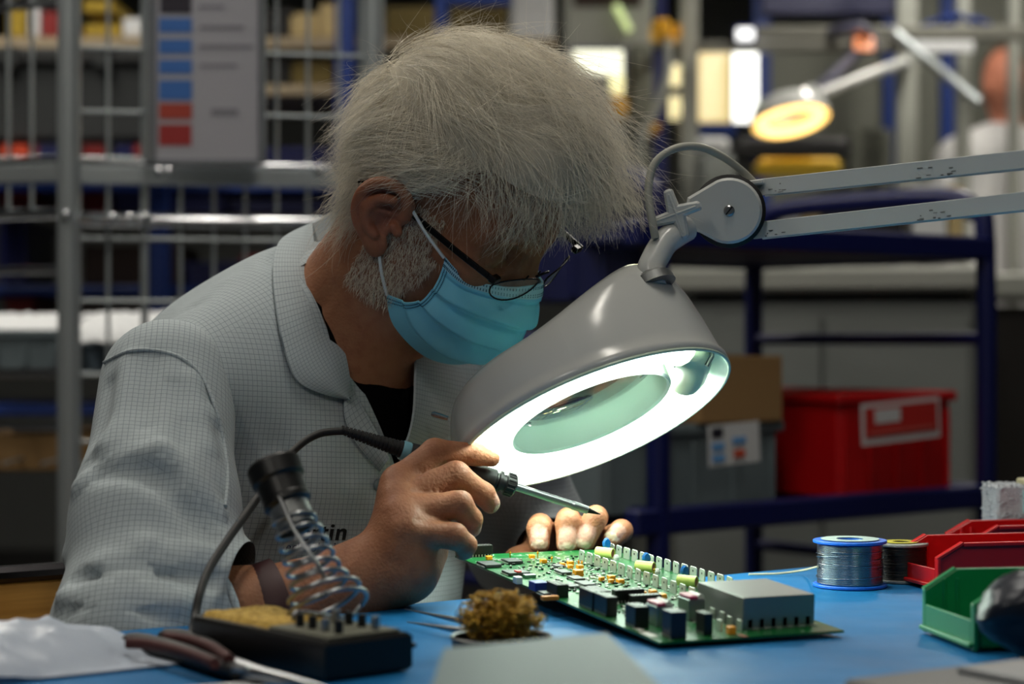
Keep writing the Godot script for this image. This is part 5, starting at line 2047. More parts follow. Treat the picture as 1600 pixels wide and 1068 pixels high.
func iron_stand() -> void:
	var o := T(455, 1052)
	var t := thing("iron_stand", "black soldering iron stand with sponge tray and steel spring holder", "soldering stand", o)
	# tray: long side from the far corner at left to the near corner at right
	var a := T(296, 1012)          # left end, bottom
	var b := T(520, 1060)
	var c := T(618, 1040)
	var ex := (b - a).normalized()
	var ez := Vector3(-ex.z, 0, ex.x)
	if ez.dot(c - b) < 0: ez = -ez
	var w := 0.148
	var dp := 0.062
	var h := 0.022
	var X := Transform3D(Basis(ex, Vector3.UP, ex.cross(Vector3.UP)), T(508, 1068))
	var sgn := signf(X.basis.z.dot(ez))
	var mid := Vector3(-w / 2, 0, sgn * dp / 2)
	# body with rounded left end
	var out := PackedVector2Array()
	for s in 9:
		var an := PI * 0.5 + PI * s / 8.0
		out.append(Vector2(-w / 2 + 0.014 + cos(an) * 0.014, 0) + Vector2(0, sin(an) * 0.014 + (dp / 2 - 0.014) * (1 if s < 4 else -1 if s > 4 else 0)))
	out.append(Vector2(w / 2, -dp / 2))
	out.append(Vector2(w / 2, dp / 2))
	var mb := MB.new()
	var PX := Transform3D(X.basis * Basis(Vector3.RIGHT, -PI / 2), X * (mid + Vector3(0, h / 2 + 0.001, 0)))
	mb.prism(PX, out, h, 0.0022)
	part(t, "tray", mb, M["black plastic"])
	for s in [-1, 1]:
		for e in [-1, 1]:
			mb = MB.new()
			mb.lathe(X.translated_local(mid + Vector3(s * w * 0.42, 0, e * dp * 0.36)), [Vector2(0, 0), Vector2(0.005, 0), Vector2(0.005, 0.003), Vector2(0, 0.003)], 10)
			part(t, "rubber_foot", mb, M["black rubber"])
	# sponge
	mb = MB.new()
	var nz := FastNoiseLite.new()
	nz.frequency = 37.0
	nz.seed = 4
	var rows := []
	for i in 22:
		var line := []
		for j in 18:
			var x := -w * 0.44 + i / 21.0 * w * 0.50
			var z := (j / 17.0 - 0.5) * dp * 0.80
			var edge := minf(minf(i, 21 - i), minf(j, 17 - j))
			line.append(X * (mid + Vector3(x, h + 0.0035 + 0.0022 * nz.get_noise_2d(x * 1.0, z * 1.0) * 1.4 - (0.004 if edge < 1 else 0.0), z)))
		rows.append(line)
	if (rows[0][1] - rows[0][0]).cross(rows[1][0] - rows[0][0]).y < 0: rows.reverse()
	mb.sheet(rows, 0.003)
	var sp := mat("sponge", Color(0.80, 0.68, 0.38), 0.98)
	mottled(sp, noise_tex(0.06, [Color(0.45, 0.40, 0.25), Color(0.95, 0.92, 0.80), Color(1, 1, 1)], 9, 256, 5), 12.0)
	part(t, "sponge", mb, sp, "yellow brown cleaning sponge")
	# tip holder plate and spare tips
	mb = MB.new()
	mb.box(X.translated_local(mid + Vector3(w * 0.27, h + 0.0018, 0)), Vector3(w * 0.40, 0.0022, dp * 0.82), 0.0006)
	part(t, "plate", mb, mat("plate olive", Color(0.36, 0.36, 0.30), 0.5))
	for k in 8:
		mb = MB.new()
		var q := Vector3(w * (0.16 + 0.085 * (k % 4)), h + 0.003, dp * (-0.22 + 0.42 * (k / 4)))
		mb.lathe(X.translated_local(mid + q), [Vector2(0, 0.0075), Vector2(0.0022, 0.0075), Vector2(0.0026, 0.0068), Vector2(0.0026, 0.0), Vector2(0, 0)], 12)
		part(t, "spare_tip", mb, M["steel"] if k % 3 == 0 else M["black plastic"])
	mb = MB.new()
	mb.lathe(along(T(612, 1008, 0.015), Vector3(0.9, 0, -0.1)), [Vector2(0, -0.006), Vector2(0.0045, -0.006), Vector2(0.0045, 0.003), Vector2(0.0012, 0.014), Vector2(0, 0.0145)], 14)
	part(t, "spare_tip", mb, M["black plastic"], "pointed black spare tip")
	# spring holder leaning over the tray
	var top := P(436, 752, 1.245)
	var low := P(505, 930, 1.215)
	var ax := (low - top).normalized()
	var S := along(top, ax, Vector3(0.2, 0, 1))
	mb = MB.new()
	mb.lathe(S, [Vector2(0.0115, -0.012), Vector2(0.0165, -0.013), Vector2(0.0175, -0.011), Vector2(0.0172, -0.001), Vector2(0.0150, 0.001), Vector2(0.0150, 0.012), Vector2(0.0155, 0.013), Vector2(0.0155, 0.016), Vector2(0.0125, 0.018), Vector2(0.0115, 0.018), Vector2(0.0115, -0.012)], 28)
	part(t, "holder_cap", mb, M["black plastic"], "black entry funnel")
	mb = MB.new()
	mb.lathe(S, [Vector2(0.0118, 0.012), Vector2(0.0125, 0.012), Vector2(0.0125, 0.033), Vector2(0.0118, 0.033), Vector2(0.0118, 0.012)], 24)
	part(t, "holder_sleeve", mb, M["dull steel"])
	mb = MB.new()
	var coil := []
	var turns := 7.6
	for s in 200:
		var f := s / 199.0
		var an := TAU * turns * f
		var r := lerpf(0.0128, 0.0165, minf(f * 1.6, 1.0)) + 0.0085 * smoothstep(0.62, 0.95, f)
		var y := 0.026 + f * 0.064
		coil.append(S * Vector3(cos(an) * r, y, sin(an) * r))
	mb.tube(coil, 0.0015, 7)
	part(t, "spring", mb, M["steel"], "coiled steel wire holder")
	mb = MB.new()
	mb.tube(bez([S * Vector3(0.004, 0.014, 0.0135), S * Vector3(0.003, 0.040, 0.0175), S * Vector3(-0.002, 0.064, 0.0200), S * Vector3(-0.004, 0.076, 0.014)], 5), 0.0014, 7)
	part(t, "support_rod", mb, M["steel"])
	mb = MB.new()
	var foot := X * (mid + Vector3(w * 0.02, h + 0.002, -sgn * 0.0)) 
	mb.tube(bez([coil[199], coil[199].lerp(foot, 0.35) + Vector3(0.004, -0.004, 0), foot + Vector3(0, 0.006, 0), foot + Vector3(0, -0.004, 0)], 5), 0.00135, 7)
	part(t, "support_rod", mb, M["steel"])

func brass_wool() -> void:
	var o := T(783, 1022)
	o = T(783, 1018)
	var t := thing("wool_tin", "low dark tin holding the brass tip-cleaning wool", "tin", o)
	var mb := MB.new()
	mb.lathe(at(o), [Vector2(0, 0.0005), Vector2(0.0290, 0.0005), Vector2(0.0300, 0.002), Vector2(0.0305, 0.0085), Vector2(0.0318, 0.0095), Vector2(0.0305, 0.0105), Vector2(0.0290, 0.0095), Vector2(0.0285, 0.002), Vector2(0, 0.002)], 36)
	part(t, "cup", mb, mat("tin dark", Color(0.16, 0.16, 0.16), 0.4, 0.6))
	var r := RandomNumberGenerator.new()
	r.seed = 51
	mb = MB.new()
	for s in 760:
		var dir := Vector3(r.randfn(), r.randfn() * 0.9, r.randfn()).normalized()
		var rad := pow(r.randf(), 0.4)
		var c := o + Vector3(0, 0.0215, 0) + dir * rad * Vector3(0.0255, 0.0155, 0.0235) + Vector3(r.randfn(), r.randfn(), r.randfn()) * 0.0012
		var loop := []
		var B := Basis(Vector3(r.randfn(), r.randfn(), r.randfn()).normalized(), r.randf() * TAU)
		var rr := r.randf_range(0.0016, 0.0034)
		for k in 9:
			var an := k * 0.85
			loop.append(c + B * Vector3(cos(an) * rr, (k - 4) * 0.0004, sin(an) * rr))
		mb.tube(loop, 0.00042, 4, false)
	var wool := solo("brass_wool", mb, mat("brass wool", Color(0.70, 0.55, 0.20), 0.30, 0.9), "golden brown ball of curly brass wool in its dark tin", "brass wool")
	wool.set_meta("kind", "stuff")
	# tweezers lying behind it
	var tw := thing("tweezers", "fine steel tweezers lying on the blue mat behind the brass wool", "tweezers", T(700, 972))
	for s in [[632, 951, 736, 975], [636, 971, 722, 986]]:
		mb = MB.new()
		var a := T(s[0], s[1], 0.004)
		var b := T(s[2] + 30, s[3] + 4, 0.006)
		mb.tube([a, a.lerp(b, 0.3), a.lerp(b, 0.7), b], [0.0004, 0.0011, 0.0024, 0.0030], 8)
		part(tw, "prong", mb, M["steel"])

func solder_reels() -> void:
	var o := T(1328, 916)
	var t := thing("solder_reel", "large reel of bright solder wire with blue flanges", "solder reel", o)
	reel(t, o, 0.0286, 0.0255, 0.0365, M["bright blue"], mat("solder wire", Color(0.66, 0.69, 0.71), 0.26, 1.0), 0.00075, 38)
	var mb := MB.new()
	mb.lathe(at(o + Vector3(0, 0.0371, 0)), [Vector2(0.0105, 0.0), Vector2(0.0105, 0.0003), Vector2(0.0225, 0.0003), Vector2(0.0225, 0.0)], 40)
	part(t, "paper_label", mb, mat("reel label", Color(0.66, 0.74, 0.72), 0.7), "pale round label")
	mb = MB.new()
	mb.tube(bez([o + Vector3(-0.0255, 0.016, 0.004), T(1262, 889, 0.006), T(1240, 893, 0.003), T(1212, 896, 0.002), T(1170, 897, 0.002)], 6), 0.0009, 6)
	part(t, "wire_end", mb, mat("wire cream", Color(0.82, 0.80, 0.66), 0.5))
	var o2 := T(1408, 908)
	t = thing("solder_reel", "smaller grey reel of dark wire with yellow label behind the blue one", "solder reel", o2)
	reel(t, o2, 0.0215, 0.0195, 0.031, mat("reel grey", Color(0.55, 0.57, 0.56), 0.5), mat("wire dark", Color(0.30, 0.29, 0.28), 0.4, 0.8), 0.0006, 34)
	mb = MB.new()
	mb.lathe(at(o2 + Vector3(0, 0.0316, 0)), [Vector2(0.007, 0.0), Vector2(0.007, 0.0003), Vector2(0.014, 0.0003), Vector2(0.014, 0.0)], 32)
	part(t, "paper_label", mb, mat("label yellow", Color(0.72, 0.68, 0.14), 0.7), "yellow round label")

func reel(t: Node3D, o: Vector3, rf: float, rw: float, h: float, fl: Material, wire: Material, wr: float, turns: int) -> void:
	for s in [0, 1]:
		var mb := MB.new()
		var y := 0.0005 if s == 0 else h - 0.0022
		mb.lathe(at(o + Vector3(0, y, 0)), [Vector2(0.0085, 0), Vector2(rf - 0.0004, 0), Vector2(rf, 0.0005), Vector2(rf, 0.0017), Vector2(rf - 0.0004, 0.0022), Vector2(0.0085, 0.0022), Vector2(0.0085, 0)], 48)
		part(t, "flange", mb, fl)
	var hb := MB.new()
	hb.lathe(at(o), [Vector2(0.0085, 0.0027), Vector2(0.0105, 0.0027), Vector2(0.0105, h - 0.0024), Vector2(0.0085, h - 0.0024), Vector2(0.0085, 0.0027)], 28)
	part(t, "hub", hb, fl)
	var mb := MB.new()
	var r := RandomNumberGenerator.new()
	r.seed = turns
	var pr := [Vector2(0.0105, 0.003)]
	var y := 0.0031
	while y < h - 0.0032:
		var rr := rw - r.randf() * 0.00035
		pr.append(Vector2(rr - wr * 0.6, y))
		pr.append(Vector2(rr, y + wr * 0.5))
		pr.append(Vector2(rr, y + wr))
		pr.append(Vector2(rr - wr * 0.6, y + wr * 1.5))
		y += wr * 1.5
	pr.append(Vector2(0.0105, h - 0.003))
	mb.lathe(at(o), pr, 56)
	var wd := part(t, "wire_winding", mb, wire, "tightly wound wire")
	# a few turns that cross the others
	mb = MB.new()
	for s in 9:
		var pts := []
		var y0 := r.randf_range(0.006, h - 0.006)
		var dy := r.randfn() * 0.0035
		var a0 := r.randf() * TAU
		for k in 25:
			var an := a0 + k * 0.13
			pts.append(o + Vector3(cos(an) * (rw + 0.0003), clampf(y0 + dy * k / 24.0, 0.004, h - 0.004), sin(an) * (rw + 0.0003)))
		mb.tube(pts, wr * 0.5, 5)
	part(wd, "crossing_turns", mb, wire).set_meta("kind", "stuff")

# open-fronted stacking bin: o is the middle of the front at the bottom, f the way its front looks
func bin(called: String, label: String, m: Material, o: Vector3, f: Vector3, w: float, dp: float, h: float) -> Node3D:
	var t := thing(called, label, "storage bin", o, "open-fronted storage bins on the bench")
	var X := axes(o, f)
	var th := 0.0020
	var lip := h * 0.44
	var side := PackedVector2Array([Vector2(0, 0.004), Vector2(0, lip), Vector2(-0.004, lip + 0.002), Vector2(-0.012, h * 0.62), Vector2(-0.034, h), Vector2(-dp, h), Vector2(-dp, 0.004)])
	# the front edge leans: in side view z is depth
	side = PackedVector2Array([Vector2(0, 0.003), Vector2(0.0, h * 0.68), Vector2(-0.022, h), Vector2(-dp, h), Vector2(-dp, 0.003)])
	for s in [-1.0, 1.0]:
		var mb := MB.new()
		var SX := Transform3D(Basis(X.basis.z, X.basis.y, -X.basis.x), X * Vector3(s * (w / 2 - th / 2), 0, 0))
		mb.prism(SX, side, th, 0.0004)
		var wall := part(t, "side_wall", mb, m)
		mb = MB.new()
		mb.box(X.translated_local(Vector3(s * (w / 2 + 0.0010), h - 0.0015, -dp / 2 - 0.011)), Vector3(0.0050, 0.0030, dp - 0.022), 0.0006)
		mb.box(Transform3D(X.basis * Basis(Vector3.RIGHT, atan2(h * 0.32, 0.022)), X * Vector3(s * (w / 2 + 0.0010), h * 0.84, -0.011)), Vector3(0.0050, 0.0028, sqrt(0.022 * 0.022 + h * h * 0.1024)), 0.0006)
		mb.box(X.translated_local(Vector3(s * (w / 2 + 0.0010), h * 0.36, -0.0015)), Vector3(0.0050, h * 0.66, 0.0030), 0.0006)
		part(wall, "stiffening_edge", mb, m)
		mb = MB.new()
		for k in 2:
			mb.box(X.translated_local(Vector3(s * (w / 2 - th), h * 0.45, -0.013 - k * 0.009)), Vector3(0.0022, h * 0.82, 0.0022), 0.0005)
		part(wall, "rib", mb, m)
	var mb2 := MB.new()
	mb2.box(X.translated_local(Vector3(0, 0.004, -dp / 2)), Vector3(w - th, 0.002, dp - 0.001))
	part(t, "bottom", mb2, m)
	mb2 = MB.new()
	mb2.box(X.translated_local(Vector3(0, h / 2, -dp + th / 2)), Vector3(w - th * 2, h - 0.004, th), 0.0004)
	part(t, "back_wall", mb2, m)
	mb2 = MB.new()
	mb2.box(X.translated_local(Vector3(0, lip / 2 + 0.002, -th / 2)), Vector3(w - th * 2, lip - 0.002, th), 0.0004)
	mb2.box(X.translated_local(Vector3(0, 0.0045, 0.0014)), Vector3(w + 0.004, 0.003, 0.003), 0.0006)
	part(t, "front_lip", mb2, m)
	mb2 = MB.new()
	mb2.box(X.translated_local(Vector3(0, 0.0015, -dp / 2 - 0.004)), Vector3(w * 0.8, 0.003, dp * 0.9), 0.0006)
	part(t, "foot_rail", mb2, m)
	return t

func storage_bins() -> void:
	var f := Vector3(-0.80, 0, 0.46)
	bin("storage_bin", "green plastic open-fronted bin nearest to the viewer at the bench end", M["green plastic"], T(1480, 1004), Vector3(-0.985, 0, 0.16), 0.080, 0.12, 0.042)
	bin("storage_bin", "red plastic open-fronted bin just behind the green one", M["red plastic"], T(1434, 917), Vector3(-0.97, 0, 0.24), 0.062, 0.12, 0.037)
	bin("storage_bin", "red plastic open-fronted bin furthest back beside the foam block", M["red plastic"], T(1500, 884), Vector3(-0.97, 0, 0.24), 0.050, 0.12, 0.036)
	# foam block carrying a small glass-fronted part
	var o := T(1590, 868)
	var t := thing("foam_block", "white foam block behind the red bins", "foam block", o)
	var mb := MB.new()
	var X := at(o + Vector3(0, 0.032, 0), 0.12)
	mb.box(X, Vector3(0.052, 0.064, 0.040), 0.002)
	var fm := mat("foam", Color(0.84, 0.86, 0.88), 0.98)
	mottled(fm, noise_tex(0.12, [Color(0.75, 0.75, 0.76), Color(1, 1, 1)], 41, 256, 3), 20.0)
	part(t, "block", mb, fm)
	mb = MB.new()
	var r := RandomNumberGenerator.new()
	r.seed = 8
	for k in 500:
		var q := Vector3(r.randf_range(-0.0262, 0.0262), r.randf_range(-0.03, 0.032), 0.0202)
		if k % 3 == 0: q = Vector3(-0.0262, q.y, r.randf_range(-0.02, 0.02))
		if k % 3 == 1: q = Vector3(q.x, 0.0322, r.randf_range(-0.02, 0.02))
		mb.box(X.translated_local(q).rotated_local(Vector3(1, 1, 0).normalized(), r.randf() * 3.0), Vector3.ONE * r.randf_range(0.0008, 0.0018))
	part(t, "foam_grains", mb, fm).set_meta("kind", "stuff")
	var g := thing("sensor_module", "small pale blue glass-fronted module set in the white foam", "module", o + Vector3(0.016, 0.05, 0.022))
	mb = MB.new()
	mb.box(X.translated_local(Vector3(0.014, 0.018, 0.0215)), Vector3(0.034, 0.020, 0.004), 0.0006)
	part(g, "glass_front", mb, mat("module glass", Color(0.62, 0.78, 0.80), 0.1))
	mb = MB.new()
	mb.box(X.translated_local(Vector3(0.018, 0.0345, 0.008)), Vector3(0.038, 0.006, 0.020), 0.0015)
	part(g, "cap", mb, mat("module cream", Color(0.72, 0.70, 0.56), 0.6))

func foreground_things() -> void:
	# blurred grey cover close to the viewer
	var t := thing("grey_cover", "grey plastic cover standing close to the viewer in front of the brass wool", "cover", T(860, 1120))
	var mb := MB.new()
	var top := [P(694, 1012, 0.99), P(948, 988, 1.035), P(1045, 1086, 0.90), P(664, 1100, 0.87)]
	var rows := []
	for i in 7:
		var line := []
		for j in 7:
			var a: Vector3 = top[0].lerp(top[1], j / 6.0)
			var b: Vector3 = top[3].lerp(top[2], j / 6.0)
			line.append(a.lerp(b, i / 6.0))
		rows.append(line)
	if (rows[0][1] - rows[0][0]).cross(rows[1][0] - rows[0][0]).y < 0: rows.reverse()
	mb.sheet(rows, 0.003)
	var gm := mat("cover grey", Color(0.40, 0.47, 0.48), 0.55)
	part(t, "top_face", mb, gm)
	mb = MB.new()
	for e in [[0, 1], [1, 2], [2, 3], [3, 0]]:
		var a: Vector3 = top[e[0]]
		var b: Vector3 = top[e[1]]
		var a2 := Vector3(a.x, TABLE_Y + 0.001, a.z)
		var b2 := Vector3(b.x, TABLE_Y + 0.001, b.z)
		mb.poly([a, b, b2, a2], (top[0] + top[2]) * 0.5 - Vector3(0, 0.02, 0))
	part(t, "skirt", mb, mat("cover dark", Color(0.10, 0.11, 0.12), 0.6))  # all four sides coloured much darker than the grey top
	# crumpled see-through bag at the left
	var o := T(60, 1030)
	mb = MB.new()
	var nz := FastNoiseLite.new()
	nz.seed = 12
	nz.frequency = 9.0
	rows = []
	for i in 40:
		var line := []
		for j in 26:
			var x := -0.17 + i / 39.0 * 0.265
			var z := -0.075 + j / 25.0 * 0.15
			var fall := maxf(0.0, 1.0 - pow(absf(x + 0.05) / 0.145, 2.0) - pow(absf(z) / 0.078, 2.0))
			var y := 0.002 + 0.030 * pow(fall, 0.75) * (0.75 + 0.5 * nz.get_noise_2d(x * 1.2 + 3.0, z * 1.2)) + 0.009 * absf(nz.get_noise_2d(x * 3.0, z * 4.0 + x * 3.0)) * minf(fall * 4.0, 1.0)
			line.append(o + Vector3(-0.02, 0, 0.012) + EDGE_D * x + EDGE_N * z + Vector3(0, y, 0))
		rows.append(line)
	if (rows[0][1] - rows[0][0]).cross(rows[1][0] - rows[0][0]).y < 0: rows.reverse()
	mb.sheet(rows, 0.0004)
	var bm := mat("bag film", Color(0.80, 0.84, 0.90, 0.72), 0.35)
	bm.transparency = BaseMaterial3D.TRANSPARENCY_ALPHA
	solo("plastic_bag", mb, bm, "crumpled milky plastic bag at the near left end of the bench", "plastic bag")
	# pliers with dark red handles, lying in front of the stand
	t = thing("pliers", "pliers with dark red cushioned handles beside the sponge tray", "pliers", T(300, 1020))
	for s in [[[192, 1004], [225, 1006], [280, 1018], [330, 1036], [370, 1048]], [[252, 995], [290, 1000], [325, 1012], [352, 1030], [375, 1045]]]:
		var pts := []
		for q in s: pts.append(T(q[0], q[1], 0.007))
		mb = MB.new()
		mb.tube(bez(pts, 5), [0.004, 0.0055, 0.0062, 0.0066, 0.0068, 0.0068, 0.0068, 0.0066, 0.0064, 0.0062, 0.006, 0.0058, 0.0056, 0.0054, 0.0052, 0.005, 0.0048, 0.0046, 0.0044, 0.0042, 0.004], 10)
		var hn := part(t, "handle", mb, M["black rubber"])
		mb = MB.new()
		var up := []
		for q in 4: up.append(T(s[q][0] + 6, s[q][1], 0.0122))
		mb.tube(bez(up, 5), 0.0034, 8)
		part(hn, "red_grip", mb, mat("grip red", Color(0.26, 0.075, 0.065), 0.7) if not M.has("grip red") else M["grip red"])
	mb = MB.new()
	mb.tube(bez([T(366, 1044, 0.006), T(400, 1052, 0.006), T(450, 1062, 0.006), T(520, 1078, 0.005)], 4), [0.006, 0.0065, 0.0062, 0.0056, 0.005, 0.0046, 0.0042, 0.0038, 0.0034, 0.003, 0.0024, 0.0018, 0.0012], 8)
	part(t, "jaw", mb, M["steel"])
	mb = MB.new()
	mb.lathe(at(T(376, 1047, 0.010)), [Vector2(0, 0.003), Vector2(0.004, 0.0028), Vector2(0.005, 0.0015), Vector2(0.005, 0)], 14)
	part(t, "rivet", mb, M["steel"])
	# scrap of paper at the bottom edge
	mb = MB.new()
	mb.box(Transform3D(Basis(Vector3.UP, 0.5), T(345, 1076, 0.0006)), Vector3(0.05, 0.0010, 0.03))
	solo("paper_scrap", mb, M["paper white"], "small white paper scrap at the lower edge of the bench", "paper")
	# dark film bag at the right, in front of the green bin
	o = T(1618, 1034)
	mb = MB.new()
	nz.seed = 19
	rows = []
	for i in 30:
		var line := []
		for j in 24:
			var an := TAU * j / 23.0
			var f := i / 29.0
			var r := 0.033 * sin(PI * (0.10 + 0.85 * f)) * (1.0 + 0.22 * nz.get_noise_2d(cos(an) * 0.05, f * 0.1 + sin(an) * 0.05) * 2.0)
			line.append(o + Vector3(cos(an) * r * 0.95, 0.001 + 0.062 * (1.0 - f) * (0.9 + 0.15 * nz.get_noise_2d(f * 0.2, an * 0.03)), sin(an) * r * 0.8))
		rows.append(line)
	if (rows[15][1] - rows[15][0]).cross(rows[16][0] - rows[15][0]).dot(rows[15][0] - o - Vector3(0, 0.03, 0)) < 0: rows.reverse()
	mb.sheet(rows, 0.0)
	solo("film_bag", mb, mat("dark film", Color(0.10, 0.12, 0.17), 0.34, 0.2), "dark shiny antistatic bag leaning against the green bin", "antistatic bag")
	# grey tool case corner at the lower right
	var ga := P(1312, 1056, 1.02)
	var gb := P(1640, 1012, 1.10)
	mb = MB.new()
	var ex := (gb - ga)
	ex.y = 0
	ex = ex.normalized()
	var X := Transform3D(Basis(ex, Vector3.UP, ex.cross(Vector3.UP)), Vector3(ga.x, 0, ga.z))
	t = thing("tool_tray", "flat grey tool tray in the near right corner of the bench", "tray", Vector3(ga.x, TABLE_Y, ga.z))
	mb.box(X.translated_local(Vector3(0.11, TABLE_Y + 0.009, 0.06)), Vector3(0.22, 0.016, 0.12), 0.003)
	part(t, "tray_body", mb, mat("tray grey", Color(0.22, 0.24, 0.25), 0.5))
	mb = MB.new()
	mb.box(X.translated_local(Vector3(0.14, TABLE_Y + 0.0185, 0.062)), Vector3(0.15, 0.003, 0.09), 0.001)
	part(t, "lid", mb, mat("tray light", Color(0.36, 0.38, 0.40), 0.45))

func chair() -> void:
	# chair back with veneer panel, chrome top rail and dark post, behind the sleeve
	var o := P(30, 940, 1.62)
	var t := thing("chair", "chair with wood veneer back and chrome top rail behind the elbow", "chair", Vector3(o.x, 0, o.z))
	var d := Vector3(0.80, 0, -0.60).normalized()
	var X := Transform3D(Basis(d, Vector3.UP, d.cross(Vector3.UP)), Vector3(o.x, 0, o.z))
	var y := P(50, 897, 1.62).y
	var mb := MB.new()
	mb.box(X.translated_local(Vector3(0.10, y - 0.13, 0)), Vector3(0.27, 0.25, 0.012), 0.003)
	var vn := mat("veneer", Color(0.88, 0.66, 0.34), 0.45)
	mottled(vn, noise_tex(0.01, [Color(0.85, 0.82, 0.75), Color(1, 1, 1)], 61, 256, 4), 3.0)
	vn.uv1_scale = Vector3(3, 40, 3)
	part(t, "backrest", mb, vn, "tan wood veneer back")
	mb = MB.new()
	mb.box(X.translated_local(Vector3(0.10, y + 0.001, 0)), Vector3(0.28, 0.013, 0.020), 0.004)
	part(t, "top_rail", mb, mat("dark chrome", Color(0.30, 0.29, 0.30), 0.18, 0.9))
	for s in [-0.048, 0.248]:
		mb = MB.new()
		mb.tube([X * Vector3(s - 0.004, y + 0.004, 0.004), X * Vector3(s, y - 0.1, 0.002), X * Vector3(s + 0.02, y - 0.30, 0.0), X * Vector3(s + 0.02, 0.0, 0.0)], 0.0145, 14)
		part(t, "post", mb, mat("post maroon", Color(0.10, 0.035, 0.04), 0.3) if not M.has("post maroon") else M["post maroon"])
	mb = MB.new()
	mb.box(X.translated_local(Vector3(0.12, 0.32, 0.20)), Vector3(0.36, 0.03, 0.36), 0.008)
	part(t, "seat", mb, vn)
	for s in [-0.05, 0.25]:
		mb = MB.new()
		mb.tube([X * Vector3(s, 0.32, 0.35), X * Vector3(s, 0.0, 0.36)], 0.012, 10)
		part(t, "front_leg", mb, M["post maroon"])

# ---------------------------------------------------------------- behind the technician: wire cage trolley
# a box whose front spans a rectangle of the picture at a distance
func front_box(mb: MB, u0: float, v0: float, u1: float, v1: float, d: float, deep: float, b := 0.004, turn := 0.0) -> Transform3D:
	var a := P(u0, v0, d)
	var c := P(u1, v1, d)
	var X := Transform3D(Basis(Vector3.UP, turn), (a + c) * 0.5 + Vector3(0, 0, -deep / 2))
	mb.box(X, Vector3(absf(c.x - a.x), absf(c.y - a.y), deep), b)
	return X

func bar(t: Node3D, called: String, a: Vector3, b: Vector3, r: float, m: Material, sides := 10) -> void:
	var mb := MB.new()
	mb.tube([a, b], r, sides)
	part(t, called, mb, m)

# a carton with flaps or a plain crate with rim, standing where the rectangle says
func carton(called: String, label: String, cat: String, u0: float, v0: float, u1: float, v1: float, d: float, deep: float, m: Material, style := "carton", group := "", turn := 0.0) -> Node3D:
	var lowest := P((u0 + u1) * 0.5, v1, d)
	var t := thing(called, label, cat, lowest, group)
	var mb := MB.new()
	var X := front_box(mb, u0, v0, u1, v1, d, deep, 0.004, turn)
	var s := Vector3(absf(P(u1, 0, d).x - P(u0, 0, d).x), absf(P(0, v1, d).y - P(0, v0, d).y), deep)
	if style == "carton":
		part(t, "body", mb, m)
		mb = MB.new()
		mb.box(X.translated_local(Vector3(0, s.y / 2 + 0.001, 0)), Vector3(s.x * 0.99, 0.002, minf(0.05, s.z * 0.4)))
		part(t, "tape", mb, M["cream board"])
		mb = MB.new()
		for k in [-1, 1]:
			mb.box(X.translated_local(Vector3(0, s.y / 2 + 0.0015, k * s.z * 0.25)), Vector3(s.x, 0.003, s.z * 0.48), 0.001)
		part(t, "flaps", mb, m)
	else:
		mb = MB.new()
		var th := 0.006
		mb.box(X.translated_local(Vector3(0, 0, s.z / 2 - th / 2)), Vector3(s.x, s.y, th), 0.002)
		mb.box(X.translated_local(Vector3(0, 0, -s.z / 2 + th / 2)), Vector3(s.x, s.y, th), 0.002)
		for k in [-1, 1]:
			mb.box(X.translated_local(Vector3(k * (s.x / 2 - th / 2), 0, 0)), Vector3(th, s.y, s.z - th * 2), 0.002)
		mb.box(X.translated_local(Vector3(0, -s.y / 2 + th / 2, 0)), Vector3(s.x - th * 2, th, s.z - th * 2))
		part(t, "walls", mb, m)
		mb = MB.new()
		for k in [-1, 1]:
			mb.box(X.translated_local(Vector3(0, s.y / 2 - 0.006, k * (s.z / 2 + 0.003))), Vector3(s.x + 0.018, 0.014, 0.008), 0.002)
			mb.box(X.translated_local(Vector3(k * (s.x / 2 + 0.005), s.y / 2 - 0.006, 0)), Vector3(0.008, 0.014, s.z + 0.006), 0.002)
		part(t, "rim", mb, m)
		if s.y > 0.05:
			for k in 4:
				mb = MB.new()
				mb.box(X.translated_local(Vector3((k - 1.5) * s.x * 0.30, -0.008, s.z / 2 + 0.003)), Vector3(0.008, s.y - 0.03, 0.006), 0.001)
				part(t, "rib", mb, m)
	return t

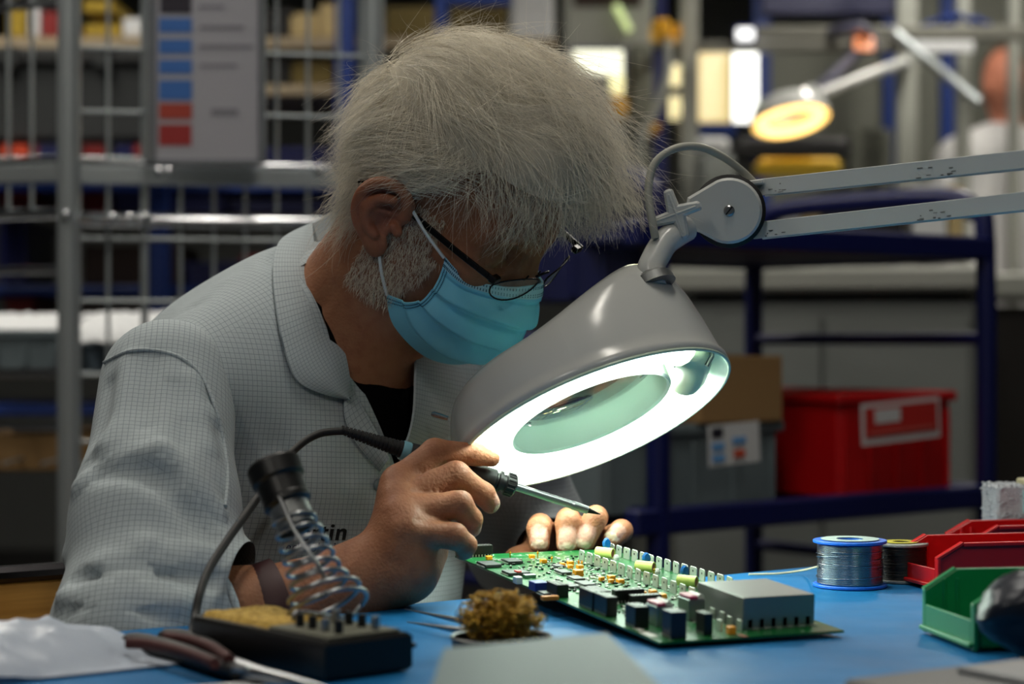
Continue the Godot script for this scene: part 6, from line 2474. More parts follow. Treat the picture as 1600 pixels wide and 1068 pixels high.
func cage_trolley() -> void:
	var d := 3.0
	var z: StandardMaterial3D = M["zinc"]
	var t := thing("cage_trolley", "zinc-plated wire cage trolley behind the technician's back", "cage trolley", Vector3(P(340, 0, d).x, 0, -d))
	var x1 := P(108, 0, d).x
	var x2 := P(584, 0, d + 0.1).x
	for q in [[x1, -d, 0.0175], [x2, -d - 0.1, 0.0165], [x1 - 0.62, -d - 0.25, 0.0165], [x2 - 0.05, -d - 0.85, 0.0165]]:
		bar(t, "post", Vector3(q[0], 0.06, q[1]), Vector3(q[0], 1.9, q[1]), q[2], z, 18)
		var mb := MB.new()
		mb.lathe(along(Vector3(q[0], 0.045, q[1]), Vector3(1, 0, 0.2)), [Vector2(0, -0.015), Vector2(0.04, -0.015), Vector2(0.045, -0.010), Vector2(0.045, 0.010), Vector2(0.04, 0.015), Vector2(0, 0.015)], 20)
		part(t, "castor", mb, M["black rubber"])
	# panel between the two near posts
	var row := func(v: float) -> float: return P(0, v, d).y
	var A := func(y: float) -> Vector3: return Vector3(x1, y, -d)
	var B := func(y: float) -> Vector3: return Vector3(x2, y, -d - 0.1)
	for v in [-25, 74, 173, 372, 470, 585, 690]:
		var y: float = row.call(v)
		bar(t, "wire", A.call(y), B.call(y), 0.0034, z, 8)
	for q in [[253, 0.0058], [342, 0.0108]]:
		var y: float = row.call(q[0])
		bar(t, "cross_tube", A.call(y), B.call(y), q[1], M["chrome"], 16)
	var mb2 := MB.new()
	var yy: float = row.call(272)
	var dirv := Vector3(x2 - x1, 0, -0.1)
	mb2.box(axes(Vector3((x1 + x2) / 2, yy, -d - 0.05), dirv), Vector3(0.014, 0.028, dirv.length()), 0.003)
	part(t, "cross_bar", mb2, z)
	for u in [130, 176, 230, 284, 334, 382, 430, 478, 526, 560]:
		var f := clampf((P(u, 0, d + 0.05).x - x1) / (x2 - x1), 0.02, 0.98)
		var a := Vector3(lerpf(x1, x2, f), 0.30, -d - 0.1 * f - 0.004)
		bar(t, "wire", a, a + Vector3(0, 1.45, 0), 0.0032 if u != 230 else 0.006, z, 8)
	# side panel running away to the left of the near post
	var C := Vector3(x1 - 0.62, 0, -d - 0.25)
	for q in [[4, 0.006], [250, 0.006], [332, 0.0085], [421, 0.006], [583, 0.0075], [667, 0.0065]]:
		var y: float = row.call(q[0])
		bar(t, "cross_tube", Vector3(x1, y, -d), Vector3(C.x, y, C.z), q[1], M["chrome"], 12)
	mb2 = MB.new()
	mb2.box(axes(Vector3((x1 + C.x) / 2, row.call(268), (-d + C.z) / 2), Vector3(C.x - x1, 0, C.z + d)), Vector3(0.012, 0.030, 0.66), 0.003)
	part(t, "cross_bar", mb2, z)
	for u in [16, 56, -40]:
		var f := (P(u, 0, d + 0.05).x - x1) / (C.x - x1)
		var a := Vector3(lerpf(x1, C.x, f), row.call(330), lerpf(-d, C.z, f))
		bar(t, "wire", a, a + Vector3(0, 0.65, 0), 0.0032, z, 8)
	# clamps on the round tube
	for u in [104, 150, 178, 205, 228]:
		mb2 = MB.new()
		mb2.lathe(along(P(u, 342 if u > 110 else 338, d - 0.015), Vector3(0.2, 0, 1)), [Vector2(0, 0.010), Vector2(0.005, 0.010), Vector2(0.008, 0.006), Vector2(0.008, -0.012), Vector2(0, -0.012)], 10)
		part(t, "clamp", mb2, M["chrome"])
	for u in [250, 266, 498]:
		mb2 = MB.new()
		mb2.lathe(along(P(u, 268, d - 0.012), Vector3(0.2, 0, 1)), [Vector2(0, 0.008), Vector2(0.004, 0.008), Vector2(0.007, 0.004), Vector2(0.007, -0.008), Vector2(0, -0.008)], 10)
		part(t, "clamp", mb2, M["chrome"])
	# wire shelves with what lies on them
	for q in [[586, 0.78], [735, 0.55]]:
		mb2 = MB.new()
		var y: float = row.call(q[0])
		for k in 16:
			mb2.tube([Vector3(x1 - 0.6 + k * 0.065, y, -d - 0.26 + k * 0.012), Vector3(x1 - 0.6 + k * 0.065, y, -d - 0.80)], 0.003, 6)
		part(t, "shelf_wires", mb2, z).set_meta("kind", "stuff")
	# document holder hung on the wires
	sign_holder()
	# trays, wrap and a carton lying in the cage
	var cr := carton("shallow_tray", "shallow grey tray lying in the wire cage", "tray", -60, 515, 92, 576, 3.25, 0.4, M["grey plastic"], "crate")
	wrapped_sheet("foam_sheet", "crinkled white foam sheet on the grey tray in the cage", P(-60, 488, 3.3), P(96, 515, 3.22))
	wrapped_sheet("foam_sheet", "crinkled white foam sheet showing between cage post and shoulder", P(116, 484, 3.25), P(240, 532, 3.25))
	carton("carton", "tan carton at the bottom of the wire cage", "carton", -40, 684, 150, 736, 3.3, 0.35, M["cardboard"])
	carton("grey_case", "blue-grey case under the foam sheet in the cage", "case", 116, 530, 300, 590, 3.35, 0.3, mat("case blue grey", Color(0.34, 0.40, 0.45), 0.4), "crate")

func wrapped_sheet(called: String, label: String, a: Vector3, b: Vector3) -> void:
	var nz := FastNoiseLite.new()
	nz.seed = int(absf(a.x) * 1000)
	nz.frequency = 22.0
	var rows := []
	for i in 30:
		var line := []
		for j in 14:
			var x := lerpf(a.x, b.x, i / 29.0)
			var f := j / 13.0
			line.append(Vector3(x, lerpf(b.y, a.y, sqrt(f)) + 0.006 * nz.get_noise_2d(x * 2.0, f * 0.4), a.z + 0.03 - f * 0.22))
		rows.append(line)
	var mb := MB.new()
	if (rows[0][1] - rows[0][0]).cross(rows[1][0] - rows[0][0]).z < 0: rows.reverse()
	mb.sheet(rows, 0.004)
	solo(called, mb, M["paper white"], label, "foam sheet", "foam sheets in the cage")

func sign_holder() -> void:
	var d := 2.97
	var t := thing("sign_holder", "grey framed notice with blue and red blocks hung on the cage", "notice", P(325, 250, d))
	var mb := MB.new()
	front_box(mb, 232, -60, 415, 256, d + 0.006, 0.006, 0.001)
	part(t, "backing", mb, mat("holder grey", Color(0.42, 0.44, 0.46), 0.4))
	mb = MB.new()
	front_box(mb, 243, -60, 403, 249, d, 0.003, 0.0)
	part(t, "sheet", mb, mat("sheet grey", Color(0.62, 0.62, 0.65), 0.6))
	mb = MB.new()
	for q in [[232, -60, 240, 256], [407, -60, 415, 256], [232, 249, 415, 256]]:
		front_box(mb, q[0], q[1], q[2], q[3], d - 0.004, 0.008, 0.001)
	part(t, "frame", mb, M["holder grey"])
	var blk := {"k": mat("ink dark", Color(0.12, 0.10, 0.16), 0.6), "b": mat("ink blue", Color(0.20, 0.40, 0.68), 0.6), "r": mat("ink red", Color(0.58, 0.14, 0.14), 0.6), "o": mat("ink brick", Color(0.62, 0.22, 0.16), 0.6), "g": mat("ink grey", Color(0.46, 0.46, 0.49), 0.6)}
	for q in [["k", 250, -14, 299, 21], ["b", 248, 28, 300, 51], ["b", 248, 61, 300, 84], ["b", 248, 93, 300, 115], ["b", 248, 125, 300, 156], ["o", 248, 161, 300, 186], ["r", 248, 194, 299, 227],
			["g", 312, 40, 380, 46], ["g", 310, 70, 396, 76], ["g", 312, 100, 370, 105], ["g", 330, 170, 372, 180], ["g", 310, 8, 350, 13]]:
		mb = MB.new()
		front_box(mb, q[1], q[2], q[3], q[4], d - 0.0008, 0.0012, 0.0)
		part(t, "printed_block", mb, blk[q[0]])

# ---------------------------------------------------------------- blue trolley with crates
func blue_trolley() -> void:
	var n: StandardMaterial3D = M["navy paint"]
	var a := P(872, 826, 2.55)
	var b := P(1540, 774, 3.1)
	var y1 := 0.700
	var y2 := 1.085
	var dir := Vector3(b.x - a.x, 0, b.z - a.z).normalized()
	var back := Vector3(dir.z, 0, -dir.x)
	if back.z > 0: back = -back
	var L := 0.70
	a = Vector3(b.x, 0, b.z) - dir * L
	var deep := 0.50
	var t := thing("shelf_trolley", "dark blue tubular shelf trolley carrying crates behind the lamp", "trolley", a)
	var bs := Basis(dir, Vector3.UP, dir.cross(Vector3.UP))
	for y in [y1, y2]:
		for q in [[Vector3(0, 0, 0), Vector3.ZERO], [back * deep, Vector3.ZERO]]:
			var mb := MB.new()
			mb.box(Transform3D(bs, a + dir * (L / 2 - 0.02) + q[0] + Vector3(0, y, 0)), Vector3(L + 0.06, 0.036, 0.030), 0.004)
			part(t, "shelf_rail", mb, n)
		for s in [0.0, L]:
			var mb := MB.new()
			mb.box(Transform3D(bs, a + dir * s + back * deep / 2 + Vector3(0, y, 0)), Vector3(0.030, 0.036, deep), 0.004)
			part(t, "shelf_rail", mb, n)
		var mb := MB.new()
		mb.box(Transform3D(bs, a + dir * (L / 2 - 0.02) + back * deep / 2 + Vector3(0, y - 0.006, 0)), Vector3(L, 0.012, deep), 0.002)
		part(t, "shelf_board", mb, mat("shelf navy", Color(0.06, 0.09, 0.26), 0.55) if not M.has("shelf navy") else M["shelf navy"])
	# uprights bent over into push handles at both ends
	for s in [0.0, L]:
		var foot0: Vector3 = a + dir * s
		var foot1: Vector3 = foot0 + back * deep
		var mb := MB.new()
		var yt := 1.17
		mb.tube(bez([foot0 + Vector3(0, 0.10, 0), foot0 + Vector3(0, 0.5, 0), foot0 + Vector3(0, yt - 0.09, 0), foot0 + back * 0.024 + Vector3(0, yt - 0.026, 0), foot0 + back * 0.09 + Vector3(0, yt, 0), foot1 - back * 0.09 + Vector3(0, yt, 0), foot1 - back * 0.024 + Vector3(0, yt - 0.026, 0), foot1 + Vector3(0, yt - 0.09, 0), foot1 + Vector3(0, 0.5, 0), foot1 + Vector3(0, 0.10, 0)], 5), 0.0160, 14)
		part(t, "end_frame", mb, n)
		for y in [0.945, 0.585]:
			bar(t, "brace", foot0 + Vector3(0, y, 0), foot1 + Vector3(0, y, 0), 0.010, n)
		for f in [foot0, foot1]:
			mb = MB.new()
			mb.lathe(along(f + Vector3(0, 0.05, 0), Vector3(0.3, 0, 1)), [Vector2(0, -0.016), Vector2(0.045, -0.016), Vector2(0.05, -0.010), Vector2(0.05, 0.010), Vector2(0.045, 0.016), Vector2(0, 0.016)], 20)
			part(t, "castor", mb, M["black rubber"])
	# dark blue tote bins standing on the top shelf behind his face
	carton("tote_bin", "dark blue tote bin on the trolley behind the spectacles", "bin", 838, 330, 1002, 470, 2.75, 0.25, n, "crate")
	# crates on the lower shelf
	var turn := atan2(-dir.z, dir.x)
	euro_crate("grey_crate", "grey stacking crate with white label on the trolley shelf", P(1080, 796, 2.76), dir, back, 0.335, 0.34, 0.118, M["grey plastic"])
	crate_card("crate_label", "white card with blue and red blocks on the grey crate", P(1147, 693, 2.71), dir, 0.098, 0.056, false)
	var cb := P(1160, 668, 2.80)
	var tb := thing("carton", "brown cardboard carton standing on the grey crate", "carton", cb)
	var mb4 := MB.new()
	var CX := Transform3D(bs, P(1160, 608, 2.80) + back * 0.10)
	mb4.box(CX, Vector3(0.165, 0.094, 0.20), 0.002)
	part(tb, "body", mb4, M["cardboard"])
	mb4 = MB.new()
	mb4.box(CX.translated_local(Vector3(0, 0.0475, 0)), Vector3(0.165, 0.002, 0.045))
	part(tb, "tape", mb4, M["cream board"])
	euro_crate("red_crate", "red stacking crate with red and white label on the trolley shelf", P(1398, 770, 2.98), dir, back, 0.250, 0.36, 0.150, M["red plastic"])
	crate_card("crate_label", "red bordered card tilted on the front of the red crate", P(1408, 657, 2.92), dir, 0.175, 0.060, true)

func euro_crate(called: String, label: String, o: Vector3, dir: Vector3, back: Vector3, w: float, dp: float, h: float, m: Material) -> void:
	var t := thing(called, label, "crate", o)
	var X := Transform3D(Basis(dir, Vector3.UP, dir.cross(Vector3.UP)), o)
	var sg := signf(X.basis.z.dot(back))
	var th := 0.006
	for s in [0.0, 1.0]:
		var mb := MB.new()
		mb.box(X.translated_local(Vector3(0, h / 2, sg * dp * s)), Vector3(w, h, th), 0.002)
		var wall := part(t, "wall", mb, m)
		for k in 5:
			mb = MB.new()
			mb.box(X.translated_local(Vector3((k - 2) * w * 0.235, h * 0.42, sg * (dp * s + (0.005 if s > 0.5 else -0.005)))), Vector3(0.007, h * 0.80, 0.006), 0.0015)
			part(wall, "rib", mb, m)
	for s in [-1.0, 1.0]:
		var mb := MB.new()
		mb.box(X.translated_local(Vector3(s * w / 2, h / 2, sg * dp / 2)), Vector3(th, h, dp), 0.002)
		part(t, "wall", mb, m)
	var mb := MB.new()
	mb.box(X.translated_local(Vector3(0, th / 2, sg * dp / 2)), Vector3(w, th, dp))
	part(t, "bottom", mb, m)
	mb = MB.new()
	for s in [0.0, 1.0]:
		mb.box(X.translated_local(Vector3(0, h - 0.006, sg * dp * s)), Vector3(w + 0.022, 0.016, 0.020), 0.003)
	for s in [-1.0, 1.0]:
		mb.box(X.translated_local(Vector3(s * w / 2, h - 0.006, sg * dp / 2)), Vector3(0.020, 0.016, dp), 0.003)
	part(t, "rim", mb, m)

func crate_card(called: String, label: String, o: Vector3, dir: Vector3, w: float, h: float, red: bool) -> void:
	var t := thing(called, label, "label", o - Vector3(0, h / 2, 0), "cards on the crates")
	var X := Transform3D(Basis(dir, Vector3.UP, dir.cross(Vector3.UP)), o)
	if X.basis.z.z < 0: X.basis = Basis(-dir, Vector3.UP, (-dir).cross(Vector3.UP))
	X = X.rotated_local(Vector3(0, 0, 1), 0.05)
	var mb := MB.new()
	mb.box(X, Vector3(w, h, 0.0015))
	part(t, "card", mb, M["paper white"])
	var list := [[-0.33, 0.31, 0.22, 0.24, "ink dark"], [-0.33, -0.02, 0.24, 0.18, "pale blue ink"], [-0.33, -0.30, 0.24, 0.18, "pale blue ink"], [0.08, 0.08, 0.26, 0.16, "pale blue ink"], [0.07, -0.24, 0.22, 0.18, "ink orange"]]
	if red:
		list = [[0.0, 0.03, 0.93, 0.74, "label red"], [-0.18, 0.17, 0.32, 0.34, "paper white"], [0.0, -0.22, 0.82, 0.06, "label pale"]]
	if not M.has("pale blue ink"):
		mat("pale blue ink", Color(0.38, 0.62, 0.86), 0.7)
		mat("ink orange", Color(0.80, 0.30, 0.16), 0.7)
	if not M.has("label red"):
		mat("label red", Color(0.74, 0.14, 0.12), 0.7)
		mat("label pale", Color(0.80, 0.40, 0.36), 0.7)
	var k := 0
	for q in list:
		k += 1
		mb = MB.new()
		mb.box(X.translated_local(Vector3(q[0] * w, q[1] * h, 0.0009 + 0.0004 * k)), Vector3(q[2] * w, q[3] * h, 0.0006))
		part(t, "printed_block", mb, M[q[4]] if M.has(q[4]) else M["paper white"])

# ---------------------------------------------------------------- the hall behind
func far_background() -> void:
	racks_left()
	cabinets()
	far_workstation()

func rack_upright(t: Node3D, u: float, d: float, m: Material, w := 0.05) -> void:
	var mb := MB.new()
	var p := P(u, 0, d)
	mb.box(at(Vector3(p.x, 1.15, -d)), Vector3(w, 2.3, 0.05), 0.004)
	part(t, "upright", mb, m)

func racks_left() -> void:
	var blue := mat("rack blue", Color(0.06, 0.20, 0.50), 0.45)
	var board := mat("shelf cream", Color(0.62, 0.56, 0.46), 0.7)
	var d := 4.6
	var t := thing("storage_rack", "blue storage rack with cream shelves behind the cage trolley", "rack", P(400, 534, d) * Vector3(1, 0, 1))
	for u in [540, 690, -60, 250]:
		rack_upright(t, u, d, blue, 0.045 if u != 690 else 0.03)
	for v in [66, 140]:
		var mb := MB.new()
		front_box(mb, -120, v - 8, 870, v + 9, d + 0.05, 0.5, 0.003)
		part(t, "shelf", mb, board)
	for v in [290, 452, 640]:
		var mb := MB.new()
		front_box(mb, -120, v - 6, 870, v + 8, d + 0.05, 0.5, 0.003)
		part(t, "shelf", mb, blue)
	var mb2 := MB.new()
	front_box(mb2, 700, -16, 800, 8, d - 0.02, 0.04, 0.003)
	part(t, "beam", mb2, blue)
	# what stands on the shelves
	var olive := mat("olive carton", Color(0.46, 0.40, 0.22), 0.85)
	var dark := mat("dark bin", Color(0.045, 0.045, 0.06), 0.6)
	var items := [[410, 16, 452, 57, "d", "dark bin beside the notice on the upper shelf"], [452, 22, 498, 57, "c", "pale carton on the upper shelf beside the dark bin"], [500, 8, 535, 57, "c", "cream carton against the blue upright"], [604, 12, 684, 56, "o", "olive carton on the upper shelf left of the thin upright"],
		[706, 8, 790, 56, "o", "olive carton under the blue beam"], [412, 92, 452, 131, "d", "dark bin on the middle shelf beside the notice"], [455, 96, 520, 131, "o", "olive carton on the middle shelf"], [604, 92, 690, 131, "k", "black bin on the middle shelf behind the hair"], [700, 88, 790, 131, "o", "olive carton on the middle shelf behind the hair"],
		[10, 6, 40, 57, "y", "yellow carton at the far end of the upper shelf"], [44, 14, 62, 57, "w", "white box on the upper shelf next to a yellow one"], [64, 20, 92, 57, "r", "red brown box on the upper shelf by the cage post"], [130, 2, 178, 20, "y", "small yellow box seen through the wire near the post"], [132, 40, 190, 57, "y", "low yellow box under the dark gap"], [192, 30, 226, 57, "w", "pale box beside the notice frame"],
		[410, 232, 520, 282, "n", "navy tote at shoulder height behind the wires"], [130, 286, 170, 330, "r", "red bin behind the wires near the post"], [0, 296, 45, 322, "r", "red bin at the far end behind the tubes"], [180, 296, 350, 330, "v", "violet-blue tote behind the round tube"], [360, 310, 520, 330, "n", "low navy tray beside the hair"],
		[0, 345, 40, 445, "n", "navy tote at the far end below the tubes"], [130, 385, 280, 445, "m", "brown bin under the round tube"], [290, 410, 380, 445, "n", "navy bin above the shoulder"], [382, 400, 420, 445, "r", "small red bin above the collar"], [430, 385, 520, 445, "n", "navy tote close to the collar"],
		[10, 465, 50, 490, "r", "red box low behind the cage"], [120, 470, 260, 500, "m", "brown box low behind the cage"], [290, 455, 350, 500, "r", "red bin just over the shoulder"]]
	var mats := {"d": dark, "c": M["cream board"], "o": olive, "k": dark, "y": mat("carton yellow", Color(0.62, 0.52, 0.14), 0.8), "w": M["paper white"], "r": mat("bin red", Color(0.50, 0.06, 0.06), 0.5), "n": M["navy paint"], "v": mat("tote violet", Color(0.20, 0.22, 0.46), 0.5), "m": mat("bin brown", Color(0.20, 0.14, 0.11), 0.7)}
	for q in items:
		var crate: bool = q[4] in ["d", "k", "n", "v"] or (q[4] == "r" and q[1] > 100)
		var floor_v: float = q[3]
		carton("rack_bin" if crate else "rack_carton", q[5], "bin" if crate else "carton", q[0], q[1], q[2], floor_v, d + 0.10, 0.3, mats[q[4]], "crate" if crate else "carton", "goods on the blue rack")
	# big dark grey bin front between the post and the notice
	var bigm := mat("large bin grey", Color(0.15, 0.165, 0.17), 0.7)
	var bt := thing("large_bin", "large dark grey bin behind the cage post", "bin", P(90, 216, 4.2))
	mb2 = MB.new()
	front_box(mb2, -90, 100, 232, 216, 4.2, 0.3, 0.004)
	part(bt, "body", mb2, bigm)
	mb2 = MB.new()
	front_box(mb2, -94, 74, 236, 98, 4.18, 0.34, 0.004)
	part(bt, "lid", mb2, mat("large bin lid", Color(0.11, 0.12, 0.125), 0.6))
	for q in [[2, 26], [146, 172]]:
		mb2 = MB.new()
		front_box(mb2, q[0], 72, q[1], 104, 4.165, 0.02, 0.002)
		part(bt, "latch", mb2, bigm)
	# strip of small labelled boxes on the shelf under it
	var sh := thing("goods_shelf", "narrow pale shelf edge under the large grey bin", "shelf", P(80, 262, 4.2))
	mb2 = MB.new()
	front_box(mb2, -100, 246, 232, 262, 4.15, 0.4, 0.002)
	part(sh, "board", mb2, M["zinc"])
	var k := 0
	for q in [[0, 18, "a"], [20, 43, "a"], [45, 58, "r"], [60, 72, "n"], [74, 88, "n"], [130, 142, "r"], [144, 160, "r"], [180, 192, "n"], [194, 206, "n"], [208, 222, "r"]]:
		k += 1
		carton("parts_box", ["small orange parts box at the shelf end", "small orange parts box next to a red one", "small red parts box between orange and navy ones", "small navy parts box next to the red one", "small navy parts box against the cage post", "small red parts box just right of the cage post", "second small red parts box right of the cage post", "small navy parts box nearer the post of two navy ones", "small navy parts box next to the last red one", "small red parts box beside the notice"][k - 1], "parts box", q[0], 228, q[1], 245, 4.17, 0.10, {"a": mat("box orange", Color(0.80, 0.26, 0.10), 0.6) if not M.has("box orange") else M["box orange"], "r": mats["r"], "n": M["navy paint"]}[q[2]], "carton", "small parts boxes on the pale shelf")

func cabinets() -> void:
	# grey cabinet with pale top behind the blue trolley
	var o := P(1270, 760, 4.0)
	var t := thing("grey_cabinet", "large pale grey cabinet with a thick top behind the blue trolley", "cabinet", Vector3(o.x, 0, o.z))
	var g := mat("cabinet grey", Color(0.46, 0.48, 0.47), 0.6)
	var gd := mat("cabinet top", Color(0.60, 0.61, 0.58), 0.55)
	var X := Transform3D(Basis(Vector3.UP, -0.22), Vector3(o.x, 0, o.z))
	var mb := MB.new()
	mb.box(X.translated_local(Vector3(0.02, 0.54, -0.36)), Vector3(0.60, 0.96, 0.70), 0.004)
	part(t, "body", mb, g)
	mb = MB.new()
	mb.box(X.translated_local(Vector3(0.02, 1.066, -0.36)), Vector3(0.67, 0.048, 0.78), 0.008)
	part(t, "top", mb, gd)
	mb = MB.new()
	mb.box(X.translated_local(Vector3(0.02, 1.031, -0.37)), Vector3(0.54, 0.022, 0.60))
	part(t, "top_support", mb, g)
	for s in [-1, 1]:
		mb = MB.new()
		mb.box(X.translated_local(Vector3(0.02 + s * 0.146, 0.53, -0.006)), Vector3(0.285, 0.92, 0.014), 0.003)
		var dr := part(t, "door", mb, g)
		mb = MB.new()
		mb.box(X.translated_local(Vector3(0.02 + s * 0.02, 0.80, 0.008)), Vector3(0.012, 0.10, 0.016), 0.003)
		part(dr, "handle", mb, M["dull steel"])
	mb = MB.new()
	mb.box(X.translated_local(Vector3(0.02, 0.03, -0.36)), Vector3(0.56, 0.06, 0.62))
	part(t, "plinth", mb, g)
	# low bench to its left
	o = P(1200, 760, 4.86)
	t = thing("side_cabinet", "grey side cabinet left of the large one, half hidden by the lamp", "cabinet", Vector3(o.x, 0, o.z))
	mb = MB.new()
	mb.box(at(Vector3(o.x, 0.52, o.z - 0.2)), Vector3(0.66, 1.04, 0.4), 0.004)
	part(t, "body", mb, mat("cabinet taupe", Color(0.40, 0.41, 0.39), 0.6))
	mb = MB.new()
	mb.box(at(Vector3(o.x, 1.07, o.z - 0.2)), Vector3(0.70, 0.05, 0.44), 0.006)
	part(t, "top", mb, gd)
	# dark brown cabinet at the right edge
	o = P(1570, 760, 4.95)
	t = thing("brown_cabinet", "dark brown cabinet with pale top behind the trolley's right end", "cabinet", Vector3(o.x, 0, o.z))
	mb = MB.new()
	mb.box(at(Vector3(o.x + 0.10, 0.53, o.z - 0.3)), Vector3(0.48, 1.0, 0.6), 0.004)
	part(t, "body", mb, mat("cabinet brown", Color(0.11, 0.095, 0.085), 0.6))
	mb = MB.new()
	mb.box(at(Vector3(o.x + 0.10, 1.08, o.z - 0.28)), Vector3(0.52, 0.06, 0.66), 0.006)
	part(t, "top", mb, gd)
	# things on the cabinet tops, seen over the trolley
	carton("white_box", "white box on the cabinet top behind the lamp arm", "box", 1428, 290, 1480, 372, 4.1, 0.15, M["paper white"], "carton")
	carton("cream_box", "narrow cream box beside the white one on the cabinet", "box", 1484, 292, 1506, 372, 4.1, 0.12, M["cream board"], "carton")
	carton("pale_box", "pale box partly hidden by the trolley handle", "box", 1510, 305, 1530, 340, 4.1, 0.1, M["paper white"], "carton")
	carton("black_case", "black case on the cabinet between the lamp arm bars", "case", 1300, 312, 1412, 385, 4.1, 0.2, M["dark bin"], "carton")
	carton("black_case", "second black case behind the joint of the lamp arm", "case", 1212, 318, 1296, 385, 4.15, 0.2, M["dark bin"], "carton")
	for q in [[1265, 335, "cream tin on the black case between the arm bars"], [1236, 345, "lilac tin beside the cream one behind the arm"]]:
		var p := P(q[0], 352, 4.0)
		var tt := thing("small_tin", q[2], "tin", p)
		mb = MB.new()
		mb.lathe(at(p), [Vector2(0, 0), Vector2(0.022, 0), Vector2(0.022, 0.030), Vector2(0.020, 0.032), Vector2(0.0, 0.032)], 16)
		part(tt, "body", mb, M["cream board"] if q[0] == 1265 else M["paper white"])
		mb = MB.new()
		mb.lathe(at(p + Vector3(0, 0.032, 0)), [Vector2(0, 0.006), Vector2(0.021, 0.006), Vector2(0.023, 0.003), Vector2(0.023, 0.0), Vector2(0, 0)], 16)
		part(tt, "lid", mb, M["paper white"])

func glow_mat(called: String, c: Color, power: float) -> StandardMaterial3D:
	var m := mat(called, Color(0.8, 0.8, 0.78), 0.6)
	m.emission_enabled = true
	m.emission = c
	m.emission_energy_multiplier = power
	return m

# a lit panel: glowing face, frame and its light
func light_panel(called: String, label: String, u0: float, v0: float, u1: float, v1: float, d: float, c: Color, power: float) -> void:
	var t := thing(called, label, "light panel", P((u0 + u1) / 2, v1, d))
	var mb := MB.new()
	var X := front_box(mb, u0, v0, u1, v1, d, 0.02, 0.002)
	part(t, "light_face", mb, glow_mat("glow " + label, c, power))
	mb = MB.new()
	front_box(mb, u0 - 4, v0 - 4, u1 + 4, v1 + 4, d + 0.022, 0.02, 0.002)
	part(t, "frame", mb, M["navy paint"])
	var l := AreaLight3D.new()
	l.name = "panel_light"
	l.area_size = Vector2(absf(P(u1, 0, d).x - P(u0, 0, d).x), absf(P(0, v1, d).y - P(0, v0, d).y))
	l.light_color = c
	l.light_energy = 0.02 * power
	l.area_range = 12.0
	l.shadow_enabled = true
	l.transform = Transform3D(Basis(Vector3.UP, PI), X.origin + Vector3(0, 0, 0.025) - t.position)
	l.transform = Transform3D(Basis(Vector3.UP, PI), Vector3(0, X.origin.y - t.position.y, 0.004))
	t.add_child(l)

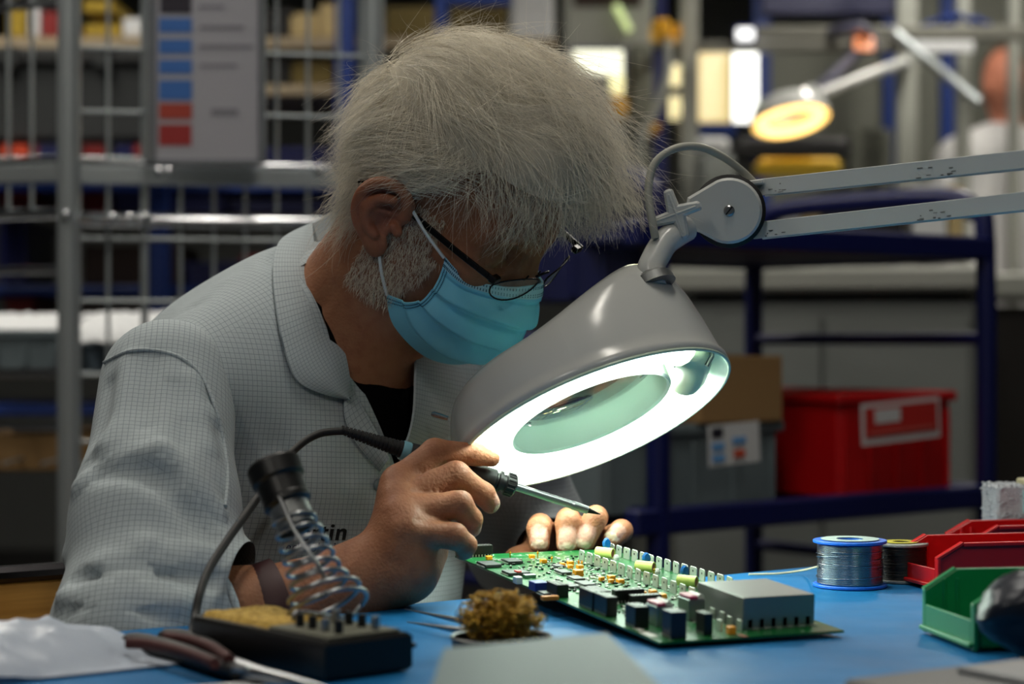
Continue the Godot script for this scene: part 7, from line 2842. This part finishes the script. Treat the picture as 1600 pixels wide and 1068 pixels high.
func far_workstation() -> void:
	var d := 6.0
	var grey := mat("frame grey", Color(0.58, 0.59, 0.56), 0.45)
	var t := thing("assembly_frame", "grey aluminium frame of the far assembly workstation", "frame", P(1300, 0, d) * Vector3(1, 0, 1))
	for q in [[1062, 1090, 0.09, 5.6], [1400, 1432, 0.07, 5.9], [1494, 1514, 0.05, 5.7], [1576, 1592, 0.05, 5.7]]:
		var mb := MB.new()
		var a := P(q[0], 0, q[3])
		var b := P(q[1], 0, q[3])
		mb.box(at(Vector3((a.x + b.x) / 2, 1.15, -q[3])), Vector3(b.x - a.x, 2.3, 0.05), 0.004)
		part(t, "post", mb, grey)
	for q in [[1180, 40, 1640, 61, 5.50], [1090, 64, 1460, 79, 5.48]]:
		var mb := MB.new()
		front_box(mb, q[0], q[1], q[2], q[3], q[4], 0.05, 0.004)
		part(t, "rail", mb, mat("rail dark", Color(0.40, 0.40, 0.37), 0.5) if not M.has("rail dark") else M["rail dark"])
	var strip := MB.new()
	front_box(strip, 1420, 64, 1522, 81, 5.46, 0.03, 0.002)
	part(t, "label_strip", strip, M["paper white"])
	# partition behind it
	var pt := thing("partition", "grey green partition wall behind the far workstation", "partition", P(1330, 0, 6.6) * Vector3(1, 0, 1))
	for q in [[1196, 1388], [1398, 1480], [1484, 1640]]:
		var mb := MB.new()
		var a := P(q[0], 0, 6.6)
		var b := P(q[1], 0, 6.6)
		mb.box(at(Vector3((a.x + b.x) / 2, 1.05, -6.6)), Vector3(b.x - a.x - 0.01, 2.1, 0.04), 0.004)
		part(pt, "panel", mb, mat("partition grey", Color(0.42, 0.43, 0.39), 0.7) if not M.has("partition grey") else M["partition grey"])
	for u in [1190, 1392, 1482]:
		rack_upright(pt, u, 6.55, M["rack blue"], 0.055)
	var mb0 := MB.new()
	front_box(mb0, 1190, -20, 1430, 22, 6.5, 0.05, 0.004)
	part(pt, "header", mb0, M["navy paint"])
	# lit panels and lamps
	light_panel("light_box", "bright white lit panel beside the grey post", 1146, 76, 1184, 190, 5.9, Color(1, 1, 0.97), 2.2)
	light_panel("light_box", "warm lit translucent panel next to the white one", 1092, 78, 1142, 190, 5.95, Color(1.0, 0.88, 0.55), 0.75)
	light_panel("light_box", "bright lit bar of the machine beside the hair", 895, 78, 974, 116, 5.54, Color(1.0, 1.0, 0.88), 1.3)
	light_panel("light_box", "short upright lit bar joining the bright bar", 952, 117, 975, 146, 5.54, Color(1.0, 0.98, 0.72), 1.1)
	light_panel("light_box", "greenish ceiling-high lamp strip at the top edge", 922, -12, 986, 9, 5.6, Color(0.86, 1.0, 0.72), 0.9)
	light_panel("light_box", "narrow lit slot left of the grey post, upper one", 1048, 100, 1060, 134, 5.7, Color(1.0, 0.93, 0.66), 0.9)
	light_panel("light_box", "narrow lit slot left of the grey post, lower one", 1046, 150, 1058, 186, 5.7, Color(1.0, 0.93, 0.66), 0.9)
	light_panel("light_box", "small round-looking white light on the rail", 1152, 44, 1178, 62, 5.44, Color(1, 1, 1), 1.6)
	light_panel("indicator_lamp", "orange indicator lamp on the far rail", 1336, 58, 1366, 78, 5.43, Color(1.0, 0.50, 0.03), 0.9)
	# warm tube under the hair: slanted lamp under the green strip
	var s0 := thing("slanted_lamp", "small slanted greenish lamp hanging below the lamp strip", "lamp", P(972, 40, 5.58))
	var mb1 := MB.new()
	mb1.tube([P(962, 8, 5.585), P(984, 48, 5.585)], 0.010, 10)
	part(s0, "glowing_tube", mb1, glow_mat("glow slanted", Color(0.9, 1.0, 0.6), 0.6))
	# the second magnifier lamp, warm, far away
	far_magnifier()
	mat("beam yellow", Color(0.72, 0.60, 0.10), 0.6)
	# coloured machine parts
	var items := [["control_box", "yellow control box on the navy post", "box", 1020, 28, 1050, 62, 5.4, "yellow plastic"], ["control_box", "small yellow box beside the larger one", "box", 1052, 36, 1064, 60, 5.5, "yellow plastic"], ["guard_block", "yellow guard block touching the hair outline", "guard", 950, 150, 980, 184, 5.47, "yellow plastic"], ["guard_block", "small yellow guard block low by the hose", "guard", 1014, 190, 1034, 212, 5.47, "yellow plastic"],
		["blue_case", "blue case under the lit panels", "case", 1092, 192, 1150, 216, 5.7, "rack blue"], ["white_case", "white case under the blue one", "case", 1088, 214, 1140, 238, 5.4, "paper white"], ["yellow_beam", "yellow beam behind the lamp joint", "beam", 1185, 246, 1316, 272, 5.0, "beam yellow"], ["black_machine", "black machine block under the warm lamp", "machine", 1150, 214, 1330, 246, 5.4, "dark bin"],
		["machine_cover", "white machine cover with a brown plate behind the hair", "machine", 880, -30, 1018, 150, 5.6, "cabinet top"], ["wall_notice", "pale notice board behind the crown of hair", "notice", 797, -30, 866, 66, 5.6, "paper white"], ["grey_column", "dark grey machine column right of the hair", "column", 984, 66, 1022, 1060, 5.59, "partition grey"], ["grey_machine", "grey machine side below the bright bar", "machine", 885, 151, 984, 1060, 5.6, "partition grey"],
		["grey_duct", "pale grey duct beside the hose", "duct", 1092, 240, 1150, 1060, 5.4, "cabinet grey"], ["tool_cabinet", "dark tool cabinet behind the lamp arm", "cabinet", 1330, 200, 1396, 1000, 6.2, "partition grey"]]
	for q in items:
		var tt := thing(q[0], q[1], q[2], P((q[3] + q[5]) / 2.0, q[6], q[7]))
		var mb := MB.new()
		front_box(mb, q[3], q[4], q[5], q[6] if q[6] < 900 else 534.0 + 0.94 * FPX / q[7], q[7], 0.12, 0.012)
		part(tt, "body", mb, M[q[8]])
		mb = MB.new()
		front_box(mb, q[3] + (q[5] - q[3]) * 0.12, q[4] + (minf(q[6], q[4] + 90) - q[4]) * 0.15, q[5] - (q[5] - q[3]) * 0.12, q[4] + (minf(q[6], q[4] + 90) - q[4]) * 0.45, q[7] - 0.004, 0.01, 0.002)
		part(tt, "front_plate", mb, M[q[8]] if q[0] != "machine_cover" else M["bin brown"])
	var np := thing("navy_post", "navy blue post carrying the yellow control box", "post", P(1030, 0, 5.5) * Vector3(1, 0, 1))
	rack_upright(np, 1030, 5.5, M["navy paint"], 0.034)
	mb1 = MB.new()
	front_box(mb1, 1016, 64, 1044, 70, 5.44, 0.06, 0.002)
	part(np, "bracket", mb1, M["dull steel"])
	mb1 = MB.new()
	mb1.tube(bez([P(1043, 60, 5.2), P(1044, 110, 5.2), P(1032, 155, 5.2), P(1010, 200, 5.2), P(998, 240, 5.2), P(990, 330, 5.2), P(985, 700, 5.2), P(984, 1085, 5.22)], 5), 0.010, 10)
	solo("hose", mb1, M["cabinet top"], "pale grey hose running down from the yellow control box", "hose")
	mb1 = MB.new()
	mb1.tube(bez([P(1300, 50, 5.49), P(1320, 46, 5.44), P(1352, 46, 5.42), P(1340, 80, 5.45), P(1290, 130, 5.4), P(1240, 175, 5.4)], 5), 0.016, 10)
	solo("support_arm", mb1, mat("arm lilac", Color(0.28, 0.28, 0.36), 0.5), "dull lilac support arm slanting from the rail to the warm lamp", "arm")
	mb1 = MB.new()
	mb1.tube([P(1398, 52, 5.49), P(1404, 56, 5.44), P(1470, 110, 5.45), P(1530, 160, 5.4)], 0.014, 10)
	solo("support_arm", mb1, M["zinc"], "shiny slanted arm in front of the white-coated person", "arm")
	mb1 = MB.new()
	var nz := FastNoiseLite.new()
	nz.seed = 2
	nz.frequency = 8.0
	var rows := []
	for i in 16:
		var line := []
		for j in 8:
			var p := P(1440 + i * 7, 38.5, 5.54)
			line.append(p + Vector3(0, 0.030 * sin(PI * i / 15.0) * (0.7 + 0.6 * nz.get_noise_2d(i * 0.04, j * 0.04)), -0.05 + j * 0.012))
		rows.append(line)
	if (rows[0][1] - rows[0][0]).cross(rows[1][0] - rows[0][0]).y < 0: rows.reverse()
	mb1.sheet(rows, 0.004)
	solo("blue_cloth", mb1, mat("cloth blue", Color(0.20, 0.30, 0.62), 0.9), "crumpled blue cloth lying on the far rail", "cloth")
	far_person()

func far_magnifier() -> void:
	var c := P(1236, 190, 5.0)
	var t := thing("far_magnifier_lamp", "warm glowing magnifier lamp on a far workstation", "lamp", c)
	var n := Vector3(0.14, -0.94, 0.31).normalized()
	var a := Vector3(0.97, 0.20, 0.0)
	a = (a - n * a.dot(n)).normalized()
	var X := Transform3D(Basis(a, -n, a.cross(-n)), c)
	var mb := MB.new()
	mb.lathe(X, [Vector2(0.100, 0.0), Vector2(0.100, 0.02), Vector2(0.085, 0.05), Vector2(0.05, 0.055), Vector2(0.05, 0.02), Vector2(0.096, 0.018), Vector2(0.098, 0.0)], 32)
	part(t, "housing", mb, M["lamp white"])
	mb = MB.new()
	var ring := []
	for s in 32:
		var an := TAU * s / 32
		ring.append(X * Vector3(cos(an) * 0.076, 0.004, sin(an) * 0.076))
	mb.tube(ring, 0.011, 8, false, true)
	part(t, "ring_tube", mb, glow_mat("glow warm ring", Color(1.0, 0.80, 0.46), 3.2))
	for s in 4:
		var l := OmniLight3D.new()
		l.name = "ring_light"
		l.light_color = Color(1.0, 0.74, 0.36)
		l.light_energy = 0.0025
		l.light_size = 0.012
		l.omni_range = 12.0
		l.omni_attenuation = 2.0
		l.shadow_enabled = true
		l.position = (ring[s * 8] as Vector3) - c
		t.add_child(l, true)
	mb = MB.new()
	mb.tube([X * Vector3(0.03, 0.06, 0.0), P(1268, 152, 5.0), P(1372, 112, 5.1), P(1412, 98, 5.2), P(1416, 94, 5.88)], 0.014, 10)
	part(t, "arm", mb, M["lamp white"])
	mb = MB.new()
	mb.lathe(along(P(1266, 150, 4.98), Vector3(0.1, 0, 1)), [Vector2(0, 0.02), Vector2(0.024, 0.02), Vector2(0.028, 0.014), Vector2(0.028, -0.014), Vector2(0, -0.014)], 18)
	part(t, "joint", mb, M["lamp white"])

func far_person() -> void:
	var d := 6.2
	var foot := P(1540, 534, d)
	var t := thing("person", "blurred person in a white coat standing behind the far workstation posts", "person", Vector3(foot.x, 0, -d))
	var h := P(1568, 128, d)
	var f := Field.new()
	f.ell(Transform3D(Basis(), h), Vector3(0.066, 0.105, 0.09), 0.02)
	f.ell(Transform3D(Basis(), h + Vector3(-0.05, -0.02, 0.03)), Vector3(0.02, 0.02, 0.016), 0.02)
	f.cap(h + Vector3(0.01, -0.06, -0.01), h + Vector3(0.02, -0.16, -0.02), 0.05, 0.055, 0.03)
	var ch := h + Vector3(0.0, -0.30, -0.02)
	f.cap(ch + Vector3(-0.10, 0.06, 0), ch + Vector3(0.10, 0.06, 0), 0.07, 0.07, 0.04)
	f.cap(ch + Vector3(0, 0.05, 0), ch + Vector3(0, -0.45, 0), 0.10, 0.11, 0.04)
	for s in [-1.0, 1.0]:
		f.cap(ch + Vector3(s * 0.08, -0.40, 0), Vector3(ch.x + s * 0.09, 0.5, ch.z), 0.075, 0.05, 0.04)
		f.cap(Vector3(ch.x + s * 0.09, 0.5, ch.z), Vector3(ch.x + s * 0.09, 0.06, ch.z), 0.05, 0.04, 0.03)
		f.cap(Vector3(ch.x + s * 0.09, 0.04, ch.z), Vector3(ch.x + s * 0.10, 0.035, ch.z + 0.16), 0.04, 0.034, 0.02)
		f.cap(ch + Vector3(s * 0.15, 0.05, 0), ch + Vector3(s * 0.20, -0.22, 0.06), 0.05, 0.045, 0.03)
		f.cap(ch + Vector3(s * 0.20, -0.22, 0.06), ch + Vector3(s * 0.12, -0.34, 0.24), 0.04, 0.03, 0.02)
	var mb := MB.new()
	f.surface(mb, Vector3(h.x - 0.32, 0.0, h.z - 0.16), Vector3(h.x + 0.32, h.y + 0.14, h.z + 0.30), 0.014)
	part(t, "body", mb, mat("far skin", Color(0.85, 0.55, 0.44), 0.6))
	# coat over it
	var c := Field.new()
	c.cap(ch + Vector3(-0.11, 0.06, 0), ch + Vector3(0.11, 0.06, 0), 0.085, 0.085, 0.04)
	c.cap(ch + Vector3(0, 0.05, 0), ch + Vector3(0, -0.45, 0), 0.13, 0.15, 0.05)
	c.cap(ch + Vector3(0, -0.45, 0), ch + Vector3(0, -0.75, 0), 0.15, 0.17, 0.05)
	for s in [-1.0, 1.0]:
		c.cap(ch + Vector3(s * 0.15, 0.05, 0), ch + Vector3(s * 0.21, -0.22, 0.06), 0.066, 0.062, 0.03)
		c.cap(ch + Vector3(s * 0.21, -0.22, 0.06), ch + Vector3(s * 0.13, -0.33, 0.22), 0.058, 0.048, 0.03)
	mb = MB.new()
	c.surface(mb, Vector3(h.x - 0.34, 0.5, h.z - 0.24), Vector3(h.x + 0.34, h.y, h.z + 0.32), 0.016)
	part(t, "coat", mb, mat("far coat", Color(0.80, 0.80, 0.80), 0.8))
	var hb := Field.new()
	hb.ell(Transform3D(Basis(), h + Vector3(0.012, 0.03, -0.025)), Vector3(0.072, 0.092, 0.085), 0.02)
	mb = MB.new()
	hb.surface(mb, h - Vector3.ONE * 0.15, h + Vector3.ONE * 0.15, 0.012, func(p: Vector3) -> float: return p.y - (h.y + 0.01 + (p.z - h.z) * 0.6))
	part(t, "hair", mb, mat("far hair", Color(0.42, 0.30, 0.22), 0.9))
